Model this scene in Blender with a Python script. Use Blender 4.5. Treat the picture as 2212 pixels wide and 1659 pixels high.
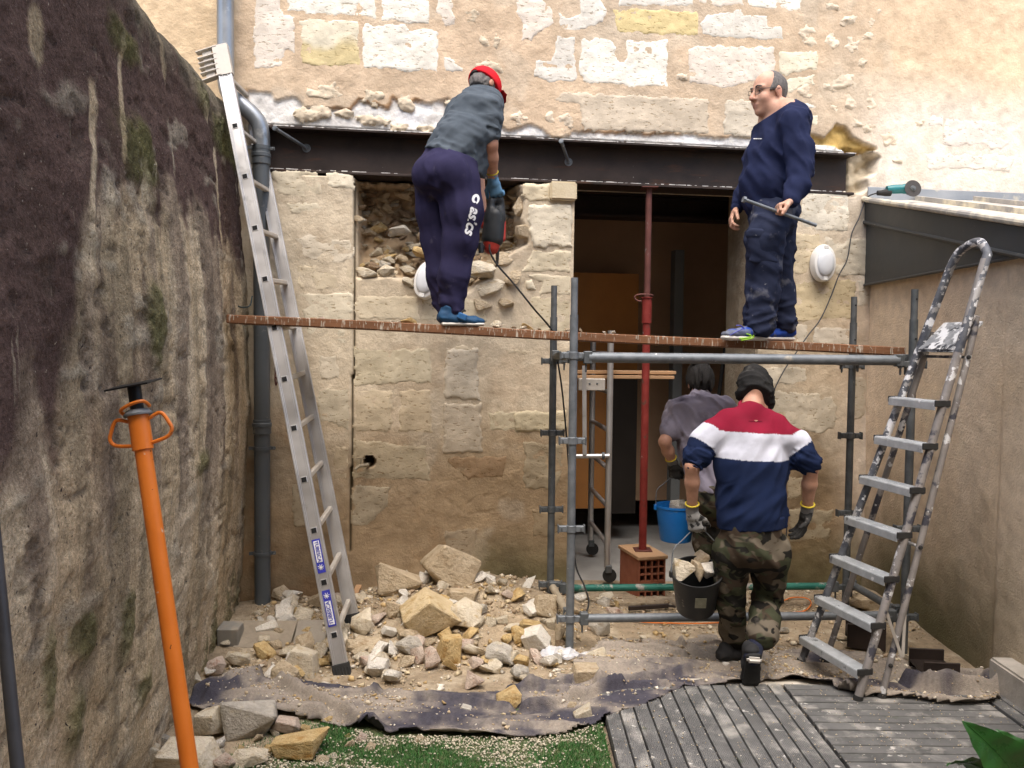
import bpy, bmesh, math, random
import numpy as np
from mathutils import Vector, Matrix
for o in list(bpy.data.objects): bpy.data.objects.remove(o)
SC = bpy.context.scene
COL = SC.collection
R = math.radians
rng = np.random.default_rng(7)
random.seed(7)

# ------------------------------------------------------------------ camera
CAM_H, PITCH, ROLL, FPX = 1.85, R(2.6), R(0.6), 1783.0        # FPX: focal length for a 2212 px wide picture
_F = np.array([0, math.cos(PITCH), -math.sin(PITCH)])
_R0 = np.array([1.0, 0, 0]); _U0 = np.array([0, math.sin(PITCH), math.cos(PITCH)])
_R = math.cos(ROLL)*_R0 + math.sin(ROLL)*_U0
_U = -math.sin(ROLL)*_R0 + math.cos(ROLL)*_U0
CAM = np.array([0, 0, CAM_H])
cd = bpy.data.cameras.new('camera'); cam = bpy.data.objects.new('camera', cd); COL.objects.link(cam)
cd.sensor_width = 36.0; cd.lens = FPX/2212*36; cd.clip_end = 200; cd.clip_start = 0.05
m = Matrix.Identity(4)
for i in range(3):
    m[i][0], m[i][1], m[i][2], m[i][3] = _R[i], _U[i], -_F[i], CAM[i]
cam.matrix_world = m
SC.camera = cam

# ------------------------------------------------------------------ light
SUN_EL, SUN_AZ = R(66), R(182)          # azimuth clockwise from +Y (the view): the light comes from behind right, high
w = bpy.data.worlds.new('World'); SC.world = w; w.use_nodes = True
nt = w.node_tree; bg = nt.nodes['Background']
sk = nt.nodes.new('ShaderNodeTexSky'); sk.sky_type = 'NISHITA'; sk.sun_disc = False
sk.sun_elevation = SUN_EL; sk.sun_rotation = SUN_AZ; sk.dust_density = 4.0; sk.air_density = 1.0; sk.ozone_density = 0.6
nt.links.new(sk.outputs[0], bg.inputs[0]); bg.inputs[1].default_value = 0.15
sl = bpy.data.lights.new('sun', 'SUN'); sun = bpy.data.objects.new('sun', sl); COL.objects.link(sun)
sl.energy = 1.15; sl.angle = R(50); sl.color = (1.0, 0.965, 0.91)
sd = Vector((math.sin(SUN_AZ)*math.cos(SUN_EL), math.cos(SUN_AZ)*math.cos(SUN_EL), math.sin(SUN_EL)))
sun.rotation_euler = (-sd).to_track_quat('-Z', 'Y').to_euler()
SC.view_settings.view_transform = 'Standard'; SC.view_settings.look = 'None'
SC.view_settings.exposure = 1.38; SC.view_settings.gamma = 1.0
SC.render.engine = 'CYCLES'
SC.cycles.max_bounces = 6; SC.cycles.diffuse_bounces = 4

# ------------------------------------------------------------------ placing helpers
def ray(px, py):
    d = _F + (px-1106)/FPX*_R - (py-829.5)/FPX*_U
    return d
def at_y(px, py, Y):
    d = ray(px, py); return CAM + d*(Y/d[1])
def at_z(px, py, z=0.0):
    d = ray(px, py); return CAM + d*((z-CAM_H)/d[2])
def at_x(px, py, X):
    d = ray(px, py); return CAM + d*(X/d[0])
WA = R(8.5); WD = 6.05
WT = np.array([math.cos(WA), math.sin(WA), 0]); WN = np.array([math.sin(WA), -math.cos(WA), 0]); WO = np.array([0, WD, 0])
def wl(px, py, h=0.0):
    d = ray(px, py); t = (np.dot(WO + h*WN - CAM, WN))/np.dot(d, WN); p = CAM + d*t - WO
    return np.array([np.dot(p, WT), p[2]])
def wp(u, v, h=0.0): return WO + u*WT + np.array([0, 0, v]) + h*WN
def onwall(px, py, h=0.0):
    u, v = wl(px, py, h); return wp(u, v, h)
ZONE = dict(A=(493.7, 0), B=(1097.1, 0), C=(1608.3, 0), D=(493.7, 329.1), E=(1097.1, 384), F=(1608.3, 384), G=(493.7, 768), H=(1097.1, 768),
            I=(1608.3, 768), J=(493.7, 1206.3), K=(1097.1, 1206.3), L=(1608.3, 1206.3), Z=(0, 0), Y=(0, 438.8), X=(0, 822.8), W=(0, 1206.3))
def zp(z, x, y): return ZONE[z][0] + x/3.6665, ZONE[z][1] + y/3.6665
def zpoly(z, pts): return [zp(z, *p) for p in pts]

# ------------------------------------------------------------------ numpy noise
def _hash(ix, iy, iz, seed):
    n = (ix.astype(np.int64)*374761393 + iy.astype(np.int64)*668265263 + iz.astype(np.int64)*2147483647 + seed*974634777) & 0x7fffffff
    n = ((n ^ (n >> 13))*1274126177) & 0x7fffffff
    n = ((n ^ (n >> 16))*2246822519) & 0x7fffffff
    return ((n ^ (n >> 15)) & 0xffff)/32767.5 - 1.0
def vnoise(x, y, z=0.0, seed=0):
    x, y, z = np.broadcast_arrays(np.asarray(x, float), np.asarray(y, float), np.asarray(z, float))
    ix, iy, iz = np.floor(x), np.floor(y), np.floor(z)
    fx, fy, fz = x-ix, y-iy, z-iz
    fx, fy, fz = [f*f*(3-2*f) for f in (fx, fy, fz)]
    r = 0
    for a in (0, 1):
        for b in (0, 1):
            for c in (0, 1):
                r = r + _hash(ix+a, iy+b, iz+c, seed)*(fx if a else 1-fx)*(fy if b else 1-fy)*(fz if c else 1-fz)
    return r
def fbm(x, y, z=0.0, oct=4, seed=0, gain=0.5):
    s = 0; a = 1; t = 0
    for i in range(oct):
        s = s + a*vnoise(np.asarray(x)*2**i, np.asarray(y)*2**i, np.asarray(z)*2**i, seed+i*17); t += a; a *= gain
    return s/t
def sstep(a, b, x):
    t = np.clip((x-a)/(b-a), 0, 1); return t*t*(3-2*t)
def polysd(x, y, poly):
    """signed distance to a polygon, negative inside"""
    poly = np.asarray(poly, float); d = np.full(x.shape, 1e9); ins = np.zeros(x.shape, bool)
    for (ax, ay), (bx, by) in zip(poly, np.roll(poly, -1, 0)):
        ex, ey = bx-ax, by-ay; wx, wy = x-ax, y-ay
        t = np.clip((wx*ex+wy*ey)/max(ex*ex+ey*ey, 1e-12), 0, 1)
        d = np.minimum(d, (wx-t*ex)**2+(wy-t*ey)**2)
        c = ((ay > y) != (by > y)) & (x < (bx-ax)*(y-ay)/(by-ay if by != ay else 1e-9)+ax)
        ins ^= c
    return np.where(ins, -1, 1)*np.sqrt(d)
def linesd(x, y, pts):
    d = np.full(x.shape, 1e9)
    for (ax, ay), (bx, by) in zip(pts[:-1], pts[1:]):
        ex, ey = bx-ax, by-ay; wx, wy = x-ax, y-ay
        t = np.clip((wx*ex+wy*ey)/max(ex*ex+ey*ey, 1e-12), 0, 1)
        d = np.minimum(d, (wx-t*ex)**2+(wy-t*ey)**2)
    return np.sqrt(d)

# ------------------------------------------------------------------ mesh helpers
WLOC = {}
def loc_of(p): return WLOC.get(p.name, np.zeros(3)) if p is not None else np.zeros(3)
def tag(o, label=None, cat=None, group=None, kind=None):
    if label: o['label'] = label
    if cat: o['category'] = cat
    if group: o['group'] = group
    if kind: o['kind'] = kind
    return o
def root(name, loc, label, cat, group=None):
    o = bpy.data.objects.new(name, None); COL.objects.link(o); o.location = [float(c) for c in loc]
    o.empty_display_size = 0.1
    WLOC[o.name] = np.array(loc, float)
    return tag(o, label, cat, group)
def npmesh(name, V, F, mat, parent=None, col=None, smooth=True, sharp=None, at=None):
    """V (n,3) world, F (m,3|4) int array"""
    V = np.asarray(V, float); F = np.asarray(F, np.int32)
    base = loc_of(parent) if parent is not None else (np.asarray(at, float) if at is not None else np.zeros(3))
    me = bpy.data.meshes.new(name); k = F.shape[1]
    me.vertices.add(len(V)); me.vertices.foreach_set('co', (V-base).astype(np.float32).ravel())
    me.loops.add(F.size); me.loops.foreach_set('vertex_index', F.ravel())
    me.polygons.add(len(F)); me.polygons.foreach_set('loop_start', np.arange(len(F), dtype=np.int32)*k)
    me.polygons.foreach_set('loop_total', np.full(len(F), k, np.int32))
    me.update(calc_edges=True); me.validate()
    if smooth: me.shade_smooth()
    if sharp: me.set_sharp_from_angle(angle=R(sharp))
    if col is not None:
        a = me.color_attributes.new('Col', 'FLOAT_COLOR', 'POINT')
        c = np.ones((len(V), 4), np.float32); c[:, :3] = col; a.data.foreach_set('color', c.ravel())
    me.materials.append(mat)
    o = bpy.data.objects.new(name, me); COL.objects.link(o)
    if parent is not None: o.parent = parent
    else: o.location = [float(c) for c in base]
    WLOC[o.name] = base
    return o
def part(name, shapes, mat, parent=None, bevel=0, smooth=True, sharp=35, at=None, seg=1):
    """shapes: list of (V, F) in world space -> ONE mesh object"""
    if isinstance(shapes, tuple): shapes = [shapes]
    base = loc_of(parent) if parent is not None else (np.asarray(at, float) if at is not None else np.zeros(3))
    V = []; F = []
    for v, f in shapes:
        n = len(V); V += [tuple(np.asarray(p, float)-base) for p in v]; F += [tuple(i+n for i in q) for q in f]
    me = bpy.data.meshes.new(name); me.from_pydata(V, [], F)
    bm = bmesh.new(); bm.from_mesh(me)
    bmesh.ops.recalc_face_normals(bm, faces=bm.faces)
    if bevel:
        bmesh.ops.bevel(bm, geom=[e for e in bm.edges if e.is_manifold and e.calc_face_angle(0) > 0.6], offset=bevel, segments=seg, affect='EDGES', clamp_overlap=True)
    bm.to_mesh(me); bm.free()
    if smooth: me.shade_smooth(); me.set_sharp_from_angle(angle=R(sharp))
    me.materials.append(mat)
    o = bpy.data.objects.new(name, me); COL.objects.link(o)
    if parent is not None: o.parent = parent
    else: o.location = [float(c) for c in base]
    WLOC[o.name] = base
    return o
def nrm(v): v = np.asarray(v, float); return v/max(np.linalg.norm(v), 1e-9)
def frame(d, up=(0, 0, 1)):
    d = nrm(d); up = np.asarray(up, float)
    if abs(np.dot(d, nrm(up))) > 0.97: up = np.array([1.0, 0, 0]) if abs(d[0]) < 0.9 else np.array([0, 1.0, 0])
    a = nrm(np.cross(up, d)); b = np.cross(d, a); return a, b, d
def box(c, size, ax=None):
    c = np.asarray(c, float); ax = np.eye(3) if ax is None else np.array([nrm(a) for a in ax]); s = np.asarray(size, float)/2
    V = [c + ax[0]*s[0]*i + ax[1]*s[1]*j + ax[2]*s[2]*k for i in (-1, 1) for j in (-1, 1) for k in (-1, 1)]
    return V, [(0, 1, 3, 2), (4, 6, 7, 5), (0, 4, 5, 1), (2, 3, 7, 6), (0, 2, 6, 4), (1, 5, 7, 3)]
def bar(a, b, wx, wy, up=(0, 0, 1)):
    a = np.asarray(a, float); b = np.asarray(b, float); x, y, d = frame(b-a, up)
    return box((a+b)/2, (wx, wy, np.linalg.norm(b-a)), (x, y, d))
def tube(pts, r, n=12, caps=True, closed=False):
    pts = [np.asarray(p, float) for p in pts]; m = len(pts); rs = r if hasattr(r, '__len__') else [r]*m
    V = []; F = []; pa = None
    for i, p in enumerate(pts):
        if closed: t = pts[(i+1) % m]-pts[i-1]
        else: t = (pts[min(i+1, m-1)]-pts[max(i-1, 0)])
        t = nrm(t)
        if pa is None: a, b, _ = frame(t)
        else:
            a = pa - t*np.dot(pa, t); a = nrm(a); b = np.cross(t, a)
        pa = a
        for k in range(n):
            an = 2*math.pi*k/n; V.append(p + rs[i]*(math.cos(an)*a+math.sin(an)*b))
    for i in range(m if closed else m-1):
        j = (i+1) % m
        for k in range(n):
            F.append((i*n+k, i*n+(k+1) % n, j*n+(k+1) % n, j*n+k))
    if caps and not closed:
        F.append(tuple(range(n-1, -1, -1))); F.append(tuple((m-1)*n+k for k in range(n)))
    return V, F
def cyl(a, b, r, n=16, r2=None): return tube([a, b], [r, r if r2 is None else r2], n)
def lathe(o, axis, prof, n=20, up=(0, 0, 1), sx=1.0, sy=1.0):
    a, b, d = frame(axis, up); o = np.asarray(o, float); V = []; F = []
    for (r, z) in prof:
        for k in range(n):
            an = 2*math.pi*k/n; V.append(o + d*z + r*(sx*math.cos(an)*a + sy*math.sin(an)*b))
    for i in range(len(prof)-1):
        for k in range(n): F.append((i*n+k, i*n+(k+1) % n, (i+1)*n+(k+1) % n, (i+1)*n+k))
    if prof[0][0] > 1e-5: F.append(tuple(range(n-1, -1, -1)))
    if prof[-1][0] > 1e-5: F.append(tuple((len(prof)-1)*n+k for k in range(n)))
    return V, F
def prism(poly, ext):
    """poly: list of 3d points, ext: extrusion vector"""
    P = [np.asarray(p, float) for p in poly]; n = len(P); e = np.asarray(ext, float)
    V = P + [p+e for p in P]
    F = [tuple(range(n-1, -1, -1)), tuple(range(n, 2*n))] + [(i, (i+1) % n, n+(i+1) % n, n+i) for i in range(n)]
    return V, F
def spline(pts, n=8):
    P = [np.asarray(p, float) for p in pts]; out = []
    for i in range(len(P)-1):
        p0 = P[max(i-1, 0)]; p1 = P[i]; p2 = P[i+1]; p3 = P[min(i+2, len(P)-1)]
        for k in range(n):
            t = k/n; out.append(0.5*((2*p1)+(-p0+p2)*t+(2*p0-5*p1+4*p2-p3)*t*t+(-p0+3*p1-3*p2+p3)*t**3))
    out.append(P[-1]); return out
def grid_faces(nu, nv, keep=None):
    i = np.arange(nu*nv).reshape(nu, nv)
    q = np.stack([i[:-1, :-1], i[1:, :-1], i[1:, 1:], i[:-1, 1:]], -1)
    if keep is not None: q = q[keep]
    return q.reshape(-1, 4)
def compact(V, F, *arr):
    used = np.unique(F); mp = np.full(len(V), -1, np.int64); mp[used] = np.arange(len(used))
    return (V[used], mp[F]) + tuple(a[used] for a in arr)
def dup(o, parent=None):
    c = o.copy(); COL.objects.link(c)
    if parent is not None: c.parent = parent
    for ch in o.children: dup(ch, c)
    return c

# ------------------------------------------------------------------ materials
class NT:
    def __init__(s, name):
        s.m = bpy.data.materials.new(name); s.m.use_nodes = True; s.t = s.m.node_tree; s.b = s.t.nodes['Principled BSDF']
        s.out = s.t.nodes['Material Output']
        s.tc = s.n('ShaderNodeTexCoord'); s.oi = None
    def n(s, ty, **kw):
        n = s.t.nodes.new(ty)
        for k, v in kw.items(): setattr(n, k, v)
        return n
    def l(s, a, b): s.t.links.new(a, b)
    def vec(s, stretch=(1, 1, 1), rand=False):
        mp = s.n('ShaderNodeMapping'); mp.inputs['Scale'].default_value = stretch; s.l(s.tc.outputs['Object'], mp.inputs[0])
        if rand:
            oi = s.n('ShaderNodeObjectInfo'); mu = s.n('ShaderNodeMath', operation='MULTIPLY'); s.l(oi.outputs['Random'], mu.inputs[0]); mu.inputs[1].default_value = 37.0
            s.l(mu.outputs[0], mp.inputs['Location'])
        return mp.outputs[0]
    def noise(s, scale, vec, detail=5, rough=0.6, dist=0.0):
        t = s.n('ShaderNodeTexNoise'); t.inputs['Scale'].default_value = scale; t.inputs['Detail'].default_value = detail
        t.inputs['Roughness'].default_value = rough; t.inputs['Distortion'].default_value = dist; s.l(vec, t.inputs['Vector']); return t.outputs[0]
    def voro(s, scale, vec, feat='F1'):
        t = s.n('ShaderNodeTexVoronoi', feature=feat); t.inputs['Scale'].default_value = scale; s.l(vec, t.inputs['Vector']); return t.outputs[0]
    def ramp(s, val, stops):
        r = s.n('ShaderNodeValToRGB'); e = r.color_ramp.elements
        while len(e) < len(stops): e.new(0.5)
        for q, (p, c) in zip(e, stops):
            q.position = p; q.color = (c, c, c, 1) if not hasattr(c, '__len__') else (*c, 1)
        s.l(val, r.inputs[0]); return r.outputs[0]
    def mix(s, fac, a, b, mode='MIX'):
        m = s.n('ShaderNodeMix', data_type='RGBA', blend_type=mode)
        if hasattr(fac, 'is_output'): s.l(fac, m.inputs[0])
        else: m.inputs[0].default_value = fac
        for v, i in ((a, 6), (b, 7)):
            if hasattr(v, 'is_output'): s.l(v, m.inputs[i])
            else: m.inputs[i].default_value = (*v, 1)
        return m.outputs[2]
    def bump(s, h, strength=0.5, dist=0.01, prev=None):
        b = s.n('ShaderNodeBump'); b.inputs['Strength'].default_value = strength; b.inputs['Distance'].default_value = dist
        s.l(h, b.inputs['Height'])
        if prev is not None: s.l(prev, b.inputs['Normal'])
        return b.outputs[0]
def gm(name, c1, c2, scale=6, rough=0.85, metal=0, bump=0.3, bscale=40, bdist=0.01, spots=(), stretch=(1, 1, 1), rand=False, attr=False, spec=0.3, rvar=0.12, dist=0.0):
    """general procedural material: noise between two colours, spots (colour, scale, lo, hi[, stretch]), bump"""
    s = NT(name); v = s.vec(stretch, rand)
    n = s.noise(scale, v, 6, 0.62, dist)
    c = s.ramp(n, [(0.30, c1), (0.70, c2)])
    if attr:
        a = s.n('ShaderNodeAttribute', attribute_name='Col'); c = s.mix(1.0, a.outputs['Color'], c, 'MULTIPLY')
    for sp in spots:
        sv = s.vec(sp[4], rand) if len(sp) > 4 else v
        f = s.ramp(s.noise(sp[1], sv, 4, 0.6), [(sp[2], 0.0), (sp[3], 1.0)]); c = s.mix(f, c, sp[0])
    s.l(c, s.b.inputs['Base Color'])
    s.b.inputs['Metallic'].default_value = metal; s.b.inputs['Specular IOR Level'].default_value = spec
    rr = s.ramp(n, [(0.3, max(0.02, rough-rvar)), (0.7, min(1, rough+rvar))]); s.l(rr, s.b.inputs['Roughness'])
    if bump:
        s.l(s.bump(s.noise(bscale, v, 6, 0.65), bump, bdist), s.b.inputs['Normal'])
    return s.m
# ================================================================== THE BACK WALL
M_wall = gm('rendered_wall', (0.84, 0.82, 0.80), (1.12, 1.12, 1.12), 9, 0.95, 0, 0.55, 55, 0.012, attr=True, spec=0.1)
def limestone_mat(name, pit=0.5):
    s = NT(name); v = s.vec((1, 1, 1), True); sv = s.vec((1.0, 1.0, 2.6), True)
    a = s.n('ShaderNodeAttribute', attribute_name='Col')
    n = s.noise(7, v, 6, 0.65); c = s.mix(1.0, a.outputs['Color'], s.ramp(n, [(0.3, (0.86, 0.85, 0.83)), (0.7, (1.1, 1.1, 1.1))]), 'MULTIPLY')
    p = s.noise(26, sv, 3, 0.6); pm = s.ramp(p, [(0.33, 1.0), (0.40, 0.0)])
    c = s.mix(pm, c, s.mix(1.0, c, (0.62, 0.56, 0.48), 'MULTIPLY'))
    s.l(c, s.b.inputs['Base Color']); s.b.inputs['Roughness'].default_value = 0.95; s.b.inputs['Specular IOR Level'].default_value = 0.1
    b1 = s.bump(s.ramp(p, [(0.32, 0.0), (0.43, 1.0)]), 0.6*pit, 0.012)
    b2 = s.bump(s.noise(70, v, 5, 0.7), 0.4, 0.006, b1); s.l(b2, s.b.inputs['Normal'])
    return s.m
M_block = limestone_mat('limestone_block')
def plast_h(u, v):
    return 0.010*fbm(u*1.3, v*1.3, 1.0, 3, 3) + 0.0050*fbm(u*8, v*8, 2.0, 4, 5) + 0.0022*fbm(u*30, v*30, 4.0, 2, 6)
U0, U1, V0, V1, CE = -3.4, 4.5, -0.12, 4.95, 0.0125
uu, vv = np.meshgrid(np.arange(U0, U1, CE), np.arange(V0, V1, CE), indexing='ij')
BEAM_T, BEAM_B = wl(1225, 301)[1], wl(1225, 396)[1]
BEAM_L, BEAM_R = wl(545, 300)[0], wl(1846, 370)[0]
DOOR_L, DOOR_R = wl(1236, 700)[0], wl(1634, 900)[0]
H = plast_h(uu, vv)
jit = 0.035*fbm(uu*9, vv*9, 0, 4, 11) + 0.012*fbm(uu*40, vv*40, 0, 2, 12)
P_mort = [wl(*p) for p in zpoly('A', [(150, 715), (340, 735), (375, 790), (520, 780), (600, 850), (860, 850), (965, 870), (1040, 800), (1250, 845), (1300, 760), (1400, 830), (1480, 780), (1600, 815), (1740, 785), (1900, 900), (2212, 1030)])] + \
         [wl(*p) for p in zpoly('B', [(60, 1005), (240, 1000), (340, 1085), (490, 1075), (510, 1040), (1300, 1065), (1900, 1085), (2212, 1100)])] + \
         [wl(*p) for p in zpoly('C', [(600, 1130), (700, 1150), (840, 1175), (900, 1200)])] + [(BEAM_R, BEAM_T-0.03), (BEAM_L, BEAM_T-0.03)]
sdm = polysd(uu, vv, P_mort) + jit*0.7
mort = 1-sstep(-0.006, 0.006, sdm)
H = H - mort*(0.020 + 0.012*fbm(uu*14, vv*14, 0, 4, 21))
# chase of the beam and the dug out pocket at its end
chase = ((uu > BEAM_L-0.02) & (uu < BEAM_R+0.01) & (vv > BEAM_B-0.012) & (vv < BEAM_T+0.004))
P_pock = [wl(*p) for p in [(1830, 318), (1868, 322), (1900, 340), (1893, 372), (1872, 385), (1878, 405), (1862, 418), (1830, 412)]]
sdp = polysd(uu, vv, P_pock) + jit*0.5
pock = 1-sstep(-0.01, 0.012, sdp)
H = H - pock*(0.11 + 0.05*fbm(uu*12, vv*12, 0, 4, 31))
H = np.where(chase, -0.24, H)
# broken yellow stone over the beam's end
P_yel = [wl(*p) for p in zpoly('C', [(490, 1060), (640, 1090), (725, 985), (800, 1010), (860, 1090), (1040, 1180), (880, 1200), (700, 1150), (490, 1130)])]
sdy = polysd(uu, vv, P_yel) + jit*0.35
yel = 1-sstep(-0.006, 0.01, sdy); H = H - yel*(0.05 + 0.03*fbm(uu*10, vv*10, 0, 4, 33))
# the cavity that is being broken out, left of the door
P_cav = [wl(*p) for p in [(766, 378), (768, 600), (845, 596), (905, 625), (1000, 640), (1055, 600), (1085, 560), (1142, 528), (1128, 470), (1133, 430), (1120, 398), (1190, 385)]]
sdc = polysd(uu, vv, P_cav) + 0.4*jit*sstep(wl(775, 500)[0]-0.02, wl(800, 500)[0], uu)
cav = 1-sstep(-0.05, 0.008, sdc); cavd = 0.30*sstep(0, 1, cav)
low = sstep(wl(900, 640)[1], wl(900, 480)[1], vv)
H = H - cav*((0.12+0.20*low) + 0.07*fbm(uu*6, vv*7, 0, 4, 41) + 0.03*np.abs(fbm(uu*16, vv*18, 0, 3, 43)) + .035*fbm(uu*24, vv*26, 0, 3, 45))
# hole with the tap, saw cut, cracks
tu, tv = wl(*zp('G', 1115, 840)); tapd = np.hypot((uu-tu)/0.042, (vv-tv)/0.045) + 0.25*fbm(uu*30, vv*30, 0, 2, 44)
H = H - 0.16*(1-sstep(0.85, 1.1, tapd))
cutl = [wl(*p) for p in [(767, 395), (764, 690), (764, 800), (761, 905), (757, 1190)]]
cut = linesd(uu, vv, cutl) < 0.0072
H = np.where(cut & (cav < 0.5), H-0.05, H)
for cr, dp in (([(1120, 213), (1240, 250), (1340, 228), (1470, 212)], 0.006), ([(1012, 1087), (1035, 1068), (1075, 1080), (1100, 1070)], 0.012), ([(600, 935), (615, 955), (640, 1110), (665, 1150)], 0.008), ([(590, 1060), (625, 1075), (635, 1095), (628, 1130)], .010), ([(590, 880), (610, 895), (618, 930), (640, 945)], .010), ([(760, 980), (830, 985), (930, 972), (1000, 978)], .007), ([(770, 1045), (850, 1052), (905, 1100), (940, 1120)], .007), ([(960, 1080), (1010, 1110), (1090, 1100), (1180, 1120)], .009), ([(780, 1150), (860, 1140), (950, 1150)], .006), ([(1120, 830), (1180, 850), (1215, 900), (1205, 960)], .009), ([(1110, 1010), (1160, 1030), (1210, 1020)], .008), ([(1650, 1040), (1690, 1030), (1790, 1045)], .007), ([(1700, 1180), (1760, 1170), (1800, 1200)], .008)):
    H -= .75*dp*(1-sstep(0.0, 0.011, linesd(uu+.5*jit, vv+.9*jit, [wl(*p) for p in cr]) + 0.5*np.abs(jit)))
hole = (uu > DOOR_L) & (uu < DOOR_R) & (vv < BEAM_B-0.001)
# colours of the render: warm tan above, browner below for dirt and dimmer light, damp at the foot, washed lime on the right
def cl(*c): return np.array(c)
fx = fbm(uu*1.1, vv*1.1, 0, 4, 51); fy = fbm(uu*4, vv*4, 0, 4, 52)
t_up = sstep(1.7, 2.9, vv + 0.35*fx)
C = cl(0.40, 0.295, 0.18)*(1-t_up[..., None]) + cl(0.61, 0.475, 0.335)*t_up[..., None]
midz = sstep(0.75, 1.75, vv + 0.5*fx + .15*fy)*(1-t_up*(vv > BEAM_T))
t_up = np.where(vv < BEAM_B, 0, t_up); C = C*(1-.92*midz[..., None]) + cl(.60, .515, .385)*.92*midz[..., None]
rightz = sstep(wl(1800, 200)[0], wl(1960, 200)[0], uu + 0.15*fx); wash = rightz*sstep(wl(2000, 130)[1], wl(2000, 280)[1], vv + 0.12*fx + 0.05*fy)
C = C*(1-rightz[..., None]) + cl(0.65, 0.505, 0.35)*rightz[..., None]
C = C*(1-wash[..., None]) + cl(0.70, 0.64, 0.555)*wash[..., None]
leftz = 1-sstep(wl(490, 100)[0], wl(520, 100)[0], uu); C = C*(1-leftz[..., None]*0.8) + cl(0.66, 0.51, 0.33)*leftz[..., None]*0.8
gz = sstep(wl(1060, 0)[0], wl(1150, 0)[0], uu)*sstep(2.85, 3.3, vv)*(1-rightz)*sstep(-0.3, 0.2, fx); C = C*(1-0.5*gz[..., None]) + cl(0.47, 0.40, 0.31)*0.5*gz[..., None]
org = sstep(0.12, 0.45, fbm(uu*2.2, vv*3.0, 0, 4, 55))*(1-t_up); org = org*(1-.6*midz); C = C*(1-0.5*org[..., None]) + cl(0.36, 0.215, 0.105)*0.5*org[..., None]
pier = sstep(wl(770, 0)[0], wl(750, 0)[0], uu)*sstep(1.2, 2.2, vv + 0.4*fx)*(vv < BEAM_B)*sstep(-.35, .15, fbm(uu*5, vv*5, 0, 4, 57)); C = C*(1-.9*pier[..., None]) + cl(.62, .54, .41)*.9*pier[..., None]
pale = sstep(0.18, 0.4, fbm(uu*3.1, vv*3.1, 0, 5, 58)); C = C*(1-0.35*pale[..., None]) + cl(0.60, 0.53, 0.42)*0.35*pale[..., None]
damp = sstep(0.62, 0.1, vv - 0.25*fx)*sstep(wl(990, 0)[0], wl(1080, 0)[0], uu+0.1*fy); C = C*(1-0.75*damp[..., None]) + cl(0.13, 0.125, 0.06)*0.75*damp[..., None]
C = C*(1-mort[..., None]) + (cl(0.84, 0.82, 0.78)*(1+0.10*fy[..., None]))*mort[..., None]
rim = (1-sstep(0.0, 0.022, np.abs(sdm-0.004)))*(vv > BEAM_T+0.02)*sstep(-0.25, 0.25, fbm(uu*5, vv*5, 0, 2, 61)); C = C*(1-0.8*rim[..., None]) + cl(0.36, 0.19, 0.075)*0.8*rim[..., None]
C = C*(1-pock[..., None]) + cl(0.55, 0.47, 0.34)*pock[..., None]
C = C*(1-yel[..., None]) + (cl(0.52, 0.36, 0.13)*(1+0.4*fy[..., None]))*yel[..., None]
C = C*(1-cav[..., None]) + (cl(0.36, 0.265, 0.165)*(1+0.35*fy[..., None]))*cav[..., None]
C = np.where((tapd < 0.95)[..., None], cl(0.08, 0.05, 0.03), C)
C = np.where((cut & (cav < 0.5))[..., None], cl(0.10, 0.08, 0.05), C)
grime = sstep(.0, .5, fbm(uu*1.7, vv*1.1, 0, 5, 64))*(1-t_up)*(1-.6*midz); C = C*(1-.35*grime[..., None])
C = np.clip(C*(1+0.16*fy[..., None]+0.12*fbm(uu*26, vv*26, 0, 3, 65)[..., None]), 0.01, 0.85)
keep = ~(hole[:-1, :-1] & hole[1:, :-1] & hole[1:, 1:] & hole[:-1, 1:])
WV = WO + uu.reshape(-1, 1)*WT + vv.reshape(-1, 1)*np.array([0, 0, 1.0]) + H.reshape(-1, 1)*WN
Fq = grid_faces(*uu.shape, keep); WVc, Fc, Cc = compact(WV, Fq, C.reshape(-1, 3))
wall = root('stone_house_wall', wp(0, 0, 0), 'tall old house wall of limestone blocks and tan render behind the scaffold', 'wall')
npmesh('render_coat', WVc, Fc, M_wall, wall, Cc)
eu, ev = np.meshgrid(np.arange(U1-.03, 9.0, .06), np.arange(V0, 6.6, .06), indexing='ij'); EV = WO + eu.reshape(-1, 1)*WT + ev.reshape(-1, 1)*np.array([0, 0, 1.0]) + (plast_h(eu, ev)-.004).reshape(-1, 1)*WN
npmesh('render_coat', EV, grid_faces(*eu.shape), M_wall, wall, np.tile(np.array((.66, .53, .37)), (eu.size, 1))*(1+.12*fbm(eu*3, ev*3, 0, 4, 52).reshape(-1, 1)))
eu, ev = np.meshgrid(np.arange(-5, U1, .06), np.arange(V1-.03, 6.6, .06), indexing='ij'); EV = WO + eu.reshape(-1, 1)*WT + ev.reshape(-1, 1)*np.array([0, 0, 1.0]) + (plast_h(eu, ev)-.004).reshape(-1, 1)*WN
npmesh('render_coat', EV, grid_faces(*eu.shape), M_wall, wall, np.tile(np.array((.62, .49, .34)), (eu.size, 1))*(1+.12*fbm(eu*3, ev*3, 0, 4, 52).reshape(-1, 1)))
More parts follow.
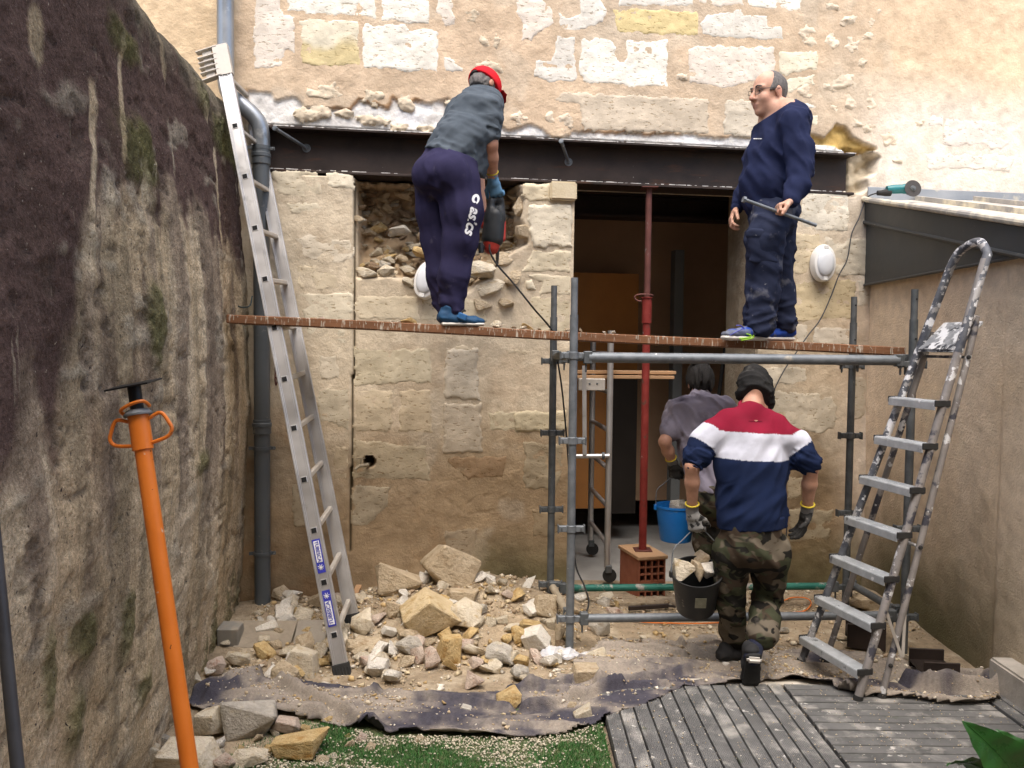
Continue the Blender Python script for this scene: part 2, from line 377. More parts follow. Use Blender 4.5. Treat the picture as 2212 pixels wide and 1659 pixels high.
# solid body behind the face: jambs, head and the wall's back, so that the door opening has depth
def wbox(u0, u1, v0, v1, h0, h1): return box(wp((u0+u1)/2, (v0+v1)/2, (h0+h1)/2), (u1-u0, h1-h0, v1-v0), (WT, WN, (0, 0, 1)))
M_jamb = gm('jamb_masonry', (0.26, 0.20, 0.13), (0.42, 0.35, 0.25), 9, 0.95, 0, 0.8, 20, 0.03)
part('wall_core', [wbox(U0, DOOR_L, V0, V1, -0.62, -0.36), wbox(DOOR_R, U1, V0, V1, -0.62, -0.36), wbox(DOOR_L, DOOR_R, BEAM_T+.02, V1, -0.62, -0.26)], M_jamb, wall, smooth=False)
part('door_jamb', [wbox(DOOR_R-0.012, DOOR_R+0.05, V0, BEAM_B-0.02, -0.358, -0.012)], M_jamb, wall, bevel=0.01, smooth=False)
part('door_jamb', [wbox(DOOR_L-0.05, DOOR_L+0.006, V0, BEAM_B-0.02, -0.358, -0.014)], M_jamb, wall, bevel=0.01, smooth=False)

WHITE, CREAM, GREY, YEL, TAN, DIM, PINK = (0.82, 0.79, 0.70), (0.75, 0.69, 0.54), (0.70, 0.67, 0.60), (0.68, 0.56, 0.30), (0.55, 0.465, 0.33), (0.49, 0.405, 0.28), (0.74, 0.67, 0.58)  # DIM and the lower stones: darkened for dirt and weaker light
def patch(name, poly, col, proud=0.002, rough=0.004, edge=0.014, cell=0.011, jag=0.022, col2=None, fr=9, px=True, tone=0.10):
    P = np.array([wl(*p) for p in poly]) if px else np.array(poly)
    lo = P.min(0)-0.03; hi = P.max(0)+0.03; sd0 = int(abs(P.sum())*1000) % 9973
    a, b = np.meshgrid(np.arange(lo[0], hi[0], cell), np.arange(lo[1], hi[1], cell), indexing='ij')
    s = polysd(a, b, P) + jag*fbm(a*22, b*22, 0, 4, sd0)
    h = plast_h(a, b) + proud*(1-sstep(-edge, 0.0, s)) - 0.03*sstep(-0.001, 0.014, s) + rough*fbm(a*fr, b*fr*1.4, 0, 5, sd0+3)*(1-sstep(-0.03, 0, s)*0.3)
    f = fbm(a*6, b*6, 0, 4, sd0+9)[..., None]
    c = np.array(col)*(1+tone*f)
    if col2 is not None:
        m = sstep(-0.15, 0.15, (P[:, 1].mean()-b)/(P[:, 1].max()-P[:, 1].min()) + 0.3*f[..., 0])[..., None]; c = c*(1-m) + np.array(col2)*(1+tone*f)*m
    k = (s < 0.010) & (np.hypot((a-tu)/.044, (b-tv)/.047) > 1.0); k = k[:-1, :-1] & k[1:, :-1] & k[1:, 1:] & k[:-1, 1:]
    if not k.any(): return
    V = WO + a.reshape(-1, 1)*WT + b.reshape(-1, 1)*np.array([0, 0, 1.0]) + h.reshape(-1, 1)*WN
    V, F, c = compact(V, grid_faces(*a.shape, k), np.clip(c.reshape(-1, 3), 0.02, 0.85))
    return npmesh(name, V, F, M_block, wall, c)
def rectp(x0, y0, x1, y1, n=8, amp=0.10):
    """uneven rounded outline inside a box"""
    cx, cy, rx, ry = (x0+x1)/2, (y0+y1)/2, (x1-x0)/2, (y1-y0)/2; out = []
    for i in range(n):
        t = 2*math.pi*(i+0.5*random.random())/n; c, s = math.cos(t), math.sin(t)
        q = (abs(c)**3+abs(s)**3)**(-1/3)*(1+random.uniform(-amp, amp)*1.6); out.append((cx+rx*c*q*0.95, cy+ry*s*q*0.95))
    return out
blocks = [
 ('A', [(200, -60), (400, -60), (430, 110), (530, 130), (530, 430), (450, 400), (440, 510), (315, 550), (195, 540)], PINK, {}),
 ('A', [(450, -80), (1180, -80), (1170, 150), (900, 120), (460, 90)], WHITE, {}),
 ('A', [(1210, -80), (1590, -80), (1590, 190), (1215, 165)], WHITE, {}),
 ('A', [(555, 160), (760, 150), (1030, 170), (1040, 520), (860, 525), (570, 515)], CREAM, dict(col2=(0.60, 0.50, 0.28))),
 ('A', [(1060, 185), (1390, 200), (1430, 250), (1560, 220), (1665, 250), (1660, 570), (1400, 560), (1060, 530)], WHITE, {}),
 ('A', [(1705, 440), (1870, 530), (1860, 575), (1710, 570)], GREY, {}),
 ('A', [(1640, -60), (1760, -60), (1795, 190), (1710, 205), (1690, 130), (1640, 100)], PINK, {}),
 ('B', [(80, -40), (300, 10), (375, 90), (370, 180), (240, 260), (190, 330), (110, 310), (120, 200), (70, 100)], PINK, {}),
 ('B', [(570, -40), (720, -40), (795, 80), (760, 170), (600, 235), (440, 245), (400, 200), (400, 90), (490, 150), (570, 100)], GREY, {}),
 ('B', [(820, 70), (1120, 60), (1500, 90), (1510, 270), (1380, 285), (1140, 270), (860, 255)], YEL, {}),
 ('B', [(1560, 120), (1730, 90), (1850, 60), (1880, 110), (2060, 120), (2070, 200), (2180, 210), (2180, 320), (1900, 310), (1530, 280), (1520, 200)], GREY, {}),
 ('B', [(390, 290), (530, 300), (540, 640), (330, 650), (205, 600), (210, 470), (340, 480)], GREY, {}),
 ('B', [(580, 310), (740, 295), (855, 330), (870, 460), (920, 490), (940, 430), (935, 320), (1270, 320), (1275, 690), (960, 680), (600, 650), (560, 560)], WHITE, {}),
 ('B', [(1430, 390), (1500, 360), (2120, 370), (2130, 480), (2100, 600), (1900, 650), (1700, 700), (1440, 650)], PINK, {}),
 ('B', [(370, 790), (440, 720), (1000, 755), (1590, 780), (1590, 1062), (600, 1035), (560, 840)], (0.58, 0.50, 0.39), dict(proud=0.003)),
 ('B', [(1720, 790), (2350, 810), (2350, 1090), (1710, 1075)], (0.58, 0.52, 0.42), dict(proud=0.003)),
 ('B', [(1500, -60), (1880, -60), (1875, 45), (1640, 50), (1500, 20)], PINK, {}),
 ('B', [(1900, -60), (2330, -60), (2330, 85), (1900, 50)], WHITE, {}),
 ('B', [(880, -20), (1480, -20), (1480, 50), (880, 45)], GREY, {}),
 ('C', [(270, 410), (580, 400), (575, 545), (380, 570), (280, 610)], CREAM, {}),
 ('C', [(300, 630), (560, 590), (560, 660), (420, 690), (380, 730), (310, 740)], CREAM, {}),
 ('C', [(430, 810), (580, 830), (580, 870), (430, 850)], GREY, {}),
 ('C', [(470, 920), (580, 910), (580, 1000), (480, 990)], CREAM, {}),
 ('C', [(1460, 910), (1570, 920), (1570, 1000), (1460, 990)], (0.7, 0.66, 0.6), {}),
 ('C', [(1600, 940), (2000, 960), (2010, 1080), (2100, 1130), (2050, 1190), (1920, 1180), (1910, 1150), (1560, 1150), (1590, 1000)], (0.68, 0.62, 0.56), dict(proud=0.003)),
 ('C', [(1430, 1215), (2130, 1230), (2120, 1360), (1450, 1330)], (0.70, 0.65, 0.58), dict(proud=0.003)),
 ('D', [(770, 160), (995, 170), (995, 290), (900, 285), (780, 270)], CREAM, dict(proud=0.012)),
 ('D', [(330, 150), (700, 150), (740, 330), (560, 370), (400, 330)], (0.62, 0.55, 0.41), dict(proud=0.006, rough=0.009)),
 ('D', [(460, 400), (830, 390), (860, 500), (740, 530), (500, 480)], (0.66, 0.60, 0.46), dict(proud=0.004, rough=0.009)),
 ('D', [(510, 690), (650, 650), (880, 700), (985, 690), (985, 860), (740, 880), (500, 800)], (0.60, 0.54, 0.43), dict(rough=0.006)),
 ('D', [(520, 880), (700, 900), (985, 890), (985, 1090), (560, 1090)], (0.58, 0.50, 0.36), dict(rough=0.008)),
 ('D', [(530, 1115), (985, 1115), (982, 1500), (640, 1480)], (0.62, 0.56, 0.43), dict(rough=0.006)),
 ('D', [(1010, 1130), (1500, 1140), (1510, 1330), (1010, 1320)], (0.58, 0.50, 0.36), dict(proud=0.007, rough=0.004)),
 ('D', [(1530, 1140), (2040, 1160), (2040, 1340), (1530, 1330)], (0.60, 0.52, 0.37), dict(proud=0.006, rough=0.004)),
 ('E', [(120, 50), (345, 50), (345, 185), (170, 205), (115, 140)], (0.60, 0.52, 0.36), dict(proud=0.015, rough=0.008)),
 ('E', [(160, 215), (505, 205), (512, 555), (200, 555), (150, 330)], (0.66, 0.60, 0.47), dict(proud=0.022, rough=0.006)),
 ('E', [(200, 575), (500, 580), (500, 745), (110, 745), (150, 650)], (0.60, 0.53, 0.38), dict(proud=0.008, rough=0.008)),
 ('E', [(60, 770), (180, 765), (265, 760), (500, 765), (500, 925), (250, 920), (265, 830), (180, 790)], (0.58, 0.51, 0.37), dict(proud=0.006)),
 ('E', [(140, 800), (190, 810), (225, 890), (150, 900), (130, 860)], (0.66, 0.60, 0.46), dict(proud=0.02, rough=0.01)),
 ('E', [(180, 945), (500, 935), (490, 1230), (170, 1230)], (0.52, 0.45, 0.31), {}),
 ('E', [(0, 1350), (310, 1360), (310, 1400), (0, 1400)], DIM, {}),
 ('D', [(1720, 1540), (1900, 1530), (1960, 1600), (1960, 1660), (1740, 1660)], TAN, {}),
 ('G', [(720, 0), (850, 0), (885, 185), (730, 190)], (0.58, 0.52, 0.41), {}),
 ('G', [(700, 270), (955, 265), (955, 590), (720, 520)], (0.55, 0.49, 0.37), {}),
 ('G', [(1005, 265), (1300, 270), (1290, 600), (1000, 600)], TAN, {}),
 ('G', [(1350, 280), (1610, 260), (1610, 610), (1350, 590)], DIM, {}),
 ('G', [(830, 720), (955, 710), (945, 975), (830, 980)], DIM, {}),
 ('G', [(990, 660), (1560, 720), (1600, 990), (985, 980)], (0.46, 0.39, 0.27), {}),
 ('G', [(1715, -70), (1970, -60), (1990, 350), (1710, 340)], (0.56, 0.50, 0.40), dict(proud=0.008)),
 ('G', [(1705, 375), (2000, 380), (2010, 770), (1700, 780)], (0.50, 0.43, 0.33), dict(proud=0.008)),
 ('G', [(985, 1020), (1280, 1040), (1260, 1200), (1100, 1360), (975, 1360)], (0.44, 0.37, 0.26), {}),
 ('G', [(1000, -60), (1610, -50), (1610, 215), (1000, 235)], (0.52, 0.46, 0.33), {}),
 ('G', [(500, 1020), (640, 1010), (700, 1370), (520, 1370)], (0.42, 0.35, 0.24), {}),
 ('G', [(1700, 1380), (1970, 1370), (1960, 1560), (1720, 1560)], (0.38, 0.30, 0.20), {}),
 ('G', [(2060, 440), (2300, 445), (2300, 600), (2060, 590)], (0.48, 0.42, 0.29), {}),
 ('G', [(1700, 800), (2200, 800), (2190, 960), (1900, 980), (1780, 900)], (0.34, 0.22, 0.12), dict(proud=0.002)),
 ('H', [(45, 440), (470, 430), (465, 600), (60, 610)], (0.46, 0.40, 0.27), dict(proud=0.012, rough=0.008)),
 ('H', [(130, 680), (440, 700), (430, 920), (380, 1060), (130, 1060)], (0.40, 0.33, 0.22), dict(rough=0.008)),
 ('H', [(190, 1220), (440, 1230), (440, 1440), (200, 1430)], (0.36, 0.27, 0.16), dict(rough=0.006)),
 ('F', [(450, 115), (830, 120), (820, 425), (450, 425)], (0.66, 0.61, 0.50), {}),
 ('F', [(320, 440), (600, 440), (600, 760), (330, 760)], (0.52, 0.43, 0.28), dict(rough=0.008)),
 ('F', [(630, 470), (980, 480), (980, 780), (720, 780)], (0.60, 0.54, 0.43), dict(rough=0.007)),
 ('F', [(370, 800), (885, 815), (885, 1115), (380, 1135)], (0.55, 0.45, 0.27), dict(rough=0.005)),
 ('F', [(550, 1185), (900, 1190), (870, 1360), (530, 1350)], (0.62, 0.56, 0.46), {}),
 ('F', [(375, 1155), (500, 1160), (500, 1340), (420, 1345)], (0.58, 0.52, 0.42), {}),
 ('F', [(905, 820), (990, 810), (990, 1000), (900, 1020)], (0.60, 0.54, 0.44), {}),
 ('I', [(100, 90), (500, 90), (490, 220), (200, 230)], (0.56, 0.51, 0.41), {}),
 ('I', [(210, 270), (700, 310), (740, 430), (720, 580), (600, 615), (370, 580), (210, 440)], (0.54, 0.49, 0.39), {}),
 ('I', [(860, 180), (970, 180), (950, 470), (870, 510)], (0.52, 0.46, 0.36), {}),
 ('I', [(340, 940), (470, 960), (450, 1130), (340, 1130)], (0.44, 0.37, 0.26), {}),
 ('I', [(350, 1220), (700, 1220), (680, 1450), (360, 1480)], (0.42, 0.36, 0.25), dict(rough=0.008)),
]
for z, pts, c, kw in blocks:
    if z in 'GHI': c = tuple(.80*a+.20*b for a, b in zip(c, (.50, .41, .29)))
    if z in 'DEF': c = tuple(.8*a+.2*b for a, b in zip(c, (.68, .61, .49))); kw = dict(kw); kw['proud'] = kw.get('proud', .002)*(.35 if z == 'D' else .6)
    patch('stone_block', zpoly(z, pts), c, **dict(dict(proud=.0018, tone=.2) if z in 'GHI' else {}, **kw))
lumps = [('A', 1860, 90, 1990, 210), ('A', 1990, 270, 2160, 380), ('A', 1970, 480, 2190, 580), ('A', 640, 680, 900, 790), ('A', 1030, 715, 1250, 850), ('A', 520, 845, 800, 970),
 ('A', 980, 890, 1260, 1000), ('A', 860, 850, 975, 935), ('A', 1290, 985, 1410, 1040), ('A', 1350, 745, 1470, 880), ('A', 1720, 790, 1840, 900), ('A', 1500, 985, 1660, 1040), ('A', 1820, 650, 1910, 700), ('A', 1670, 610, 1730, 660),
 ('C', 750, 120, 900, 190), ('C', 430, 220, 610, 370), ('C', 640, 250, 760, 390), ('C', 800, 300, 910, 410), ('C', 930, 255, 1030, 325), ('C', 870, 460, 970, 550), ('C', 600, 650, 720, 715), ('C', 680, 600, 910, 710),
 ('C', 780, 730, 920, 880), ('C', 610, 810, 740, 870), ('C', 405, 670, 560, 750), ('C', 850, 955, 925, 1010), ('C', 1090, 1060, 1230, 1150), ('C', 640, 20, 760, 70), ('C', 980, 120, 1040, 220), ('C', 1060, 50, 1110, 100), ('C', 970, 740, 1030, 860),
 ('C', 940, 980, 1030, 1050), ('C', 1330, 940, 1420, 1000), ('C', 1180, 1230, 1260, 1310), ('B', 1330, 560, 1410, 640), ('B', 20, 860, 150, 980), ('B', 320, 870, 360, 1000), ('B', 410, 880, 520, 1040)]
for z, x0, y0, x1, y1 in lumps:
    br = random.uniform(0.88, 1.08); c = (0.62*br, 0.53*br, 0.40*br) if z == 'A' else (0.68*br, 0.58*br, 0.45*br)
    patch('rubble_stone', zpoly(z, rectp(x0, y0, x1, y1, 9, 0.2)), c, proud=0.007, rough=0.013, edge=0.035, cell=0.0075, jag=0.04, fr=17)
# protruding brick-like stone at the head of the door jamb
part('stone_block', [wbox(wl(1192, 0)[0], DOOR_L+0.014, wl(1220, 434)[1], wl(1220, 394)[1], -0.25, 0.045)], gm('jamb_stone', (0.56, 0.46, 0.30), (0.66, 0.58, 0.42), 8, 0.95, 0, 0.5, 60, 0.01), wall, bevel=0.012, seg=2)

# ------------------------------------------------------------------ the old boundary wall on the left
LX0, LXS = -1.03, -0.152
def lwx(d): return LX0 + LXS*d
def lpt(px, py):
    """where the picture ray meets the plane of the left wall -> (depth, z)"""
    r_ = ray(px, py); t = LX0/(r_[0]-LXS*r_[1]); p = CAM + r_*t; return p[1], p[2]
dd, zz = np.meshgrid(np.arange(0.3, 5.98, 0.0135), np.arange(-0.15, 4.2, 0.0135), indexing='ij')
top = 3.36 + 0.06*fbm(dd*1.5, 0*dd, 0, 3, 71) + 0.10*sstep(4.3, 5.4, dd)
over = np.maximum(zz-top, 0); zt = np.minimum(zz, top) - 0.10*np.exp(-((zz-top)/0.10)**2)*0
rnd = 0.16
off = np.where(zz > top-rnd, -(np.clip(zz-(top-rnd), 0, rnd))**2/(2*rnd), 0) - np.maximum(zz-top, 0)
zf = np.where(zz > top, top - 0.02*(zz-top), zz)
bul = 0.07*np.sin(np.clip(zz/2.9, 0, 1)*math.pi) + 0.03*fbm(dd*1.2, zz*0.9, 0, 3, 73)
xn = fbm(dd*1.5, zz*2.1, 0, 5, 75); xf = fbm(dd*7, zz*14, 0, 4, 77)
pitn = fbm(dd*7.5, zz*16, 0, 4, 79); pits = sstep(0.32, 0.44, pitn); knob = sstep(0.34, 0.6, fbm(dd*4, zz*8, 0, 3, 80))
streak2_ = fbm(dd*9, zz*1.6, 0, 4, 85)
hx = bul + 0.010*xn + 0.008*xf - 0.010*pits + 0.006*knob + .010*streak2_ + 0.005*fbm(dd*14, zz*28, 0, 3, 76) + 0.008*fbm(dd*3.2, zz*7, 0, 4, 78)
# stains: nearly black purple lichen in the upper left, runs of pale lime, moss
P_dark = [(.2, 1.3), (.2, 3.7)] + [lpt(*p) for p in [(300, -60), (430, 120), (505, 240), (528, 400), (520, 600), (505, 560), (470, 540), (452, 600), (420, 520), (330, 470), (260, 420), (200, 520), (150, 590), (130, 690), (85, 800), (60, 980), (20, 1120)]]
sdd = polysd(dd, zz, P_dark)
streak = fbm(dd*3.6, zz*0.6, 0, 4, 83); streak2 = fbm(dd*8, zz*1.1, 0, 4, 85)
dark = sstep(0.10, -0.12, sdd + 0.10*xn + 0.24*streak + 0.06*xf + 0.10*streak2)
dark = np.maximum(dark*0.97, 0.55*sstep(0.15, 0.45, streak + 0.3*streak2)*sstep(0.5, 1.4, zz))
runs = np.zeros_like(dd)
for pts, wd in (([(190, 200), (182, 320), (172, 430), (160, 580)], 0.055), ([(262, 80), (258, 220), (250, 330)], 0.04), ([(300, 370), (285, 480)], 0.07), ([(352, 80), (362, 150)], 0.05), ([(70, 40), (62, 90)], 0.06), ([(432, 190), (450, 250)], 0.05), ([(468, 330), (470, 520), (460, 700)], 0.04), ([(215, 420), (205, 640)], 0.05)):
    runs = np.maximum(runs, sstep(1.0, 0.45, linesd(dd, zz*0.9, [(a, b*0.9) for a, b in [lpt(*p) for p in pts]])/wd + 0.5*xf + 0.35*xn))
dark = dark*(1-0.92*runs)
moss = np.zeros_like(dd)
for px_, py_, rd, rz in ((292, 330, 0.16, 0.22), (300, 300, 0.10, 0.14), (484, 300, 0.2, 0.16), (440, 210, 0.12, 0.12), (150, 1370, 0.07, 0.12), (245, 1350, 0.05, 0.2), (135, 1560, 0.06, 0.16), (268, 90, 0.16, 0.12), (305, 700, 0.06, 0.22), (405, 1000, 0.12, 0.10), (290, 1480, 0.07, 0.14), (70, 1480, .03, .2)):
    a, b = lpt(px_, py_); moss = np.maximum(moss, sstep(1.15, 0.5, np.hypot((dd-a)/(rd*1.9), (zz-b)/(rz*.8)) + 0.55*xn + 0.45*xf))
moss = np.maximum(moss, 0.8*sstep(0.55, 0.1, zz - 0.3*streak)*sstep(0.02, 0.22, streak2 + 0.4*xf)*sstep(3.6, 4.8, dd))
CL = cl(0.56, 0.45, 0.30)*(1+0.22*xn[..., None]) ; pl = sstep(0.05, 0.35, streak + 0.5*xn)[..., None]
CL = CL*(1-0.55*pl) + cl(0.72, 0.62, 0.46)*0.55*pl
gg = sstep(0.05, 0.4, streak2 - 0.2*xn)[..., None]; CL = CL*(1-0.5*gg) + cl(0.19, 0.165, 0.115)*0.5*gg
CL = CL*(1-dark[..., None]) + (cl(0.105, 0.068, 0.062)*(1+0.35*xn[..., None]))*dark[..., None]
CL = CL*(1-0.6*(knob*(1-moss))[..., None]) + cl(0.42, 0.38, 0.30)*0.6*(knob*(1-moss))[..., None]
CL = CL*(1-0.35*pits[..., None]) + cl(0.13, 0.10, 0.08)*0.35*pits[..., None]
CL = CL*(1-moss[..., None]*0.72) + (cl(0.12, 0.125, 0.045)*(1+0.6*xf[..., None]))*moss[..., None]*0.72
topd = sstep(-0.32, -0.05, zz-top + 0.12*streak2)[..., None]; CL = CL*(1-0.75*topd) + cl(0.10, 0.095, 0.07)*0.75*topd
hx = hx + 0.012*moss*(1+fbm(dd*40, zz*40, 0, 2, 88))
LV = np.stack([lwx(dd) + hx + off, dd, zf], -1).reshape(-1, 3)
M_old = gm('old_stained_render', (0.62, 0.60, 0.58), (1.38, 1.38, 1.38), 55, 0.97, 0, 1.0, 75, 0.02, attr=True, spec=0.08, spots=[((.105, .08, .07), 13, .66, .80, (1, 1, .14)), ((.50, .44, .33), 11, .66, .76, (1, 1, .16)), ((.045, .035, .035), 48, .64, .70), ((.48, .43, .35), 62, .67, .73)])
lwall = npmesh('old_boundary_wall', LV, grid_faces(*dd.shape), M_old, None, np.clip(CL.reshape(-1, 3), 0.012, 0.7), at=(lwx(3), 3, 0))
tag(lwall, 'tall pitted boundary wall with purple black stains and moss behind the orange prop', 'wall')

# ------------------------------------------------------------------ the lean-to on the right
RC = onwall(1880, 612); RC[2] = 0; RG = at_z(2170, 1482, 0)
RT = nrm(RC-RG); RN = np.array([-RT[1], RT[0], 0]); RN = RN if RN[0] < 0 else -RN
def rw(px, py, h=0.0):
    d = ray(px, py); t = np.dot(RC + h*RN - CAM, RN)/np.dot(d, RN); return CAM + d*t
def rwl(px, py): p = rw(px, py); return np.dot(p-RC, -RT), p[2]           # distance from the corner towards the camera, height
ra, rz = np.meshgrid(np.arange(-0.02, 5.2, 0.016), np.arange(-0.12, 2.75, 0.016), indexing='ij')
zl0, zl1 = rwl(1881, 616), rwl(2212, 550)
CB = zl0[1]                                                         # lower edge of the zinc cladding
ROOF_A = rwl(1876, 431); ROOF_B = rwl(2212, 480)
def roofz(a): return ROOF_A[1] + (ROOF_B[1]-ROOF_A[1])/(ROOF_B[0]-ROOF_A[0])*(a-ROOF_A[0])
fr1 = fbm(ra*2, rz*2, 0, 4, 91); fr2 = fbm(ra*11, rz*11, 0, 4, 92)
PIL = rwl(2163, 1000)[0]
hr = 0.010*fr1 + 0.004*fr2 + 0.010*sstep(PIL-0.012, PIL+0.012, ra)*(rz < 99)
CR = cl(0.76, 0.615, 0.45)*(1+0.12*fr1[..., None]) * np.ones(ra.shape + (1,))
g2 = sstep(1.05, 0.10, rz - 0.35*fr1)*sstep(2.2, 0.3, np.abs(ra-1.0)); CR = CR*(1-0.9*g2[..., None]) + cl(0.085, 0.085, 0.035)*0.9*g2[..., None]
g3 = sstep(1.3, 0.5, rz - 0.3*fr1)*sstep(0.0, 0.5, fbm(ra*6, rz*0.8, 0, 3, 95)); CR = CR*(1-0.45*g3[..., None]) + cl(0.36, 0.29, 0.19)*0.45*g3[..., None]
li = sstep(PIL-0.02, PIL+0.02, ra)[..., None]; CR = CR*(1-0.35*li) + cl(0.74, 0.62, 0.47)*0.35*li
RV = RC + ra.reshape(-1, 1)*(-RT) + hr.reshape(-1, 1)*RN + rz.reshape(-1, 1)*np.array([0, 0, 1.0])
lean = root('lean_to', RC, 'low lean-to with dark zinc gable cladding beside the painted stepladder', 'building')
keepr = (rz < CB+0.03)[:-1, :-1]
v_, f_, c_ = compact(RV, grid_faces(*ra.shape, keepr), np.clip(CR.reshape(-1, 3), 0.02, 0.8))
npmesh('rendered_wall', v_, f_, gm('rough_cast', (0.86, 0.85, 0.84), (1.12, 1.12, 1.12), 12, 0.95, 0, 0.9, 75, 0.016, attr=True, spec=0.1), lean, c_)
M_zinc_d = gm('dark_zinc', (0.055, 0.058, 0.060), (0.085, 0.09, 0.092), 3, 0.55, 0.55, 0.15, 9, 0.01, spots=[((0.20, 0.19, 0.17), 11, 0.66, 0.8)], spec=0.4)
M_zinc = gm('weathered_zinc', (0.30, 0.31, 0.32), (0.42, 0.43, 0.44), 5, 0.5, 0.6, 0.2, 14, 0.01, spots=[((0.60, 0.55, 0.45), 8, 0.58, 0.68)])
def rwp(a, z, h): return RC + a*(-RT) + np.array([0, 0, z]) + h*RN
A1 = 2.9
zs = rwl(1878, 468.5)[1]; SE = 0.17
AX = ROOF_A[0]+(CB+SE-ROOF_A[1])/((ROOF_B[1]-ROOF_A[1])/(ROOF_B[0]-ROOF_A[0]))
part('zinc_cladding', prism([rwp(-.02, CB, .028), rwp(AX, CB, .028), rwp(-.02, roofz(-.02)-SE, .028)], RN*0.02), M_zinc_d, lean, bevel=0.003)
part('fascia_band', prism([rwp(-.02, roofz(-.02)-SE, .034), rwp(A1, roofz(A1)-SE, .034), rwp(A1, roofz(A1)-.015, .034), rwp(-.02, roofz(-.02)-.015, .034)], RN*0.03), M_zinc_d, lean, bevel=0.004)
part('seam_roll', tube([rwp(-.02, roofz(-.02)-SE, .066), rwp(A1, roofz(A1)-SE, .066)], 0.014, 8), M_zinc_d, lean)
part('drip_edge', [tube([rwp(-.02, CB, .05), rwp(AX, CB, .05)], 0.010, 8)], M_zinc_d, lean)
rs = lambda a, h, dz=0: rwp(a, roofz(a)+dz, h)
M_dusty = gm('dusty_zinc', (0.32, 0.31, 0.30), (0.50, 0.47, 0.42), 6, 0.7, 0.3, 0.2, 20, 0.01, spots=[((0.72, 0.66, 0.52), 5, 0.45, 0.60, (1, 1, 1))])
part('zinc_roof', [prism([rs(-.05, .08, -.012), rs(A1, .08, -.012), rs(A1, -3.0, -.012), rs(-.05, -3.0, -.012)], (0, 0, 0.012))], M_dusty, lean, smooth=False)
part('roof_edge_roll', tube([rs(-.02, .072, .008), rs(A1, .072, .008)], 0.022, 10), M_dusty, lean)
for hh in (-0.35, -0.8, -1.25, -1.7, -2.2): part('standing_seam', prism([rs(-.02, hh, 0), rs(A1, hh, 0), rs(A1, hh, .035), rs(-.02, hh, .035)], RN*0.02), M_dusty, lean, smooth=False)
fl = [wl(1874, 408), wl(2212, 434)]
part('wall_flashing', [prism([wp(fl[0][0]-.01, roofz(-.05)-.02, .014), wp(fl[1][0]+.5, roofz(-.05)-.02, .014), wp(fl[1][0]+.5, roofz(-.05)+.085, .014), wp(fl[0][0]-.01, roofz(-.05)+.085, .014)], WN*0.012)], M_zinc, lean, bevel=0.003)

# ------------------------------------------------------------------ unseen tall wall added behind the viewer to shade the lower walls
M_shadewall = gm('shade_wall_render', (0.40, 0.33, 0.24), (0.50, 0.42, 0.32), 2, 0.95, 0, 0.4, 30, 0.01)
yard = part('added_shade_wall', [box((0.8, -2.2, 4.4), (12.0, 0.3, 9.0))], M_shadewall, at=(0.8, -2.2, 0), smooth=False)
tag(yard, 'unseen tall wall added behind the viewer to shade the yard', 'wall')
# ------------------------------------------------------------------ ground and the room behind the door
M_dirt = gm('packed_dirt', (0.22, 0.17, 0.115), (0.36, 0.29, 0.20), 5, 0.97, 0, 0.8, 45, 0.02, spots=[((0.46, 0.39, 0.28), 14, 0.55, 0.68)], spec=0.1)
gnd = part('ground', [([(-30, -30, -.03), (30, -30, -.03), (30, 6.2, -.03), (-30, 6.2, -.03)], [(0, 1, 2, 3)])], M_dirt); tag(gnd, kind='structure')
M_conc = gm('screed_floor', (0.30, 0.29, 0.27), (0.42, 0.41, 0.39), 4, 0.8, 0, 0.2, 30, 0.005)
def rm(u, v, h): return wp(u, v, h)
RU0, RU1, RH = -1.0, 3.6, -4.3
fl_ = part('room_floor', [prism([rm(RU0, -.02, -.30), rm(RU1, -.02, -.30), rm(RU1, -.02, RH), rm(RU0, -.02, RH)], (0, 0, -.1))], M_conc, smooth=False); tag(fl_, kind='structure')
M_room = gm('room_plaster', (0.36, 0.30, 0.24), (0.46, 0.39, 0.31), 3, 0.9, 0, 0.2, 20, 0.01)
rw_ = part('room_walls', [prism([rm(RU0, -.1, -.62), rm(RU0, -.1, RH), rm(RU0, 3.5, RH), rm(RU0, 3.5, -.62)], -WT*.1), prism([rm(RU1, -.1, -.62), rm(RU1, -.1, RH), rm(RU1, 3.5, RH), rm(RU1, 3.5, -.62)], WT*.1),
      prism([rm(RU0, -.1, RH), rm(RU1, -.1, RH), rm(RU1, 3.5, RH), rm(RU0, 3.5, RH)], -WN*.1)], M_room, smooth=False); tag(rw_, kind='structure')
cl_ = part('room_ceiling', [prism([rm(RU0, 3.5, -.62), rm(RU1, 3.5, -.62), rm(RU1, 3.5, RH), rm(RU0, 3.5, RH)], (0, 0, .1))], M_room, smooth=False); tag(cl_, kind='structure')
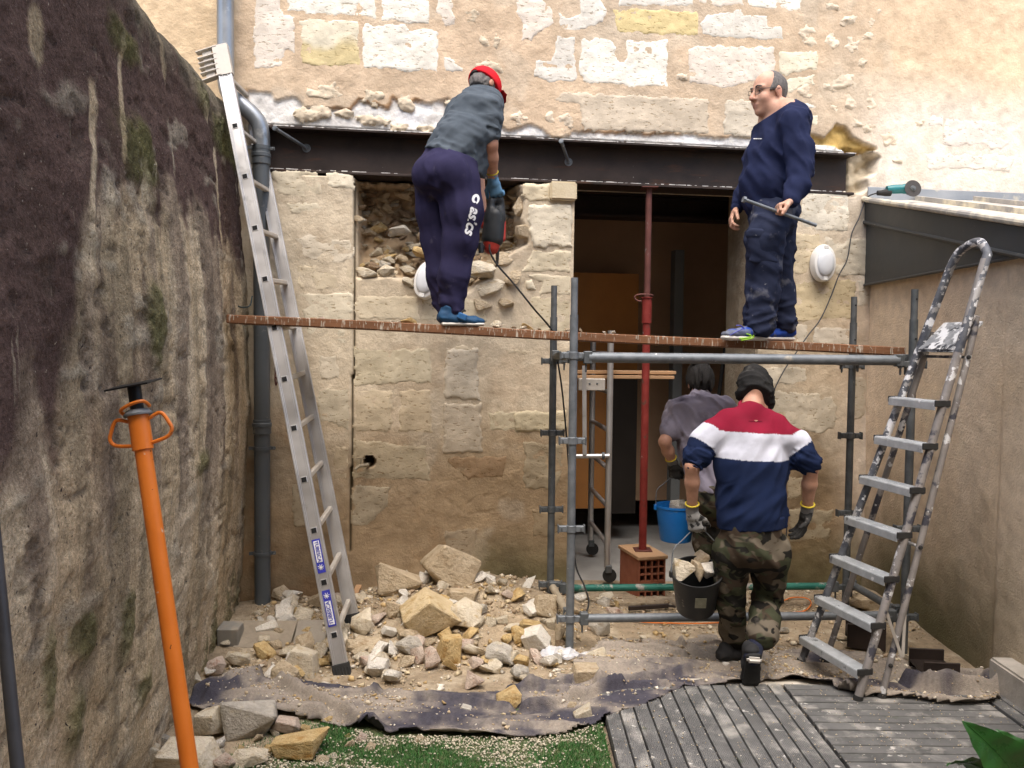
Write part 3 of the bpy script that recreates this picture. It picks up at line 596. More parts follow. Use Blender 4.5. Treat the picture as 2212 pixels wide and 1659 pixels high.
# ================================================================== THINGS
def proj(P):
    d = np.asarray(P, float)-CAM; w_ = np.dot(d, _F); return 1106+FPX*np.dot(d, _R)/w_, 829.5-FPX*np.dot(d, _U)/w_
Z3 = np.array([0, 0, 1.0])
M_steel = gm('beam_steel', (0.026, 0.020, 0.018), (0.062, 0.045, 0.038), 4, 0.55, 0.5, 0.25, 30, 0.004, spots=[((0.10, 0.045, 0.025), 3, 0.60, 0.78, (1, 1, 6)), ((0.55, 0.53, 0.50), 26, 0.72, 0.76)], spec=0.4)
M_galv = gm('galvanised_tube', (0.12, 0.135, 0.147), (0.22, 0.236, 0.25), 14, 0.55, 0.4, 0.12, 60, 0.003, spots=[((0.62, 0.60, 0.56), 30, 0.70, 0.74), ((0.36, 0.33, 0.27), 9, 0.66, 0.78)])
M_galv_d = gm('dull_galvanised_tube', (0.075, 0.085, 0.09), (0.15, 0.16, 0.165), 14, 0.6, 0.4, 0.15, 60, 0.003, spots=[((0.45, 0.42, 0.36), 34, 0.71, 0.75)])
M_green = gm('worn_green_tube', (0.012, 0.10, 0.075), (0.03, 0.16, 0.12), 10, 0.5, 0.1, 0.15, 50, 0.003, spots=[((0.30, 0.28, 0.25), 9, 0.56, 0.62)])
M_alu = gm('brushed_aluminium', (0.50, 0.49, 0.48), (0.62, 0.61, 0.60), 5, 0.42, 0.75, 0.06, 30, 0.002, spots=[((0.33, 0.32, 0.31), 7, 0.62, 0.78)])
M_alu_d = gm('dusty_aluminium', (0.40, 0.37, 0.33), (0.54, 0.50, 0.44), 9, 0.6, 0.4, 0.1, 40, 0.002)
M_black = gm('black_rubber', (0.018, 0.018, 0.018), (0.035, 0.034, 0.032), 12, 0.75, 0, 0.2, 60, 0.003, spots=[((0.20, 0.18, 0.15), 22, 0.66, 0.74)])
M_dark = gm('black_hole', (0.01, 0.01, 0.01), (0.015, 0.015, 0.015), 5, 0.9, 0, 0)
M_white = gm('white_plastic', (0.66, 0.65, 0.62), (0.74, 0.73, 0.70), 5, 0.4, 0, 0.05, 30, 0.002, spec=0.5)
M_lens = gm('frosted_lens', (0.60, 0.63, 0.66), (0.66, 0.68, 0.70), 3, 0.25, 0, 0, spec=0.6)
M_red = gm('worn_red_paint', (0.17, 0.022, 0.018), (0.26, 0.04, 0.032), 12, 0.5, 0.1, 0.2, 40, 0.003, spots=[((0.10, 0.055, 0.04), 14, 0.60, 0.68), ((0.42, 0.30, 0.27), 22, 0.70, 0.74)])
M_rust = gm('rusty_red_tube', (0.09, 0.035, 0.028), (0.15, 0.055, 0.045), 12, 0.6, 0.2, 0.25, 40, 0.003, spots=[((0.22, 0.18, 0.16), 16, 0.66, 0.74)])
M_orange = gm('orange_paint', (0.62, 0.155, 0.016), (0.72, 0.20, 0.024), 5, 0.42, 0, 0.08, 40, 0.002, spots=[((0.05, 0.018, 0.012), 17, 0.685, 0.695), ((.45, .13, .03), 6, .60, .72), ((.60, .42, .30), 40, .70, .73)], spec=0.4)
M_wood = gm('scaffold_wood', (0.13, 0.058, 0.026), (0.23, 0.105, 0.05), 5, 0.8, 0, 0.4, 22, 0.006, stretch=(0.35, 4, 4), spots=[((0.48, 0.42, 0.34), 30, 0.56, 0.68, (2.4, 2.4, 0.35)), ((0.06, 0.035, 0.02), 5, 0.6, 0.75, (0.5, 3, 3))])
M_plank = gm('sawn_pine', (0.34, 0.20, 0.10), (0.48, 0.30, 0.17), 4, 0.75, 0, 0.2, 25, 0.003, stretch=(0.4, 4, 4))
M_pvc = gm('grey_pvc', (0.070, 0.080, 0.088), (0.10, 0.112, 0.12), 3, 0.42, 0, 0.04, 30, 0.002, spots=[((0.24, 0.22, 0.19), 13, 0.64, 0.76)], spec=0.5)
M_terra = gm('hollow_terracotta', (0.26, 0.085, 0.045), (0.36, 0.14, 0.08), 10, 0.9, 0, 0.3, 50, 0.003, spots=[((0.45, 0.36, 0.27), 12, 0.62, 0.74)])

# ------------------------------------------------------------------ steel beam and its bolts
beam = root('steel_beam', wp(0, BEAM_B, -0.12), 'long dark steel beam set into the wall over the door and the broken hole', 'beam')
ft = 0.019
part('web', wbox(BEAM_L, BEAM_R, BEAM_B+ft, BEAM_T-ft, -0.135, -0.120), M_steel, beam, smooth=False)
part('top_flange', wbox(BEAM_L, BEAM_R, BEAM_T-ft, BEAM_T, -0.235, 0.004), M_steel, beam, bevel=0.003)
part('bottom_flange', wbox(BEAM_L, BEAM_R, BEAM_B, BEAM_B+ft, -0.235, 0.006), M_steel, beam, bevel=0.003)
# crust of plaster left along the flange edges, paint scraps
M_crust = gm('plaster_crust', (0.62, 0.60, 0.56), (0.74, 0.72, 0.68), 20, 0.95, 0, 0.6, 60, 0.01)
cr = []
for i in range(420):
    u = BEAM_L + (BEAM_R-BEAM_L)*random.random(); top_ = random.random() < 0.6
    ln = random.uniform(0.008, 0.05); c = wp(u, (BEAM_T-0.001) if top_ else (BEAM_B+ft+0.002), random.uniform(-0.02, 0.004) if not top_ else 0.002)
    cr.append(box(c, (ln, random.uniform(.005, .012), random.uniform(.002, .008)), (WT, WN, Z3)))
tag(part('plaster_crust', cr, M_crust, beam, smooth=False), kind='stuff')
def bolt_at(px, py, tip, name, label):
    u, v = wl(px, py, -0.120); best = (1e9, 0)
    W0 = wp(u, v, -0.12); E = at_y(tip[0], tip[1], W0[1]-.34) if tip else wp(u, v, -0.085); ax_ = nrm(E-W0); L = np.linalg.norm(E-W0)
    r_ = root(name, wp(u, v, -0.12), label, 'bolt', 'bolts through the steel beam')
    part('washer', lathe(wp(u, v, -0.1205), WN, [(0.011, 0), (0.030, 0), (0.030, 0.005), (0.011, 0.005)], 20), M_galv, r_)
    part('rod', cyl(W0-ax_*.005, E, 0.0115, 12), M_galv, r_)
    part('nut', lathe(W0+ax_*.004, ax_, [(0.018, 0), (0.018, 0.014), (0.0, 0.0141)], 6), M_galv, r_)
    if tip: part('nut', lathe(E-ax_*.018, ax_, [(0.018, 0), (0.018, 0.016), (0.0, 0.0161)], 6), M_galv, r_)
bolt_at(662, 320, (592, 276), 'long_bolt', 'long galvanised bolt sticking out of the beam beside the aluminium ladder')
bolt_at(1228, 350, (1212, 304), 'long_bolt', 'galvanised bolt sticking out of the middle of the steel beam')
bolt_at(1752, 372, None, 'short_bolt', 'short bolt end with a round washer at the right end of the beam')

# ------------------------------------------------------------------ rainwater pipe
pc = lambda px, py, h=0.085: onwall(px, py, h)
dp = root('drainpipe', pc(566, 1305), 'grey rainwater pipe with zinc upper length in the corner of the walls', 'drainpipe')
PX = wl(566, 900, 0.085)[0]
part('pipe', cyl(wp(PX, -0.03, .085), wp(PX, wl(566, 345, .085)[1], .085), 0.054, 20), M_pvc, dp)
zu = wl(487, 50, .085)
el = [wp(zu[0], 5.0, .085), wp(zu[0], wl(0, 165, .085)[1]*0+wl(487, 175, .085)[1], .085), wp(zu[0]+0.03, wl(490, 205, .085)[1], .085), wp(PX-0.05, wl(560, 250, .085)[1], .085), wp(PX, wl(566, 285, .085)[1], .085), wp(PX, wl(566, 352, .085)[1], .085)]
part('zinc_pipe', tube([el[0]] + spline(el[1:], 5), 0.056, 18), gm('bright_zinc', (0.24, 0.26, 0.28), (0.34, 0.36, 0.38), 4, 0.38, 0.7, 0.06, 20, 0.003, spots=[((0.55, 0.56, 0.55), 9, 0.6, 0.75)]), dp)
for py, nm in ((340, 'socket'), (922, 'socket')):
    c = wl(566, py, .085)[1]; part(nm, lathe(wp(PX, c-.05, .085), Z3, [(.054, 0), (.062, .003), (.062, .05), (.066, .052), (.066, .075), (.060, .080), (.060, .10), (.054, .102)], 20), M_pvc, dp)
for py in (320, 968, 1195):
    c = wl(566, py, .085)[1]; b = part('bracket', [lathe(wp(PX, c-.012, .085), Z3, [(.055, 0), (.062, 0), (.062, .024), (.055, .024)], 20), box(wp(PX+.075, c, .085), (.03, .012, .022), (WT, WN, Z3)), box(wp(PX-.075, c, .085), (.03, .012, .022), (WT, WN, Z3)), cyl(wp(PX, c, .07), wp(PX, c, -.03), .006, 8)], M_pvc, dp)
    part('screw', cyl(wp(PX+.08, c, .07), wp(PX+.08, c, .115), .005, 8), M_galv, b)
# ------------------------------------------------------------------ small things on the wall
def lamp(c, ax, ay, az, label):
    l = root('wall_lamp', c, label, 'lamp', 'oval bulkhead lamps'); a, b, n = [nrm(q) for q in (ax, ay, az)]
    def ring(pr, nn=28):
        V = []; F = []
        for (r, z) in pr:
            for k in range(nn):
                t = 2*math.pi*k/nn; V.append(c + a*0.088*r*math.cos(t) + b*0.138*r*math.sin(t) + n*z)
        for i in range(len(pr)-1):
            for k in range(nn): F.append((i*nn+k, i*nn+(k+1) % nn, (i+1)*nn+(k+1) % nn, (i+1)*nn+k))
        F.append(tuple((len(pr)-1)*nn+k for k in range(nn))); return V, F
    part('housing', ring([(1.0, 0), (1.04, .02), (1.04, .055), (0.98, .075), (0.80, .082), (.78, .07)]), M_white, l, sharp=50)
    part('lens', ring([(.80, .066), (.78, .085), (.66, .098), (.40, .106), (.05, .108)]), M_lens, l, sharp=60)
    for s in (-1, 1): part('clip', box(c + b*s*.118 + n*.085, (.034, .034, .010), (a, b, n)), M_white, l, bevel=.004)
lamp(onwall(1772, 570, 0.004), WT, Z3, WN, 'oval white wall lamp on the stone pier right of the door, beside a hanging cable')
lamp(onwall(927, 607, 0.0), nrm(WT*0.9+WN*.3-Z3*.2), nrm(Z3+WT*.25-WN*.1), nrm(WN-WT*.35+Z3*.1), 'white lamp hanging loose in the broken hole behind the bending man')
tap = root('wall_tap', onwall(*zp('G', 1060, 870)), 'small old brass tap beside a hole in the wall', 'tap')
tc_ = wl(*zp('G', 1060, 872), .05)
M_brass = gm('dusty_brass', (0.26, 0.22, 0.15), (0.42, 0.36, 0.26), 20, 0.6, 0.4, 0.2, 40, 0.003)
part('body', [tube([wp(tc_[0]+.05, tc_[1]-.005, -.1), wp(tc_[0]+.03, tc_[1], .03), wp(tc_[0]-.02, tc_[1], .06), wp(tc_[0]-.05, tc_[1]-.025, .07)], [.011, .013, .012, .010], 10)], M_brass, tap)
part('handle', [cyl(wp(tc_[0]-.01, tc_[1], .05), wp(tc_[0]-.01, tc_[1]+.05, .05), .006, 8), bar(wp(tc_[0]-.045, tc_[1]+.052, .05), wp(tc_[0]+.02, tc_[1]+.052, .05), .008, .006)], M_brass, tap)

# ------------------------------------------------------------------ aluminium ladder leaning on the left wall
LB = at_z(739, 1452, 0.0); LT = at_y(477, 108, 5.32)
la = nrm(LT-LB); Llen = np.linalg.norm(LT-LB); lr = np.array([-0.03, 0.56, 0.02]); lw_ = np.linalg.norm(lr); lrn = lr/lw_; lp = nrm(np.cross(la, lrn)); lrn2 = nrm(np.cross(lp, la))
lad = root('extension_ladder', LB, 'aluminium extension ladder with blue stickers leaning against the stained wall', 'ladder')
SW, STK = 0.086, 0.026
for k in (0, 1):
    o0 = LB + lr*k; o1 = LT + lr*k
    if k: o0 = o0 + la*0.08
    st = part('stile', [bar(o0, o1, STK, SW, lp)] + [bar(o0+lp*s*(SW/2-.006)-lrn2*(STK/2+.0015), o1+lp*s*(SW/2-.006)-lrn2*(STK/2+.0015), .004, .010, lp) for s in (-1, 1)] + [bar(o0+lp*s*.026-lrn2*(STK/2+.001), o1+lp*s*.026-lrn2*(STK/2+.001), .003, .004, lp) for s in (-1, 1)], M_alu, lad, bevel=.0015)
    f = part('foot', [bar(o0-la*.035, o0+la*.05, STK+.014, SW+.012, lp)] + [bar(o0-la*.04+lp*q, o0+la*.03+lp*q, STK+.022, .008, lp) for q in np.linspace(-.042, .042, 6)], M_black, lad, bevel=.004)
    # cast end bracket with ribs
    e = LT + lr*k - la*.02; ub = -lp if lp[0] > 0 else lp
    br_ = part('end_bracket', [bar(e-la*.16, e+la*.05, STK+.014, SW+.012, lp), bar(e+la*.045+ub*.02, e+la*.03+ub*.155, STK+.02, .008, la), bar(e-la*.15+ub*.02, e-la*.17+ub*.155, STK+.02, .008, la), bar(e-la*.16+ub*.09, e+la*.04+ub*.09, .01, .06, ub)] , M_alu_d, lad, bevel=.002)
    for q in (-.11, -.075, -.04, -.005): part('rib', bar(e+la*q+ub*.03, e+la*(q-.01)+ub*.15, STK+.018, .008, la), M_alu_d, br_, bevel=.002)
hp = [(490, 160), (513, 272), (537, 383), (560, 494), (582, 602), (602, 709.5), (622, 817), (643, 925.6), (662, 1034.7), (683, 1145), (704, 1256.8), (724, 1370)]
rung_pos = []
for (hx_, hy_) in hp:
    best = min(((math.hypot(*(np.array(proj(LB+la*s))-(hx_, hy_))), s) for s in np.arange(0.05, Llen, 0.01)))
    c = LB + la*best[1]; rung_pos.append(c)
    rg = part('rung', [bar(c+lrn2*.012, c+lr-lrn2*.012, .030, .030, la)], M_alu_d, lad, bevel=.005)
    part('socket_rim', [bar(c-lrn2*(STK/2+.003), c-lrn2*(STK/2-.004), .040, .040, la)], M_alu, rg, bevel=.004)
    part('socket_hole', [bar(c-lrn2*(STK/2+.0042), c-lrn2*(STK/2+.001), .030, .030, la)], M_dark, rg, bevel=.003)
M_blue = gm('blue_sticker', (0.03, 0.035, 0.30), (0.045, 0.05, 0.38), 8, 0.4, 0, 0, spots=[((0.45, 0.45, 0.5), 60, 0.68, 0.72)], spec=0.4)
M_wh2 = gm('white_print', (0.70, 0.70, 0.70), (0.78, 0.78, 0.78), 8, 0.5, 0, 0, spots=[((0.12, 0.13, 0.4), 50, 0.70, 0.74)])
def text_shape(body, size, o, xd, yd, off=0.0, shear=0.0, bold=0.0):
    cu = bpy.data.curves.new('lettering', 'FONT'); cu.body = body; cu.size = size; cu.align_x = 'CENTER'; cu.align_y = 'CENTER'; cu.shear = shear; cu.offset = bold
    ob = bpy.data.objects.new('lettering', cu); COL.objects.link(ob); dg = bpy.context.evaluated_depsgraph_get()
    me = bpy.data.meshes.new_from_object(ob.evaluated_get(dg)); n_ = np.cross(xd, yd)
    V = [np.asarray(o) + np.asarray(xd)*v.co.x + np.asarray(yd)*v.co.y + n_*off for v in me.vertices]; F = [tuple(p.vertices) for p in me.polygons]
    bpy.data.objects.remove(ob); bpy.data.curves.remove(cu); bpy.data.meshes.remove(me); return V, F
def at_lad(px, py):
    return min(((math.hypot(*(np.array(proj(LB+la*s))-(px, py))), s) for s in np.arange(0.02, Llen, 0.005)))[1]
fo = -lrn2*(STK/2+.0018)
for (y0, y1, x0, emb) in ((1163, 1238, 694, 1), (1274, 1355, 713, 0)):
    s0, s1 = at_lad(x0-6, y1), at_lad(x0-6, y0)
    sk_ = part('sticker', [bar(LB+la*s0+fo, LB+la*s1+fo, .0016, .046, lp)], M_blue, lad, smooth=False)
    # the white field with the maker's name, and a rayed emblem at one end
    sm = s0 + (s1-s0)*(0.30 if not emb else 0.32); f0, f1 = (s0+.01, s1-.062) if not emb else (s0+.062, s1-.01)
    part('white_field', [bar(LB+la*f0+fo*1.14, LB+la*f1+fo*1.14, .0016, .033, lp)], M_wh2, sk_, smooth=False)
    dirx = la if not emb else -la; diry = np.cross(-lrn2, dirx)
    part('lettering', [text_shape('TUBESCA', (f1-f0)*0.232, LB+la*((f0+f1)/2)+fo*1.3, dirx, diry, 0.0, 0, 0.0006)], M_blue, sk_, smooth=False)
    ec = LB + la*((s1-.032) if not emb else (s0+.032)) + fo*1.2
    part('emblem', [bar(ec - q*.015, ec + q*.019, .0012, .003, lp) for q in [nrm(lp*math.cos(t)+la*math.sin(t)) for t in (0.5, 1.3, 2.1, 2.9)]], M_wh2, sk_, smooth=False)

# ------------------------------------------------------------------ scaffold
FLp = at_z(1230, 1413, 0); FRp = at_z(1951, 1404, 0); dv = nrm(FRp-FLp); bk = np.array([-dv[1], dv[0], 0])
RLp = at_y(1191, 1100, FLp[1]+0.74); RLp[2] = 0; RRp = RLp + (FRp-FLp); RRp[0] = at_y(1832, 1100, RRp[1])[0]
scf = root('tube_scaffold', FLp, 'galvanised tube scaffold carrying the plank in front of the doorway', 'scaffold')
def zat(px, py, P): return at_y(px, py, P[1])[2]
posts = {'fl': (FLp, zat(1245, 600, FLp), zat(1243, 680, FLp), M_galv), 'rl': (RLp, zat(1197, 617, RLp), zat(1196, 685, RLp), M_galv_d),
         'fr': (FRp, zat(1975, 625, FRp), zat(1972, 690, FRp), M_galv_d), 'rr': (RRp, zat(1838, 641, RRp), zat(1838, 697, RRp), M_galv_d)}
for k, (P, zt_, zj, mt) in posts.items():
    p_ = part('post', [cyl(P+Z3*-.03, P+Z3*zj, .0245, 16)], mt, scf)
    part('spigot', [tube([P+Z3*(zj-.02), P+Z3*zt_], .0205, 16)], mt, p_)
    if k in ('rr', 'fr'): 
        for q in (.06, .30): part('pin_hole', [cyl(P+Z3*(zt_-q)+np.array([.004, -.0262, 0])+(0 if q > .25 else 1)*np.array([0, .004, 0]), P+Z3*(zt_-q)+np.array([.004, -.015, 0]), .006, 8)], M_dark, p_)
def coupler(P, z, mt, a=dv, b=bk):
    c = P + Z3*z
    o = part('rosette', [lathe(c-Z3*.022, Z3, [(.0246, 0), (.031, 0), (.031, .044), (.0246, .044)], 16)] + [box(c+q*.055, (.055, .034, .036), (q, np.cross(Z3, q), Z3)) for q in (a, -a)], mt, scf, bevel=.003)
    for q in (a, -a): part('wedge', [box(c+q*.058 + Z3*.0, (.012, .040, .022), (q, np.cross(Z3, q), Z3)), box(c+q*.078, (.008, .044, .05), (q, np.cross(Z3, q), Z3))], M_galv_d if mt is M_galv else mt, o, bevel=.002)
    return o
zt = zat(1262, 772, FLp); zl = zat(1250, 1336, FLp)
for py, x in ((768, 1242), (952, 1238), (1142, 1235), (1336, 1231)): coupler(FLp, zat(x, py, FLp), M_galv)
for py in (780, 935, 1100, 1262): coupler(RLp, zat(1192, py, RLp), M_galv_d)
for py in (787, 1142, 1333): coupler(FRp, zat(1955, py, FRp), M_galv_d)
for py in (790, 941, 1108, 1268): coupler(RRp, zat(1833, py, RRp), M_galv_d)
zr = zat(1240, 1271, RLp)
def ledger(nm, A, B, z, r_, mt, m0=.09, m1=.09):
    d_ = nrm(B-A); o = part(nm, [cyl(A+d_*m0+Z3*z, B-d_*m1+Z3*z, r_, 16)], mt, scf)
    for E, s in ((A, 1), (B, -1)): part('wedge_head', [box(E+d_*s*.085+Z3*z, (.05, .05, .075), (d_, np.cross(Z3, d_), Z3)), box(E+d_*s*.075+Z3*(z-.055), (.010, .02, .07), (d_, np.cross(Z3, d_), Z3))], M_galv_d, o, bevel=.006)
ledger('ledger', FLp, FRp, zt, .031, M_galv); ledger('ledger', FLp, FRp, zl, .026, M_galv)
ledger('ledger', RLp, RRp, zt-.01, .025, M_galv_d); ledger('ledger', RLp, RRp, zr, .025, M_green)
M_dirtytube = gm('dirty_tube', (0.28, 0.23, 0.16), (0.42, 0.36, 0.27), 10, 0.8, 0.2, 0.2, 40, .003)
for A, B in ((FLp, RLp), (FRp, RRp)):
    ledger('transom', A, B, zt, .025, M_galv_d, .05, .05); ledger('transom', A, B, zl, .025, M_dirtytube if A is FLp else M_galv_d, .05, .05)
# ------------------------------------------------------------------ the plank
BL = at_y(488, 698, 4.93); BR = at_y(1957, 774, FRp[1]+0.12)
BR[2] = max(BR[2], zt+.026)
bd = nrm(BR-BL); bb = nrm(np.cross(Z3, bd)); bu = np.cross(bd, bb); BW, BTk = 0.36, 0.052
bo = root('scaffold_plank', BL, 'long wooden plank splashed with plaster from the ladder to the scaffold', 'plank')
NB = 60; bv = []; 
for i in range(NB+1):
    t = i/NB; c = BL*(1-t)+BR*t + bu*0.012*math.sin(t*9)*.3
    for (y_, z_) in ((0, 0), (0, BTk), (BW, BTk), (BW, 0)): bv.append(c + bb*y_ + bu*z_)
bf = [(i*4+k, (i+1)*4+k, (i+1)*4+(k+1) % 4, i*4+(k+1) % 4) for i in range(NB) for k in range(4)] + [(3, 2, 1, 0), tuple(NB*4+k for k in range(4))]
part('board', (bv, bf), M_wood, bo, bevel=.005)
def on_board(px, dy=0.0):
    """point on the plank's top, dy behind its front edge, seen at picture column px"""
    best = min(((abs(proj(BL*(1-t)+BR*t + bb*dy + bu*BTk)[0]-px), t) for t in np.arange(0, 1.0001, .002))); return BL*(1-best[1])+BR*best[1] + bb*dy + bu*BTk
# white drips down the edge
dr = []
for i in range(110):
    t = random.random(); L = random.uniform(.006, .042)*random.random()**.5; c = BL*(1-t)+BR*t - bb*.0012 + bu*(BTk-L/2-random.uniform(0, .012)); dr.append(box(c, (random.uniform(.002, .0065), .002, L), (bd, bb, bu)))
tag(part('plaster_drips', dr, gm('plaster_drip', (0.30, 0.25, 0.19), (0.46, 0.41, 0.33), 20, .95, 0, .2), bo, smooth=False), kind='stuff')

# ------------------------------------------------------------------ red prop on hollow bricks under the beam
RP = onwall(1388, 1188, -0.03); zb = RP[2]; 
prp = root('red_prop', RP, 'red adjustable steel prop standing on hollow bricks in the doorway', 'prop')
ztop = BEAM_B; zj = at_y(1393, 690, RP[1])[2]; zc = at_y(1393, 642, RP[1])[2]
part('outer_tube', cyl(RP+Z3*.004, RP+Z3*(zj-zb), .0295, 16), M_red, prp)
part('collar', lathe(RP+Z3*(zj-zb-.03), Z3, [(.030, 0), (.0365, .002), (.0365, zc-zj+.02), (.044, zc-zj+.022), (.044, zc-zj+.030), (.024, zc-zj+.031)], 18), M_red, prp)
part('inner_tube', cyl(RP+Z3*(zj-zb), RP+Z3*(ztop-zb-.006), .0235, 14), M_rust, prp)
part('foot_plate', box(RP+Z3*.003, (.13, .13, .007)), M_rust, prp); part('head_plate', box(RP+Z3*(ztop-zb-.004), (.12, .12, .008)), M_rust, prp)
hz = zc-zb+.012; part('pin', tube(spline([RP+np.array([.04, -.03, hz]), RP+np.array([.0, -.045, hz+.005]), RP+np.array([-.07, -.05, hz+.004]), RP+np.array([-.10, -.045, hz-.015]), RP+np.array([-.08, -.05, hz-.04]), RP+np.array([-.05, -.05, hz-.045])], 5), .006, 8), M_rust, prp)
# bricks under it
ba = R(15); bx_, by_ = np.array([math.cos(ba), math.sin(ba), 0]), np.array([-math.sin(ba), math.cos(ba), 0])
zb0 = -.02; HT = zb-zb0; bc = RP*1.0; bc[2] = 0
def hollow(z0, rows, cols, W=.215, D=.36, h=None, label=None, c=None):
    o = root('hollow_brick', bc+Z3*z0, label, 'brick', 'hollow bricks under the red prop'); cc = (bc if c is None else c)
    sh = [box(cc+bx_*x+Z3*(z0+h/2), (.010, D, h), (bx_, by_, Z3)) for x in np.linspace(-W/2+.005, W/2-.005, cols+1)]
    sh += [box(cc+Z3*(z0+z_), (W-.002, D-.004, .010), (bx_, by_, Z3)) for z_ in np.linspace(.005, h-.005, rows+1)]
    part('shell', sh, M_terra, o, smooth=False)
    part('core', box(cc+by_*.06+Z3*(z0+h/2), (W-.012, D*.5, h-.012), (bx_, by_, Z3)), M_dark, o, smooth=False)
    return o
h1 = HT*0.40; h2 = HT*0.52
hollow(zb0, 2, 4, h=h1, label='lower hollow terracotta brick standing on the rubble under the red prop')
hollow(zb0+h1+.001, 3, 4, h=h2-.002, label='upper hollow terracotta brick carrying the wooden pad of the red prop')
pad = part('wooden_pad', box(bc-by_*.0+Z3*(zb0+h1+h2+(HT-h1-h2)/2), (.24, .39, HT-h1-h2), (bx_, by_, Z3)), M_plank, at=bc+Z3*(zb0+h1+h2), bevel=.004); tag(pad, 'square wooden pad between the red prop and the hollow bricks', 'pad')

# ------------------------------------------------------------------ orange prop on the left
OT = at_y(289, 832, 2.74); O1 = at_y(372, 1400, 2.63); oa = nrm(OT-O1); OB = OT - oa*(OT[2]-0.0)/oa[2]
op = root('orange_prop', OB, 'orange steel prop with looped handles leaning against the stained wall', 'prop')
def oat(py): 
    return min(((abs(proj(OB+oa*s)[1]-py), s) for s in np.arange(0.3, np.linalg.norm(OT-OB)+.1, .004)))[1]
s_c0, s_c1 = oat(968), oat(898)
part('outer_tube', cyl(OB, OB+oa*s_c0, .0272, 24), M_orange, op)
part('collar', lathe(OB+oa*s_c0, oa, [(.0275, -.008), (.0335, -.006), (.0335, s_c1-s_c0), (.027, s_c1-s_c0+.002)], 24), M_orange, op)
part('ring', lathe(OB+oa*s_c1, oa, [(.024, 0), (.045, .0), (.046, .006), (.034, .020), (.024, .020)], 24), M_galv, op)
M_blk = gm('black_painted_tube', (0.012, 0.012, 0.013), (0.02, 0.02, 0.021), 8, .45, .3, .05); se = np.linalg.norm(OT-OB)
part('inner_tube', cyl(OB+oa*s_c0, OT, .0215, 20), M_blk, op)
pn = nrm(oa*0.93+np.array([0.0, -.20, 0])); pa_ = nrm(np.cross(pn, np.array([0, 1.0, 0]))); pa_ = pa_ if pa_[0] > 0 else -pa_
part('head_plate', box(OT+oa*.002, (.145, .12, .006), (pa_, np.cross(pn, pa_), pn)), M_blk, op, bevel=.001)
oside = nrm(np.cross(oa, np.array([0, 1.0, 0]))); oside = oside if oside[0] > 0 else -oside
for s in (-1, 1):
    c0 = OB+oa*(s_c1-.015); c1 = OB+oa*(s_c0+.012)
    part('handle', tube(spline([c0+oside*s*.034, c0+oside*s*.075+oa*.012, c0+oside*s*.098-oa*.025, (c0+c1)/2+oside*s*.104-oa*.01, c1+oside*s*.085+oa*.01, c1+oside*s*.034], 6), .0062, 10), M_orange, op)
part('pin', tube(spline([OB+oa*(s_c1+.026)+oside*.042-lp*0, OB+oa*(s_c1+.045)+oside*.038+np.array([0, -.035, 0]), OB+oa*(s_c1+.042)+np.array([0, -.042, 0]), OB+oa*(s_c1+.028)-oside*.040+np.array([0, -.030, 0]), OB+oa*(s_c1+.012)-oside*.044, OB+oa*(s_c1+.010)-oside*.03+np.array([0, .02, 0])], 5), .006, 8), M_orange, op)
part('foot_plate', box(OB+Z3*.004, (.14, .14, .008)), M_orange, op)
# grey tube beside it
T0 = at_y(-10, 1180, 1.84); T1 = at_y(38, 1659, 1.76); ta = nrm(T0-T1); TB = T0 - ta*(T0[2])/ta[2]
gt = part('grey_tube', cyl(TB, T0+ta*.1, .0140, 18), gm('painted_grey_tube', (0.055, 0.055, 0.060), (0.085, 0.085, 0.09), 6, .45, .3, .1), at=TB); tag(gt, 'plain dark grey tube leaning on the stained wall beside the orange prop', 'tube')

# ------------------------------------------------------------------ paint-splashed stepladder
M_paint = gm('paint_splashed_tube', (0.045, 0.05, 0.065), (0.15, 0.155, 0.165), 15, 0.55, 0.15, 0.15, 30, .003, spots=[((0.32, 0.31, 0.30), 12, 0.54, 0.58), ((0.68, 0.68, 0.68), 19, 0.56, 0.60), ((0.74, 0.74, 0.74), 9, 0.60, 0.63)])
M_paint2 = gm('paint_splashed_grey', (0.20, 0.185, 0.175), (0.34, 0.315, 0.295), 10, 0.55, 0.2, 0.15, 30, .003, spots=[((0.07, 0.07, 0.085), 9, 0.55, 0.60), ((0.68, 0.68, 0.68), 15, 0.60, 0.63)])
M_tread = gm('paint_splashed_tread', (0.34, 0.36, 0.37), (0.52, 0.54, 0.55), 14, 0.5, 0.25, 0.3, 60, .003, spots=[((0.16, 0.17, 0.18), 13, 0.62, 0.70), ((0.72, 0.72, 0.72), 16, 0.66, 0.70)])
M_plat = gm('paint_splashed_platform', (0.16, 0.17, 0.18), (0.36, 0.37, 0.38), 22, 0.5, 0.4, 0.2, 50, .003, spots=[((0.70, 0.71, 0.72), 14, 0.46, 0.52), ((0.05, .055, .065), 18, .55, .60)])
SN0 = at_z(1850, 1520, 0.012); SF0 = at_z(1727, 1440, 0.012)      # near and far front feet
SN1 = at_y(2092, 690, SN0[1]+.06); SF1 = at_y(1990, 745, SF0[1]-.06)  # about platform height
sl_ = root('stepladder', SN0, 'tall paint-splashed folding stepladder with hoop handrail beside the lean-to', 'stepladder')
SNT = at_y(2128, 560, SN0[1]+.07); SFT = at_y(2052, 580, SF0[1]-.14)
SNm = SN0 + (SNT-SN0)*0.78; SFm = SF0 + (SFT-SF0)*0.78
hoop = spline([SFT, SFT*.82+SNT*.18+Z3*.085+np.array([.02, 0, 0]), SFT*.35+SNT*.65+Z3*.11+np.array([.03, 0, 0]), SNT+Z3*.03+np.array([.012, 0, 0])], 6)
part('stile', tube([SN0, SNT], .0215, 14), M_paint2, sl_); part('stile', tube([SF0, SFT], .0215, 14), M_paint, sl_)
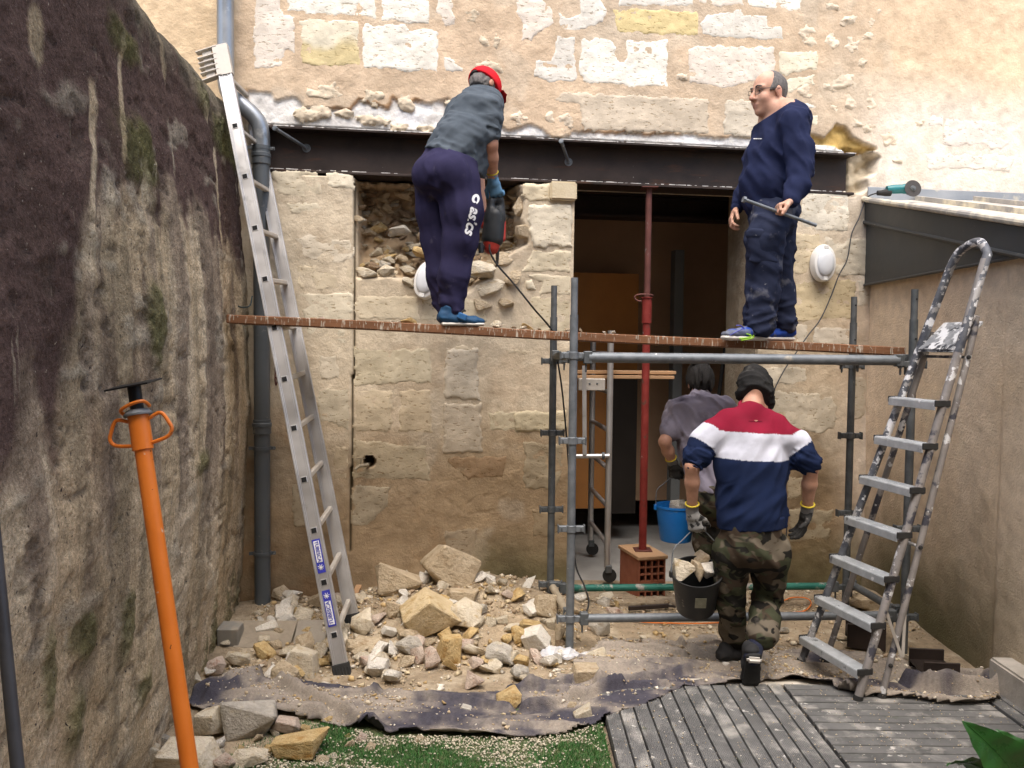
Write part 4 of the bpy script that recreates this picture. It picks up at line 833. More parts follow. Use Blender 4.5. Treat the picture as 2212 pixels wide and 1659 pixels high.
part('handrail', tube([SFT-nrm(SFT-SF0)*.5] + hoop + [SNT-nrm(SNT-SN0)*.5], .0225, 14), M_paint, sl_)
def on_st(py, near):
    A, B = (SN0, SNT) if near else (SF0, SFT); return min(((abs(proj(A+(B-A)*t)[1]-py), t) for t in np.arange(0, 1, .002)))[1]
steps = [((1732, 1375), (1868, 1447)), ((1772, 1290), (1896, 1345)), ((1805, 1203), (1925, 1243)), ((1838, 1120), (1953, 1147)), ((1868, 1034), (1980, 1052)), ((1898, 947), (2007, 957)), ((1930, 862), (2040, 867))]
for (f_p, n_p) in steps:
    tf, tn = on_st(f_p[1], False), on_st(n_p[1], True); t_ = (tf+tn)/2
    a_ = SF0+(SFT-SF0)*t_; b_ = SN0+(SNT-SN0)*t_; a_[2] = b_[2] = (a_[2]+b_[2])/2; d_ = nrm(b_-a_); sd_ = nrm(np.cross(Z3, d_)); sd_ = sd_ if sd_[0] < 0 else -sd_
    c_ = (a_+b_)/2 + sd_*.022; L_ = np.linalg.norm(b_-a_)+.03
    tr = part('tread', [box(c_, (L_, .082, .008), (d_, sd_, Z3)), box(c_+sd_*.040-Z3*.020, (L_, .006, .040), (d_, sd_, Z3)), box(c_-sd_*.040-Z3*.015, (L_, .006, .030), (d_, sd_, Z3))] + [box(c_+sd_*q+Z3*.005, (L_-.01, .004, .003), (d_, sd_, Z3)) for q in (-.03, -.018, -.006, .006, .018, .03)], M_tread, sl_, bevel=.0015)
    for e_, s in ((a_, -1), (b_, 1)): part('end_cap', box(e_+sd_*.02+d_*s*.016-Z3*.006, (.012, .09, .034), (d_, sd_, Z3)), M_black, tr, bevel=.003)
pt = on_st(757, True); pf = SF0+(SFT-SF0)*pt; pnn = SN0+(SNT-SN0)*pt; pf[2] = pnn[2] = (pf[2]+pnn[2])/2; d_ = nrm(pnn-pf); sd_ = np.cross(Z3, d_); sd_ = sd_ if sd_[0] > 0 else -sd_
ptilt = nrm(sd_*.72+Z3*.70); part('platform', [box((pf+pnn)/2+ptilt*.115-sd_*.015, (np.linalg.norm(pnn-pf)-.03, .23, .022), (d_, ptilt, np.cross(d_, ptilt)))], M_plat, sl_, bevel=.008, seg=2)
RN0 = at_z(1902, 1514, .012); RF0 = at_z(1782, 1432, .012); RNT = at_y(2104, 715, RN0[1]+.03); RFT = pf + np.array([.07, .02, .02])
RFT = RNT + (pf-pnn)*1.0
part('rear_leg', tube(spline([RN0, (RN0+RNT)/2, RNT, RNT+Z3*.03-np.array([.03, 0, 0])], 4), .0175, 12), M_paint2, sl_); part('rear_leg', tube([RF0, RFT], .0175, 12), M_paint2, sl_)
for t_, r_ in ((.93, .008), (.42, .009)): part('cross_bar', [cyl(RN0+(RNT-RN0)*t_, RF0+(RFT-RF0)*t_, r_, 10)], M_paint, sl_)
for t_ in (.93, .42, .1): part('rivet', lathe(RN0+(RNT-RN0)*t_+np.array([-.003, -.016, 0]), (0, -1, 0), [(.012, 0), (.010, .008), (0, .009)], 10), M_black, sl_)
k1 = SN0+(SNT-SN0)*.22; k2 = RN0+(RNT-RN0)*.27; kk = at_y(1948, 1420, (SN0[1]+.02)); kk[2] = max(kk[2], .02)
part('folding_brace', [bar(k1, kk, .003, .016), bar(k2, kk+np.array([.005, 0, 0]), .003, .016)], M_alu_d, sl_)
for P_ in (SN0, SF0, RN0, RF0): 
    ax_ = nrm((SNT-SN0)) if P_ is SN0 or P_ is SF0 else nrm(RNT-RN0); part('rubber_foot', [tube([P_-Z3*.014, P_+ax_*.045], [.026, .025], 14)], M_black, sl_)

# ------------------------------------------------------------------ angle grinder on the lean-to roof, its cable
M_teal = gm('teal_plastic', (0.008, 0.13, 0.145), (0.012, 0.17, 0.185), 8, .4, 0, .05, 40, .002, spots=[((0.35, .33, .28), 24, .68, .75)], spec=.5)
M_disc = gm('cutting_disc', (0.045, 0.042, 0.042), (0.075, 0.07, 0.068), 30, .9, 0, .4, 120, .002)
gY = onwall(1960, 412, .30)[1]
g0 = at_y(1893, 417, gY); g1 = at_y(1925, 409, gY); g2_ = at_y(1952, 408, gY); g3_ = at_y(1970, 409, gY-.03); gd = nrm(g2_-g1)
gr = root('angle_grinder', g1, 'teal and black angle grinder lying on the lean-to roof', 'grinder')
part('body', lathe(g1-gd*.035, gd, [(.0, 0), (.026, .002), (.030, .03), (.034, .05), (.034, .12), (.038, .135), (.036, .15), (.0, .152)], 16), M_teal, gr)
part('handle', lathe(g0+gd*.005, gd, [(0, 0), (.018, .003), (.020, .03), (.026, .06), (.027, .10), (0, .101)], 14), M_black, gr)
part('gear_head', [lathe(g3_+np.array([0, .05, 0]), (0, -1, 0), [(0, 0), (.034, .002), (.036, .03), (.026, .055), (.02, .06), (0, .061)], 16)], M_galv_d, gr)
dsc = part('disc', lathe(g3_+np.array([0, -.013, .004]), (0.05, -1, .12), [(0, 0), (.062, .0), (.062, .003), (0, .0031)], 36), M_disc, gr)
part('flange_nut', lathe(g3_+np.array([0, -.017, .004]), (.05, -1, .12), [(.022, 0), (.018, .008), (.009, .009), (.009, .016), (0, .0161)], 14), M_galv_d, dsc)
M_cable = gm('grey_cable', (0.045, 0.045, 0.047), (0.07, 0.07, 0.072), 8, .6, 0, .1)
cpts = [g0+gd*.01] + [onwall(x, y, .05) for x, y in ((1872, 428), (1856, 470), (1840, 505), (1830, 560), (1812, 595), (1795, 640), (1772, 690), (1745, 725), (1728, 750))] + [onwall(x, y, .045) for x, y in ((1700, 790), (1682, 822), (1668, 855), (1660, 900), (1690, 1000), (1700, 1120), (1690, 1250))]
cb = part('hanging_cable', tube(spline(cpts, 6), .0052, 8), M_cable, at=cpts[0]); tag(cb, 'thin grey power cable hanging from the angle grinder down the stone pier', 'cable')

# ------------------------------------------------------------------ rolling tower and planks inside the doorway
tw = root('rolling_tower', onwall(1310, 1255, -.45), 'aluminium rolling tower frame standing just inside the doorway', 'scaffold tower')
tp1 = at_z(1311, 1258, .0); tp1[2] = 0; tp2 = at_y(1276, 1100, tp1[1]+.85); tp2[2] = 0
z1 = at_y(1310, 714, tp1[1])[2]; z2 = at_y(1279, 800, tp2[1])[2]
part('post', cyl(tp1+Z3*.12, tp1+Z3*z1, .025, 14), M_alu, tw); part('post', cyl(tp2+Z3*.12, tp2+Z3*(z1-.02), .025, 14), M_alu, tw)
for i, z_ in enumerate(np.arange(.30, z1-.1, .30)): part('rung', cyl(tp2+Z3*z_, tp1+Z3*z_, .019, 12), M_alu, tw)
for P_ in (tp1, tp2):
    w_ = part('caster', [lathe(P_+np.array([.02, -.02, .055]), (0, 1, 0), [(0, 0), (.052, .003), (.055, .012), (.055, .03), (.052, .04), (0, .042)], 20)], M_black, tw); part('fork', [box(P_+np.array([.01, 0, .11]), (.05, .06, .06))], M_galv_d, w_, bevel=.005)
q0 = at_y(1245, 987, tp1[1]-.03); q1 = at_y(1316, 985, tp1[1]-.03); part('brace', [cyl(q0-np.array([.35, 0, 0]), q1, .018, 12)], M_alu, tw)
part('brace_clamp', lathe(at_y(1303, 985, tp1[1]-.03)-np.array([.012, 0, 0]), (1, 0, 0), [(.018, 0), (.03, .002), (.03, .022), (.018, .024)], 12), M_galv_d, tw)
part('flat_brace', [bar(at_y(1262, 790, tp1[1]-.08), at_y(1263, 983, tp1[1]-.05), .032, .008, (0, 1, 0))], M_alu, tw)
pl0 = at_y(1256, 832, tp1[1]+.02); pl1 = at_y(1300, 829, tp1[1]+.02); tb = part('platform_beam', [box((pl0+pl1)/2, (pl1[0]-pl0[0]+.05, .05, .095))], M_alu_d, tw, bevel=.006)
for x in (1274, 1290): part('rivet', lathe(at_y(x, 829, tp1[1]-.006), (0, -1, 0), [(.008, 0), (.006, .004), (0, .005)], 10), M_galv_d, tb)
for i, (x0, x1, y_, dy, lb) in enumerate(((1240, 1456, 803, .06, 'upper pine board lying across the rolling tower in the doorway'), (1240, 1452, 812, .02, 'lower pine board lying across the rolling tower in the doorway'))):
    a_ = at_y(x0, y_, tp1[1]+.10+dy); b_ = at_y(x1, y_+2, tp1[1]+.14+dy); b_[2] = a_[2]
    o = part('pine_board', bar(a_, b_, .13, .024, Z3) if False else box((a_+b_)/2-Z3*(.0 if i == 0 else .004), (np.linalg.norm(b_-a_), .15, .026), (nrm(b_-a_), np.cross(Z3, nrm(b_-a_)), Z3)), M_plank, at=(a_+b_)/2, bevel=.003); tag(o, lb, 'board')
# things deeper in the room
def rmp(px, py, h): return onwall(px, py, h)
def rmrect(x0, y0, x1, y1, h, th): 
    a_ = wl(x0, y1, h); b_ = wl(x1, y0, h); return wbox(a_[0], b_[0], a_[1], b_[1], h-th, h)
M_glowpanel = gm('orange_glow_colour', (0.46, 0.20, 0.06), (0.60, 0.27, 0.08), 2.5, .7, 0, .15, 20, .004, spots=[((0.6, .34, .16), 7, .70, .76, (1, 1, .2))])  # orange colour stands in for the warm lamp glow inside the room
o = part('partition', [rmrect(1180, 592, 1380, 1100, -1.75, .05)], M_glowpanel, at=rmp(1300, 1052, -3.2), smooth=False); tag(o, 'partition inside the dark room coloured orange for a warm glow', 'partition')
o = part('tall_partition', [rmrect(1150, 470, 1720, 1085, -2.05, .05)], gm('brown_wall_paint', (0.40, .26, .16), (0.50, .33, .21), 2, .8, 0, .15), at=rmp(1500, 1052, -3.6), smooth=False); tag(o, 'tall brown partition across the back of the dark room', 'partition')
o = part('grey_post', [rmrect(1447, 540, 1479, 1160, -1.5, .12)], gm('grey_post_paint', (0.16, .17, .17), (0.20, .21, .21), 3, .8, 0, .1), at=rmp(1463, 1150, -2.2), bevel=.004); tag(o, 'square grey post standing inside the dark room', 'post')
o = part('dark_door', [rmrect(1320, 800, 1378, 1110, -1.6, .05)], gm('dark_door_paint', (0.02, .016, .014), (0.03, .024, .02), 3, .5, 0, .1), at=rmp(1350, 1052, -2.9), bevel=.003); tag(o, 'dark door leaf standing inside the room behind the red prop', 'door')
o = part('inner_beam', [wbox(DOOR_L-.9, DOOR_R+.9, wl(1400, 474, -1.1)[1], wl(1400, 474, -1.1)[1]+.02, -1.22, -1.0), wbox(DOOR_L-.9, DOOR_R+.9, wl(1400, 474, -1.1)[1], wl(1400, 425, -1.1)[1], -1.12, -1.105), wbox(DOOR_L-.9, DOOR_R+.9, wl(1400, 425, -1.1)[1]-.01, wl(1400, 425, -1.1)[1]+.01, -1.22, -1.0)], M_steel, at=rmp(1400, 470, -1.1), smooth=False); tag(o, 'dark steel beam under the ceiling inside the room', 'beam')
o = root('room_trestle', rmp(1590, 1150, -.9), 'dark folding trestle with yellow top bar inside the doorway', 'trestle')
M_yel = gm('yellow_paint', (0.30, .22, .02), (0.42, .32, .03), 5, .5, 0, .1)
part('top_bar', [cyl(rmp(1572, 668, -.9), rmp(1640, 662, -.9), .018, 10)], M_yel, o); part('leg', [cyl(rmp(1578, 668, -.9), rmp(1552, 860, -.9), .017, 10)], M_black, o); part('leg', [cyl(rmp(1578, 780, -1.0), rmp(1560, 1150, -1.0), .02, 10)], M_black, o)

# ------------------------------------------------------------------ steel offcuts, wire bits
def hoff(c, ax, ln, wd, ht, label):
    o = root('steel_offcut', c, label, 'offcut', 'steel beam offcuts'); a_ = nrm(ax); b_ = np.cross(Z3, a_); c = np.asarray(c)
    for s in (-1, 1): part('flange', box(c+b_*s*wd/2+Z3*ht/2, (ln, .014, ht), (a_, b_, Z3)), M_steel, o, bevel=.002)
    part('web', box(c+Z3*ht*.5, (ln, wd-.013, .011), (a_, b_, Z3)), M_steel, o)
c1_ = at_z(2020, 1470, 0.01); hoff(c1_ + np.array([0, .02, .0]), (1, -.10, 0), .19, .21, .135, 'short dark steel beam offcut lying on the felt sheet by the lean-to wall')
c2_ = at_z(1868, 1390, .0); hoff(c2_, (1, -.35, 0), .22, .22, .15, 'dark steel beam offcut lying behind the stepladder')
wk = part('tie_wire', [tube(spline([onwall(505, 650, .35), onwall(512, 660, .36), onwall(525, 664, .34), onwall(540, 660, .28), onwall(545, 640, .2)], 6), .005, 6), tube(spline([onwall(505, 648, .35), onwall(500, 652, .36), onwall(506, 657, .36), onwall(511, 651, .36)], 4), .005, 6)], gm('green_wire', (.02, .035, .035), (.04, .055, .055), 8, .6, 0, 0), at=onwall(505, 650, .35)); tag(wk, 'twisted green tie wire sticking out of the stained wall above the plank', 'wire')
hk = part('hanging_hook', [tube(spline([onwall(594, 772, .02), onwall(595, 800, .03), onwall(594, 815, .03), onwall(596, 832, .03), onwall(599, 822, .03), onwall(596, 814, .03)], 6), .005, 6)], M_rust, at=onwall(594, 772, .02)); tag(hk, 'small rusty snap hook hanging beside the drainpipe', 'hook')
# stone step by the lean-to
st0 = rw(2178, 1418); 
stp = part('stone_step', box(np.array([st0[0]+.06, st0[1]-.42, .09]), (.40, .75, .20), (-RN, -RT, Z3)), gm('step_stone', (.34, .31, .26), (.50, .46, .40), 6, .9, 0, .5, 25, .01), at=(st0[0], st0[1]-.4, 0), bevel=.012, seg=2); tag(stp, 'low pale stone step against the lean-to wall', 'step')
# ================================================================== PEOPLE
_CO = np.array([(i, j, k) for i in (0, 1) for j in (0, 1) for k in (0, 1)])
_ED = [(a, b) for a in range(8) for b in range(a+1, 8) if np.abs(_CO[a]-_CO[b]).sum() == 1]
def nets(F, lo, h):
    s = F < 0; c = np.zeros(tuple(n-1 for n in F.shape), np.int8)
    for o in _CO: c += s[o[0]:o[0]+c.shape[0], o[1]:o[1]+c.shape[1], o[2]:o[2]+c.shape[2]]
    act = np.argwhere((c > 0) & (c < 8)); idx = np.full(c.shape, -1, np.int32); idx[tuple(act.T)] = np.arange(len(act))
    vals = np.stack([F[act[:, 0]+o[0], act[:, 1]+o[1], act[:, 2]+o[2]] for o in _CO], 1)
    P = np.zeros((len(act), 3)); n = np.zeros(len(act))
    for a, b in _ED:
        f0, f1 = vals[:, a], vals[:, b]; m_ = (f0 < 0) != (f1 < 0); t = np.where(m_, f0/np.where(m_, f0-f1, 1), 0)
        P += m_[:, None]*(_CO[a] + t[:, None]*(_CO[b]-_CO[a])); n += m_
    V = lo + (act + P/n[:, None])*h; Q = []
    for ax in range(3):
        u, v = [(1, 2), (2, 0), (0, 1)][ax]
        d = np.diff(s.astype(np.int8), axis=ax); e = np.argwhere(d != 0); e = e[(e[:, u] > 0) & (e[:, v] > 0) & (e[:, u] < F.shape[u]-1) & (e[:, v] < F.shape[v]-1)]
        sg = d[tuple(e.T)] > 0; q = []
        for du, dv_ in ((-1, -1), (0, -1), (0, 0), (-1, 0)):
            g = e.copy(); g[:, u] += du; g[:, v] += dv_; q.append(idx[tuple(g.T)])
        q = np.stack(q, 1); q[sg] = q[sg][:, ::-1]; Q.append(q)
    Q = np.concatenate(Q); Q = Q[(Q >= 0).all(1)]
    return V, Q
class Sdf:
    def __init__(s, h=0.009): s.h = h; s.pr = []; s.post = []
    def cap(s, a, b, ra, rb=None, k=0.02, side=None, sub=False):
        """tapered capsule; radius may be (across, deep) with side = across direction"""
        rb = ra if rb is None else rb; ra = np.array([ra, ra] if np.isscalar(ra) else ra, float); rb = np.array([rb, rb] if np.isscalar(rb) else rb, float)
        s.pr.append((np.asarray(a, float), np.asarray(b, float), ra, rb, k, side, sub)); return s
    def ball(s, c, r, k=0.015, sub=False): return s.cap(c, np.asarray(c, float)+1e-4, r, r, k, None, sub)
    def ell(s, c, axes, rad, k=0.015, sub=False):
        s.pr.append((np.asarray(c, float), None, np.array([nrm(a) for a in axes]), np.asarray(rad, float), k, None, sub)); return s
    def chain(s, pts, rs, k=0.02, side=None):
        for i in range(len(pts)-1): s.cap(pts[i], pts[i+1], rs[i], rs[i+1], k, side)
        return s
    def cut(s, o, n, k=0.004): s.post.append(('cut', np.asarray(o, float), nrm(n), k)); return s          # removes the side n points to
    def fold(s, d, along, across, amp, seed, zone=None): s.post.append(('fold', nrm(d), along, across, amp, seed, zone)); return s
    def build(s):
        h = s.h; los = []; his = []
        for p in s.pr:
            if p[6]: continue
            if p[1] is None: r = p[3].max(); los.append(p[0]-r); his.append(p[0]+r)
            else: r = max(p[2].max(), p[3].max()); los.append(np.minimum(p[0], p[1])-r); his.append(np.maximum(p[0], p[1])+r)
        lo = np.min(los, 0)-4*h-.01; hi = np.max(his, 0)+4*h+.01
        ax = [np.arange(lo[i], hi[i]+h, h) for i in range(3)]; F = np.full([len(a) for a in ax], 1.0, np.float32)
        for p in s.pr:
            k = p[4]; r = (p[3].max() if p[1] is None else max(p[2].max(), p[3].max())) + k + 0.035
            a0 = p[0] if p[1] is None else np.minimum(p[0], p[1]); a1 = p[0] if p[1] is None else np.maximum(p[0], p[1])
            sl = tuple(slice(max(0, int((a0[i]-r-lo[i])/h)), max(1, int((a1[i]+r-lo[i])/h)+2)) for i in range(3))
            X, Y, Zc = np.meshgrid(*[ax[i][sl[i]] for i in range(3)], indexing='ij'); P = np.stack([X, Y, Zc], -1)
            if p[1] is None:
                q = np.einsum('...i,ji->...j', P-p[0], p[2])/p[3]; l_ = np.sqrt((q*q).sum(-1)); d = (l_-1)*p[3].min()
                d = np.where(l_ > 1e-6, l_*(l_-1)/np.maximum(np.sqrt(((q/p[3])**2).sum(-1)), 1e-6), -p[3].min())
            else:
                a, b, ra, rb, k, side, _ = p; e = b-a; L2 = max(np.dot(e, e), 1e-12); t = np.clip(((P-a)@e)/L2, 0, 1)
                if ra[0] == ra[1] and rb[0] == rb[1]:
                    d = np.sqrt(((P-a-t[..., None]*e)**2).sum(-1)) - (ra[0]+(rb[0]-ra[0])*t)
                else:
                    en = e/math.sqrt(L2); sd_ = np.asarray(side, float); sd_ = nrm(sd_-en*np.dot(sd_, en)); dp_ = np.cross(en, sd_); v = P-a-t[..., None]*e
                    rw_, rd_ = ra[0]+(rb[0]-ra[0])*t, ra[1]+(rb[1]-ra[1])*t; rm_ = np.minimum(rw_, rd_)
                    w0, w1, w2 = (v@sd_), (v@dp_), (v@en); q = np.sqrt((w0/rw_)**2+(w1/rd_)**2+(w2/rm_)**2)
                    g = np.sqrt((w0/rw_**2)**2+(w1/rd_**2)**2+(w2/rm_**2)**2); d = np.where(q > 1e-4, q*(q-1)/np.maximum(g, 1e-6), -rm_)
            f = F[sl]
            if p[6]:
                hh = np.maximum(k-np.abs(f+d), 0)/k; F[sl] = np.maximum(f, -d) + hh*hh*k/4
            else:
                hh = np.maximum(k-np.abs(f-d), 0)/k; F[sl] = np.minimum(f, d) - hh*hh*k/4
        for q in s.post:
            near = np.argwhere(np.abs(F) < (0.05 if q[0] == 'fold' else 9)) if q[0] == 'fold' else None
            if q[0] == 'fold':
                P = lo + near*h; _, d, al, ac, amp, seed, zone = q; a, b, _d = frame(d)
                u, v, w_ = P@a, P@b, P@d
                wv = fbm(u*4, v*4, w_*4, 2, seed+5)*0.6
                ac = ac*1.3; n1 = vnoise(u*ac+wv, v*ac+wv, w_*al, seed); n2 = vnoise(u*ac*2.1, v*ac*2.1, w_*al*1.7, seed+3)
                val = 1.75*amp*((1-2.2*np.abs(n1))*0.6 + 0.4*n2); 
                if zone is not None: val = val*zone(P)
                F[tuple(near.T)] -= val.astype(np.float32)
            else:
                _, o, n, k = q; X, Y, Zc = np.meshgrid(*ax, indexing='ij', sparse=True)
                d = (X-o[0])*n[0]+(Y-o[1])*n[1]+(Zc-o[2])*n[2]; F = np.maximum(F, d).astype(np.float32)
        return nets(F, lo, h)
def addmesh(name, sdfs, mat, parent, colf=None):
    V = []; F = []; n = 0
    for s in sdfs:
        v, f = s.build(); V.append(v); F.append(f+n); n += len(v)
    V = np.concatenate(V); F = np.concatenate(F)
    return npmesh(name, V, F, mat, parent, None if colf is None else colf(V))
def skin_mat(name):
    s = NT(name); v = s.vec(); a = s.n('ShaderNodeAttribute', attribute_name='Col')
    c = s.mix(1.0, a.outputs['Color'], s.ramp(s.noise(30, v, 5, .6), [(.3, (.86, .82, .80)), (.7, (1.08, 1.08, 1.08))]), 'MULTIPLY')
    s.l(c, s.b.inputs['Base Color']); s.b.inputs['Roughness'].default_value = .55; s.b.inputs['Specular IOR Level'].default_value = .35
    s.b.inputs['Subsurface Weight'].default_value = 0.08; s.b.inputs['Subsurface Radius'].default_value = (.02, .008, .005); s.b.inputs['Subsurface Scale'].default_value = 0.3
    s.l(s.bump(s.noise(140, v, 3, .6), .12, .002), s.b.inputs['Normal']); return s.m
M_skin = skin_mat('skin')
def cloth(name, c1, c2, spots=(), attr=False, b=.25, bs=160, sc=9): return gm(name, c1, c2, sc, .92, 0, b, bs, .003, spots=spots, attr=attr, spec=.12)
M_attrcloth = cloth('cotton_cloth', (.84, .84, .84), (1.1, 1.1, 1.1), attr=True)
M_camo_c = None
def camo_mat():
    s = NT('camouflage_cloth'); v = s.vec((1, 1, 1.7)); c = (0.050, 0.054, 0.032)
    for sc, lo_, hi_, col, off in ((7, .50, .53, (0.055, 0.040, 0.028), 0), (6, .54, .57, (0.125, 0.105, 0.078), 1), (8, .55, .58, (0.016, 0.015, 0.013), 2)):
        mp = s.n('ShaderNodeMapping'); mp.inputs['Location'].default_value = (off*3.1+.4, off*1.7, off*2.3); s.l(v, mp.inputs[0])
        f = s.ramp(s.noise(sc, mp.outputs[0], 2, .45, .6), [(lo_, 0.0), (hi_, 1.0)]); c = s.mix(f, c, col)
    d = s.ramp(s.noise(11, v, 5, .6), [(.60, 0.0), (.8, .30)]); c = s.mix(d, c, (.22, .19, .16)); s.l(c, s.b.inputs['Base Color'])
    s.b.inputs['Roughness'].default_value = .92; s.b.inputs['Specular IOR Level'].default_value = .1
    s.l(s.bump(s.noise(140, v, 3, .6), .2, .003), s.b.inputs['Normal']); return s.m
M_camo = camo_mat()
M_glove_k = cloth('black_coated_glove', (.022, .022, .022), (.05, .049, .047), spots=[((.16, .15, .14), 20, .58, .72)])
M_glove_g = cloth('grey_dusty_glove', (.20, .20, .20), (.32, .315, .30), spots=[((.03, .03, .03), 24, .55, .62)])
M_cuffg = cloth('grey_knit', (.16, .16, .16), (.23, .225, .22)); M_yrim = cloth('yellow_knit', (.58, .45, .05), (.66, .52, .07))
M_hair_k = gm('black_hair', (.006, .005, .005), (.014, .012, .010), 40, .8, 0, .8, 90, .01, spec=.4, stretch=(1, 1, .35))
M_hair_g = gm('grey_hair', (.075, .068, .062), (.17, .155, .145), 50, .6, 0, .7, 110, .008, spec=.3, stretch=(1, 1, .4))
M_eye = gm('dark_iris', (.015, .012, .01), (.03, .02, .015), 30, .2, 0, 0, spec=.6)
M_sole_w = gm('white_rubber_sole', (.52, .49, .44), (.66, .63, .58), 14, .7, 0, .2, 60, .003); M_sole_k = gm('black_rubber_sole', (.014, .014, .014), (.028, .028, .027), 20, .8, 0, .4, 70, .004)
def skin_col(base=(.50, .27, .185), red=()):
    def f(V):
        c = np.tile(np.array(base), (len(V), 1))*(1+.10*fbm(V[:, 0]*14, V[:, 1]*14, V[:, 2]*14, 3, 5))[:, None]
        for (p, r, col, w_) in red:
            m_ = w_*np.exp(-(((V-np.asarray(p))**2).sum(1))/(r*r))[:, None]; c = c*(1-m_)+np.array(col)*m_
        return np.clip(c, .02, .8)
    return f
def head(S, c, f, u, sc=1.0, ears=True):
    f = nrm(f); u = nrm(np.asarray(u)-f*np.dot(u, f)); l = np.cross(u, f); q = lambda a, b, d: c + sc*(f*a + l*b + u*d); A = (f, l, u)
    S.ell(q(-.012, 0, .036), A, np.array([.098, .077, .096])*sc); S.ell(q(.022, 0, -.042), A, np.array([.074, .062, .082])*sc, .02)
    S.ball(q(.066, 0, -.100), .024*sc, .022)
    for s in (-1, 1):
        S.ball(q(.005, s*.044, -.075), .024*sc, .02); S.ball(q(.060, s*.034, -.030), .026*sc, .02)
        S.cap(q(.082, s*.010, .030), q(.070, s*.048, .028), .012*sc, .011*sc, .015)
        S.ball(q(.097, s*.031, .010), .014*sc, .012, sub=True)
        if ears: S.ell(q(-.012, s*.080, .000), (f*.95+l*s*.3, l*s, u), np.array([.019, .010, .033])*sc, .008)
    S.cap(q(.090, 0, .016), q(.116, 0, -.028), .009*sc, .014*sc, .010)
    for s in (-1, 1): S.ball(q(.100, s*.013, -.032), .0095*sc, .008)
    S.cap(q(.090, -.018, -.062), q(.090, .018, -.062), .0075*sc, .0075*sc, .006); S.cap(q(.088, -.014, -.074), q(.088, .014, -.074), .0075*sc, .0075*sc, .006)
    return q
def hand(S, w_, d, n, thumb, curl=(.5, .5, .3), sc=1.0, r=.0092, spread=.012, th=(.6, .7, .25), k=.006):
    """wrist, direction of the fingers, direction the fingers curl to, which side the thumb is on (vector)"""
    d = nrm(d); n = nrm(np.asarray(n)-d*np.dot(n, d)); l = nrm(np.asarray(thumb)-d*np.dot(thumb, d)-n*np.dot(thumb, n))
    S.cap(w_-d*.02, w_+d*.03*sc, (.029*sc, .021*sc), (.036*sc, .018*sc), .01, l); S.cap(w_+d*.03*sc, w_+d*.080*sc, (.036*sc, .018*sc), (.040*sc, .0145*sc), .01, l)
    for i, L in enumerate((.070, .079, .073, .057)):
        a = w_ + sc*(d*(.086-.004*abs(i-1)) + l*(.0315-.0205*i)); an = 0; dirn = d + l*spread*(1.5-i)
        for j, fr in enumerate((.46, .30, .24)):
            an += curl[j]; v = nrm(nrm(dirn)*math.cos(an)+n*math.sin(an)); b = a + v*L*fr*sc; S.cap(a, b, (r-.0005*j)*sc, (r-.0006*(j+1))*sc, k); a = b
    a = w_ + sc*(d*.022+l*.026); v = nrm(d*th[0]+l*th[1]+n*th[2]); b = a+v*.042*sc; v2 = nrm(d*(th[0]+.35)+l*(th[1]-.45)+n*(th[2]+.35)); S.cap(a, b, .0145*sc, .0115*sc, .012); c = b+v2*.030*sc; S.cap(b, c, .0115*sc, .0105*sc, .006); S.cap(c, c+v2*.022*sc, .0105*sc, .0085*sc, .006)
    return w_ + d*.088*sc + n*.030*sc
def shoe(heel, toe, up, upper, sole, parent, hgt=.085, w_=.040, sole_h=.022, label=None, logo=None):
    f = nrm(toe-heel); up = nrm(np.asarray(up)-f*np.dot(up, f)); sd_ = np.cross(up, f); L = np.linalg.norm(toe-heel); q = lambda a, b, c: heel+f*a*L+sd_*b+up*c
    S = Sdf(.007)
    S.cap(q(.12, 0, sole_h+.030), q(.42, 0, sole_h+.030), (w_*.82, .036), (w_*.95, .034), .02, sd_); S.cap(q(.42, 0, sole_h+.022), q(.78, 0, sole_h+.012), (w_*1.0, .034), (w_*1.0, .024), .02, sd_); S.cap(q(.78, 0, sole_h+.012), q(.92, 0, sole_h+.006), (w_, .024), (w_*.72, .018), .02, sd_)
    S.cap(q(.16, 0, sole_h+.04), q(.22, 0, hgt), (w_*.78, .040), (w_*.74, .045), .02, sd_); S.cut(q(0, 0, sole_h*.6), -up); S.fold(sd_, 6, 22, .003, 3)
    o = addmesh('shoe', [S], upper, parent, logo)
    T = Sdf(.007); T.cap(q(.10, 0, sole_h*.5), q(.45, 0, sole_h*.5), (w_*.92, sole_h*.55), (w_*.95, sole_h*.5), .01, sd_); T.cap(q(.45, 0, sole_h*.5), q(.80, 0, sole_h*.5), (w_*.95, sole_h*.5), (w_*1.08, sole_h*.5), .01, sd_); T.cap(q(.80, 0, sole_h*.5), q(.95, 0, sole_h*.55), (w_*1.08, sole_h*.5), (w_*.78, sole_h*.5), .01, sd_)
    addmesh('sole', [T], sole, o); return o
def glove(w_, d, n, thumb, curl, mat, cuffm, parent, arm, sc=1.08, rim=True, **kw):
    S = Sdf(.0045); g = hand(S, w_, d, n, thumb, curl, sc, r=.0105, k=.004, **kw); S.cap(w_-arm*.01, w_+nrm(d)*.02, .033, .034, .01)
    o = addmesh('glove', [S], mat, parent)
    C_ = Sdf(.0055); C_.cap(w_-arm*.055, w_+arm*.005, .0345, .0335, .005); C_.fold(np.cross(arm, (1, 0, .2)), 5, 40, .002, 4); C_.cut(w_-arm*.055, -arm); addmesh('knit_cuff', [C_], cuffm, o)
    if rim: part('cuff_rim', tube([w_-arm*.056 + .0365*(math.cos(t)*frame(arm)[0]+math.sin(t)*frame(arm)[1]) for t in np.linspace(0, 2*math.pi, 17)[:-1]], .0050, 8, closed=True), M_yrim, o)
    return g
E3 = lambda *v: np.array(v, float)

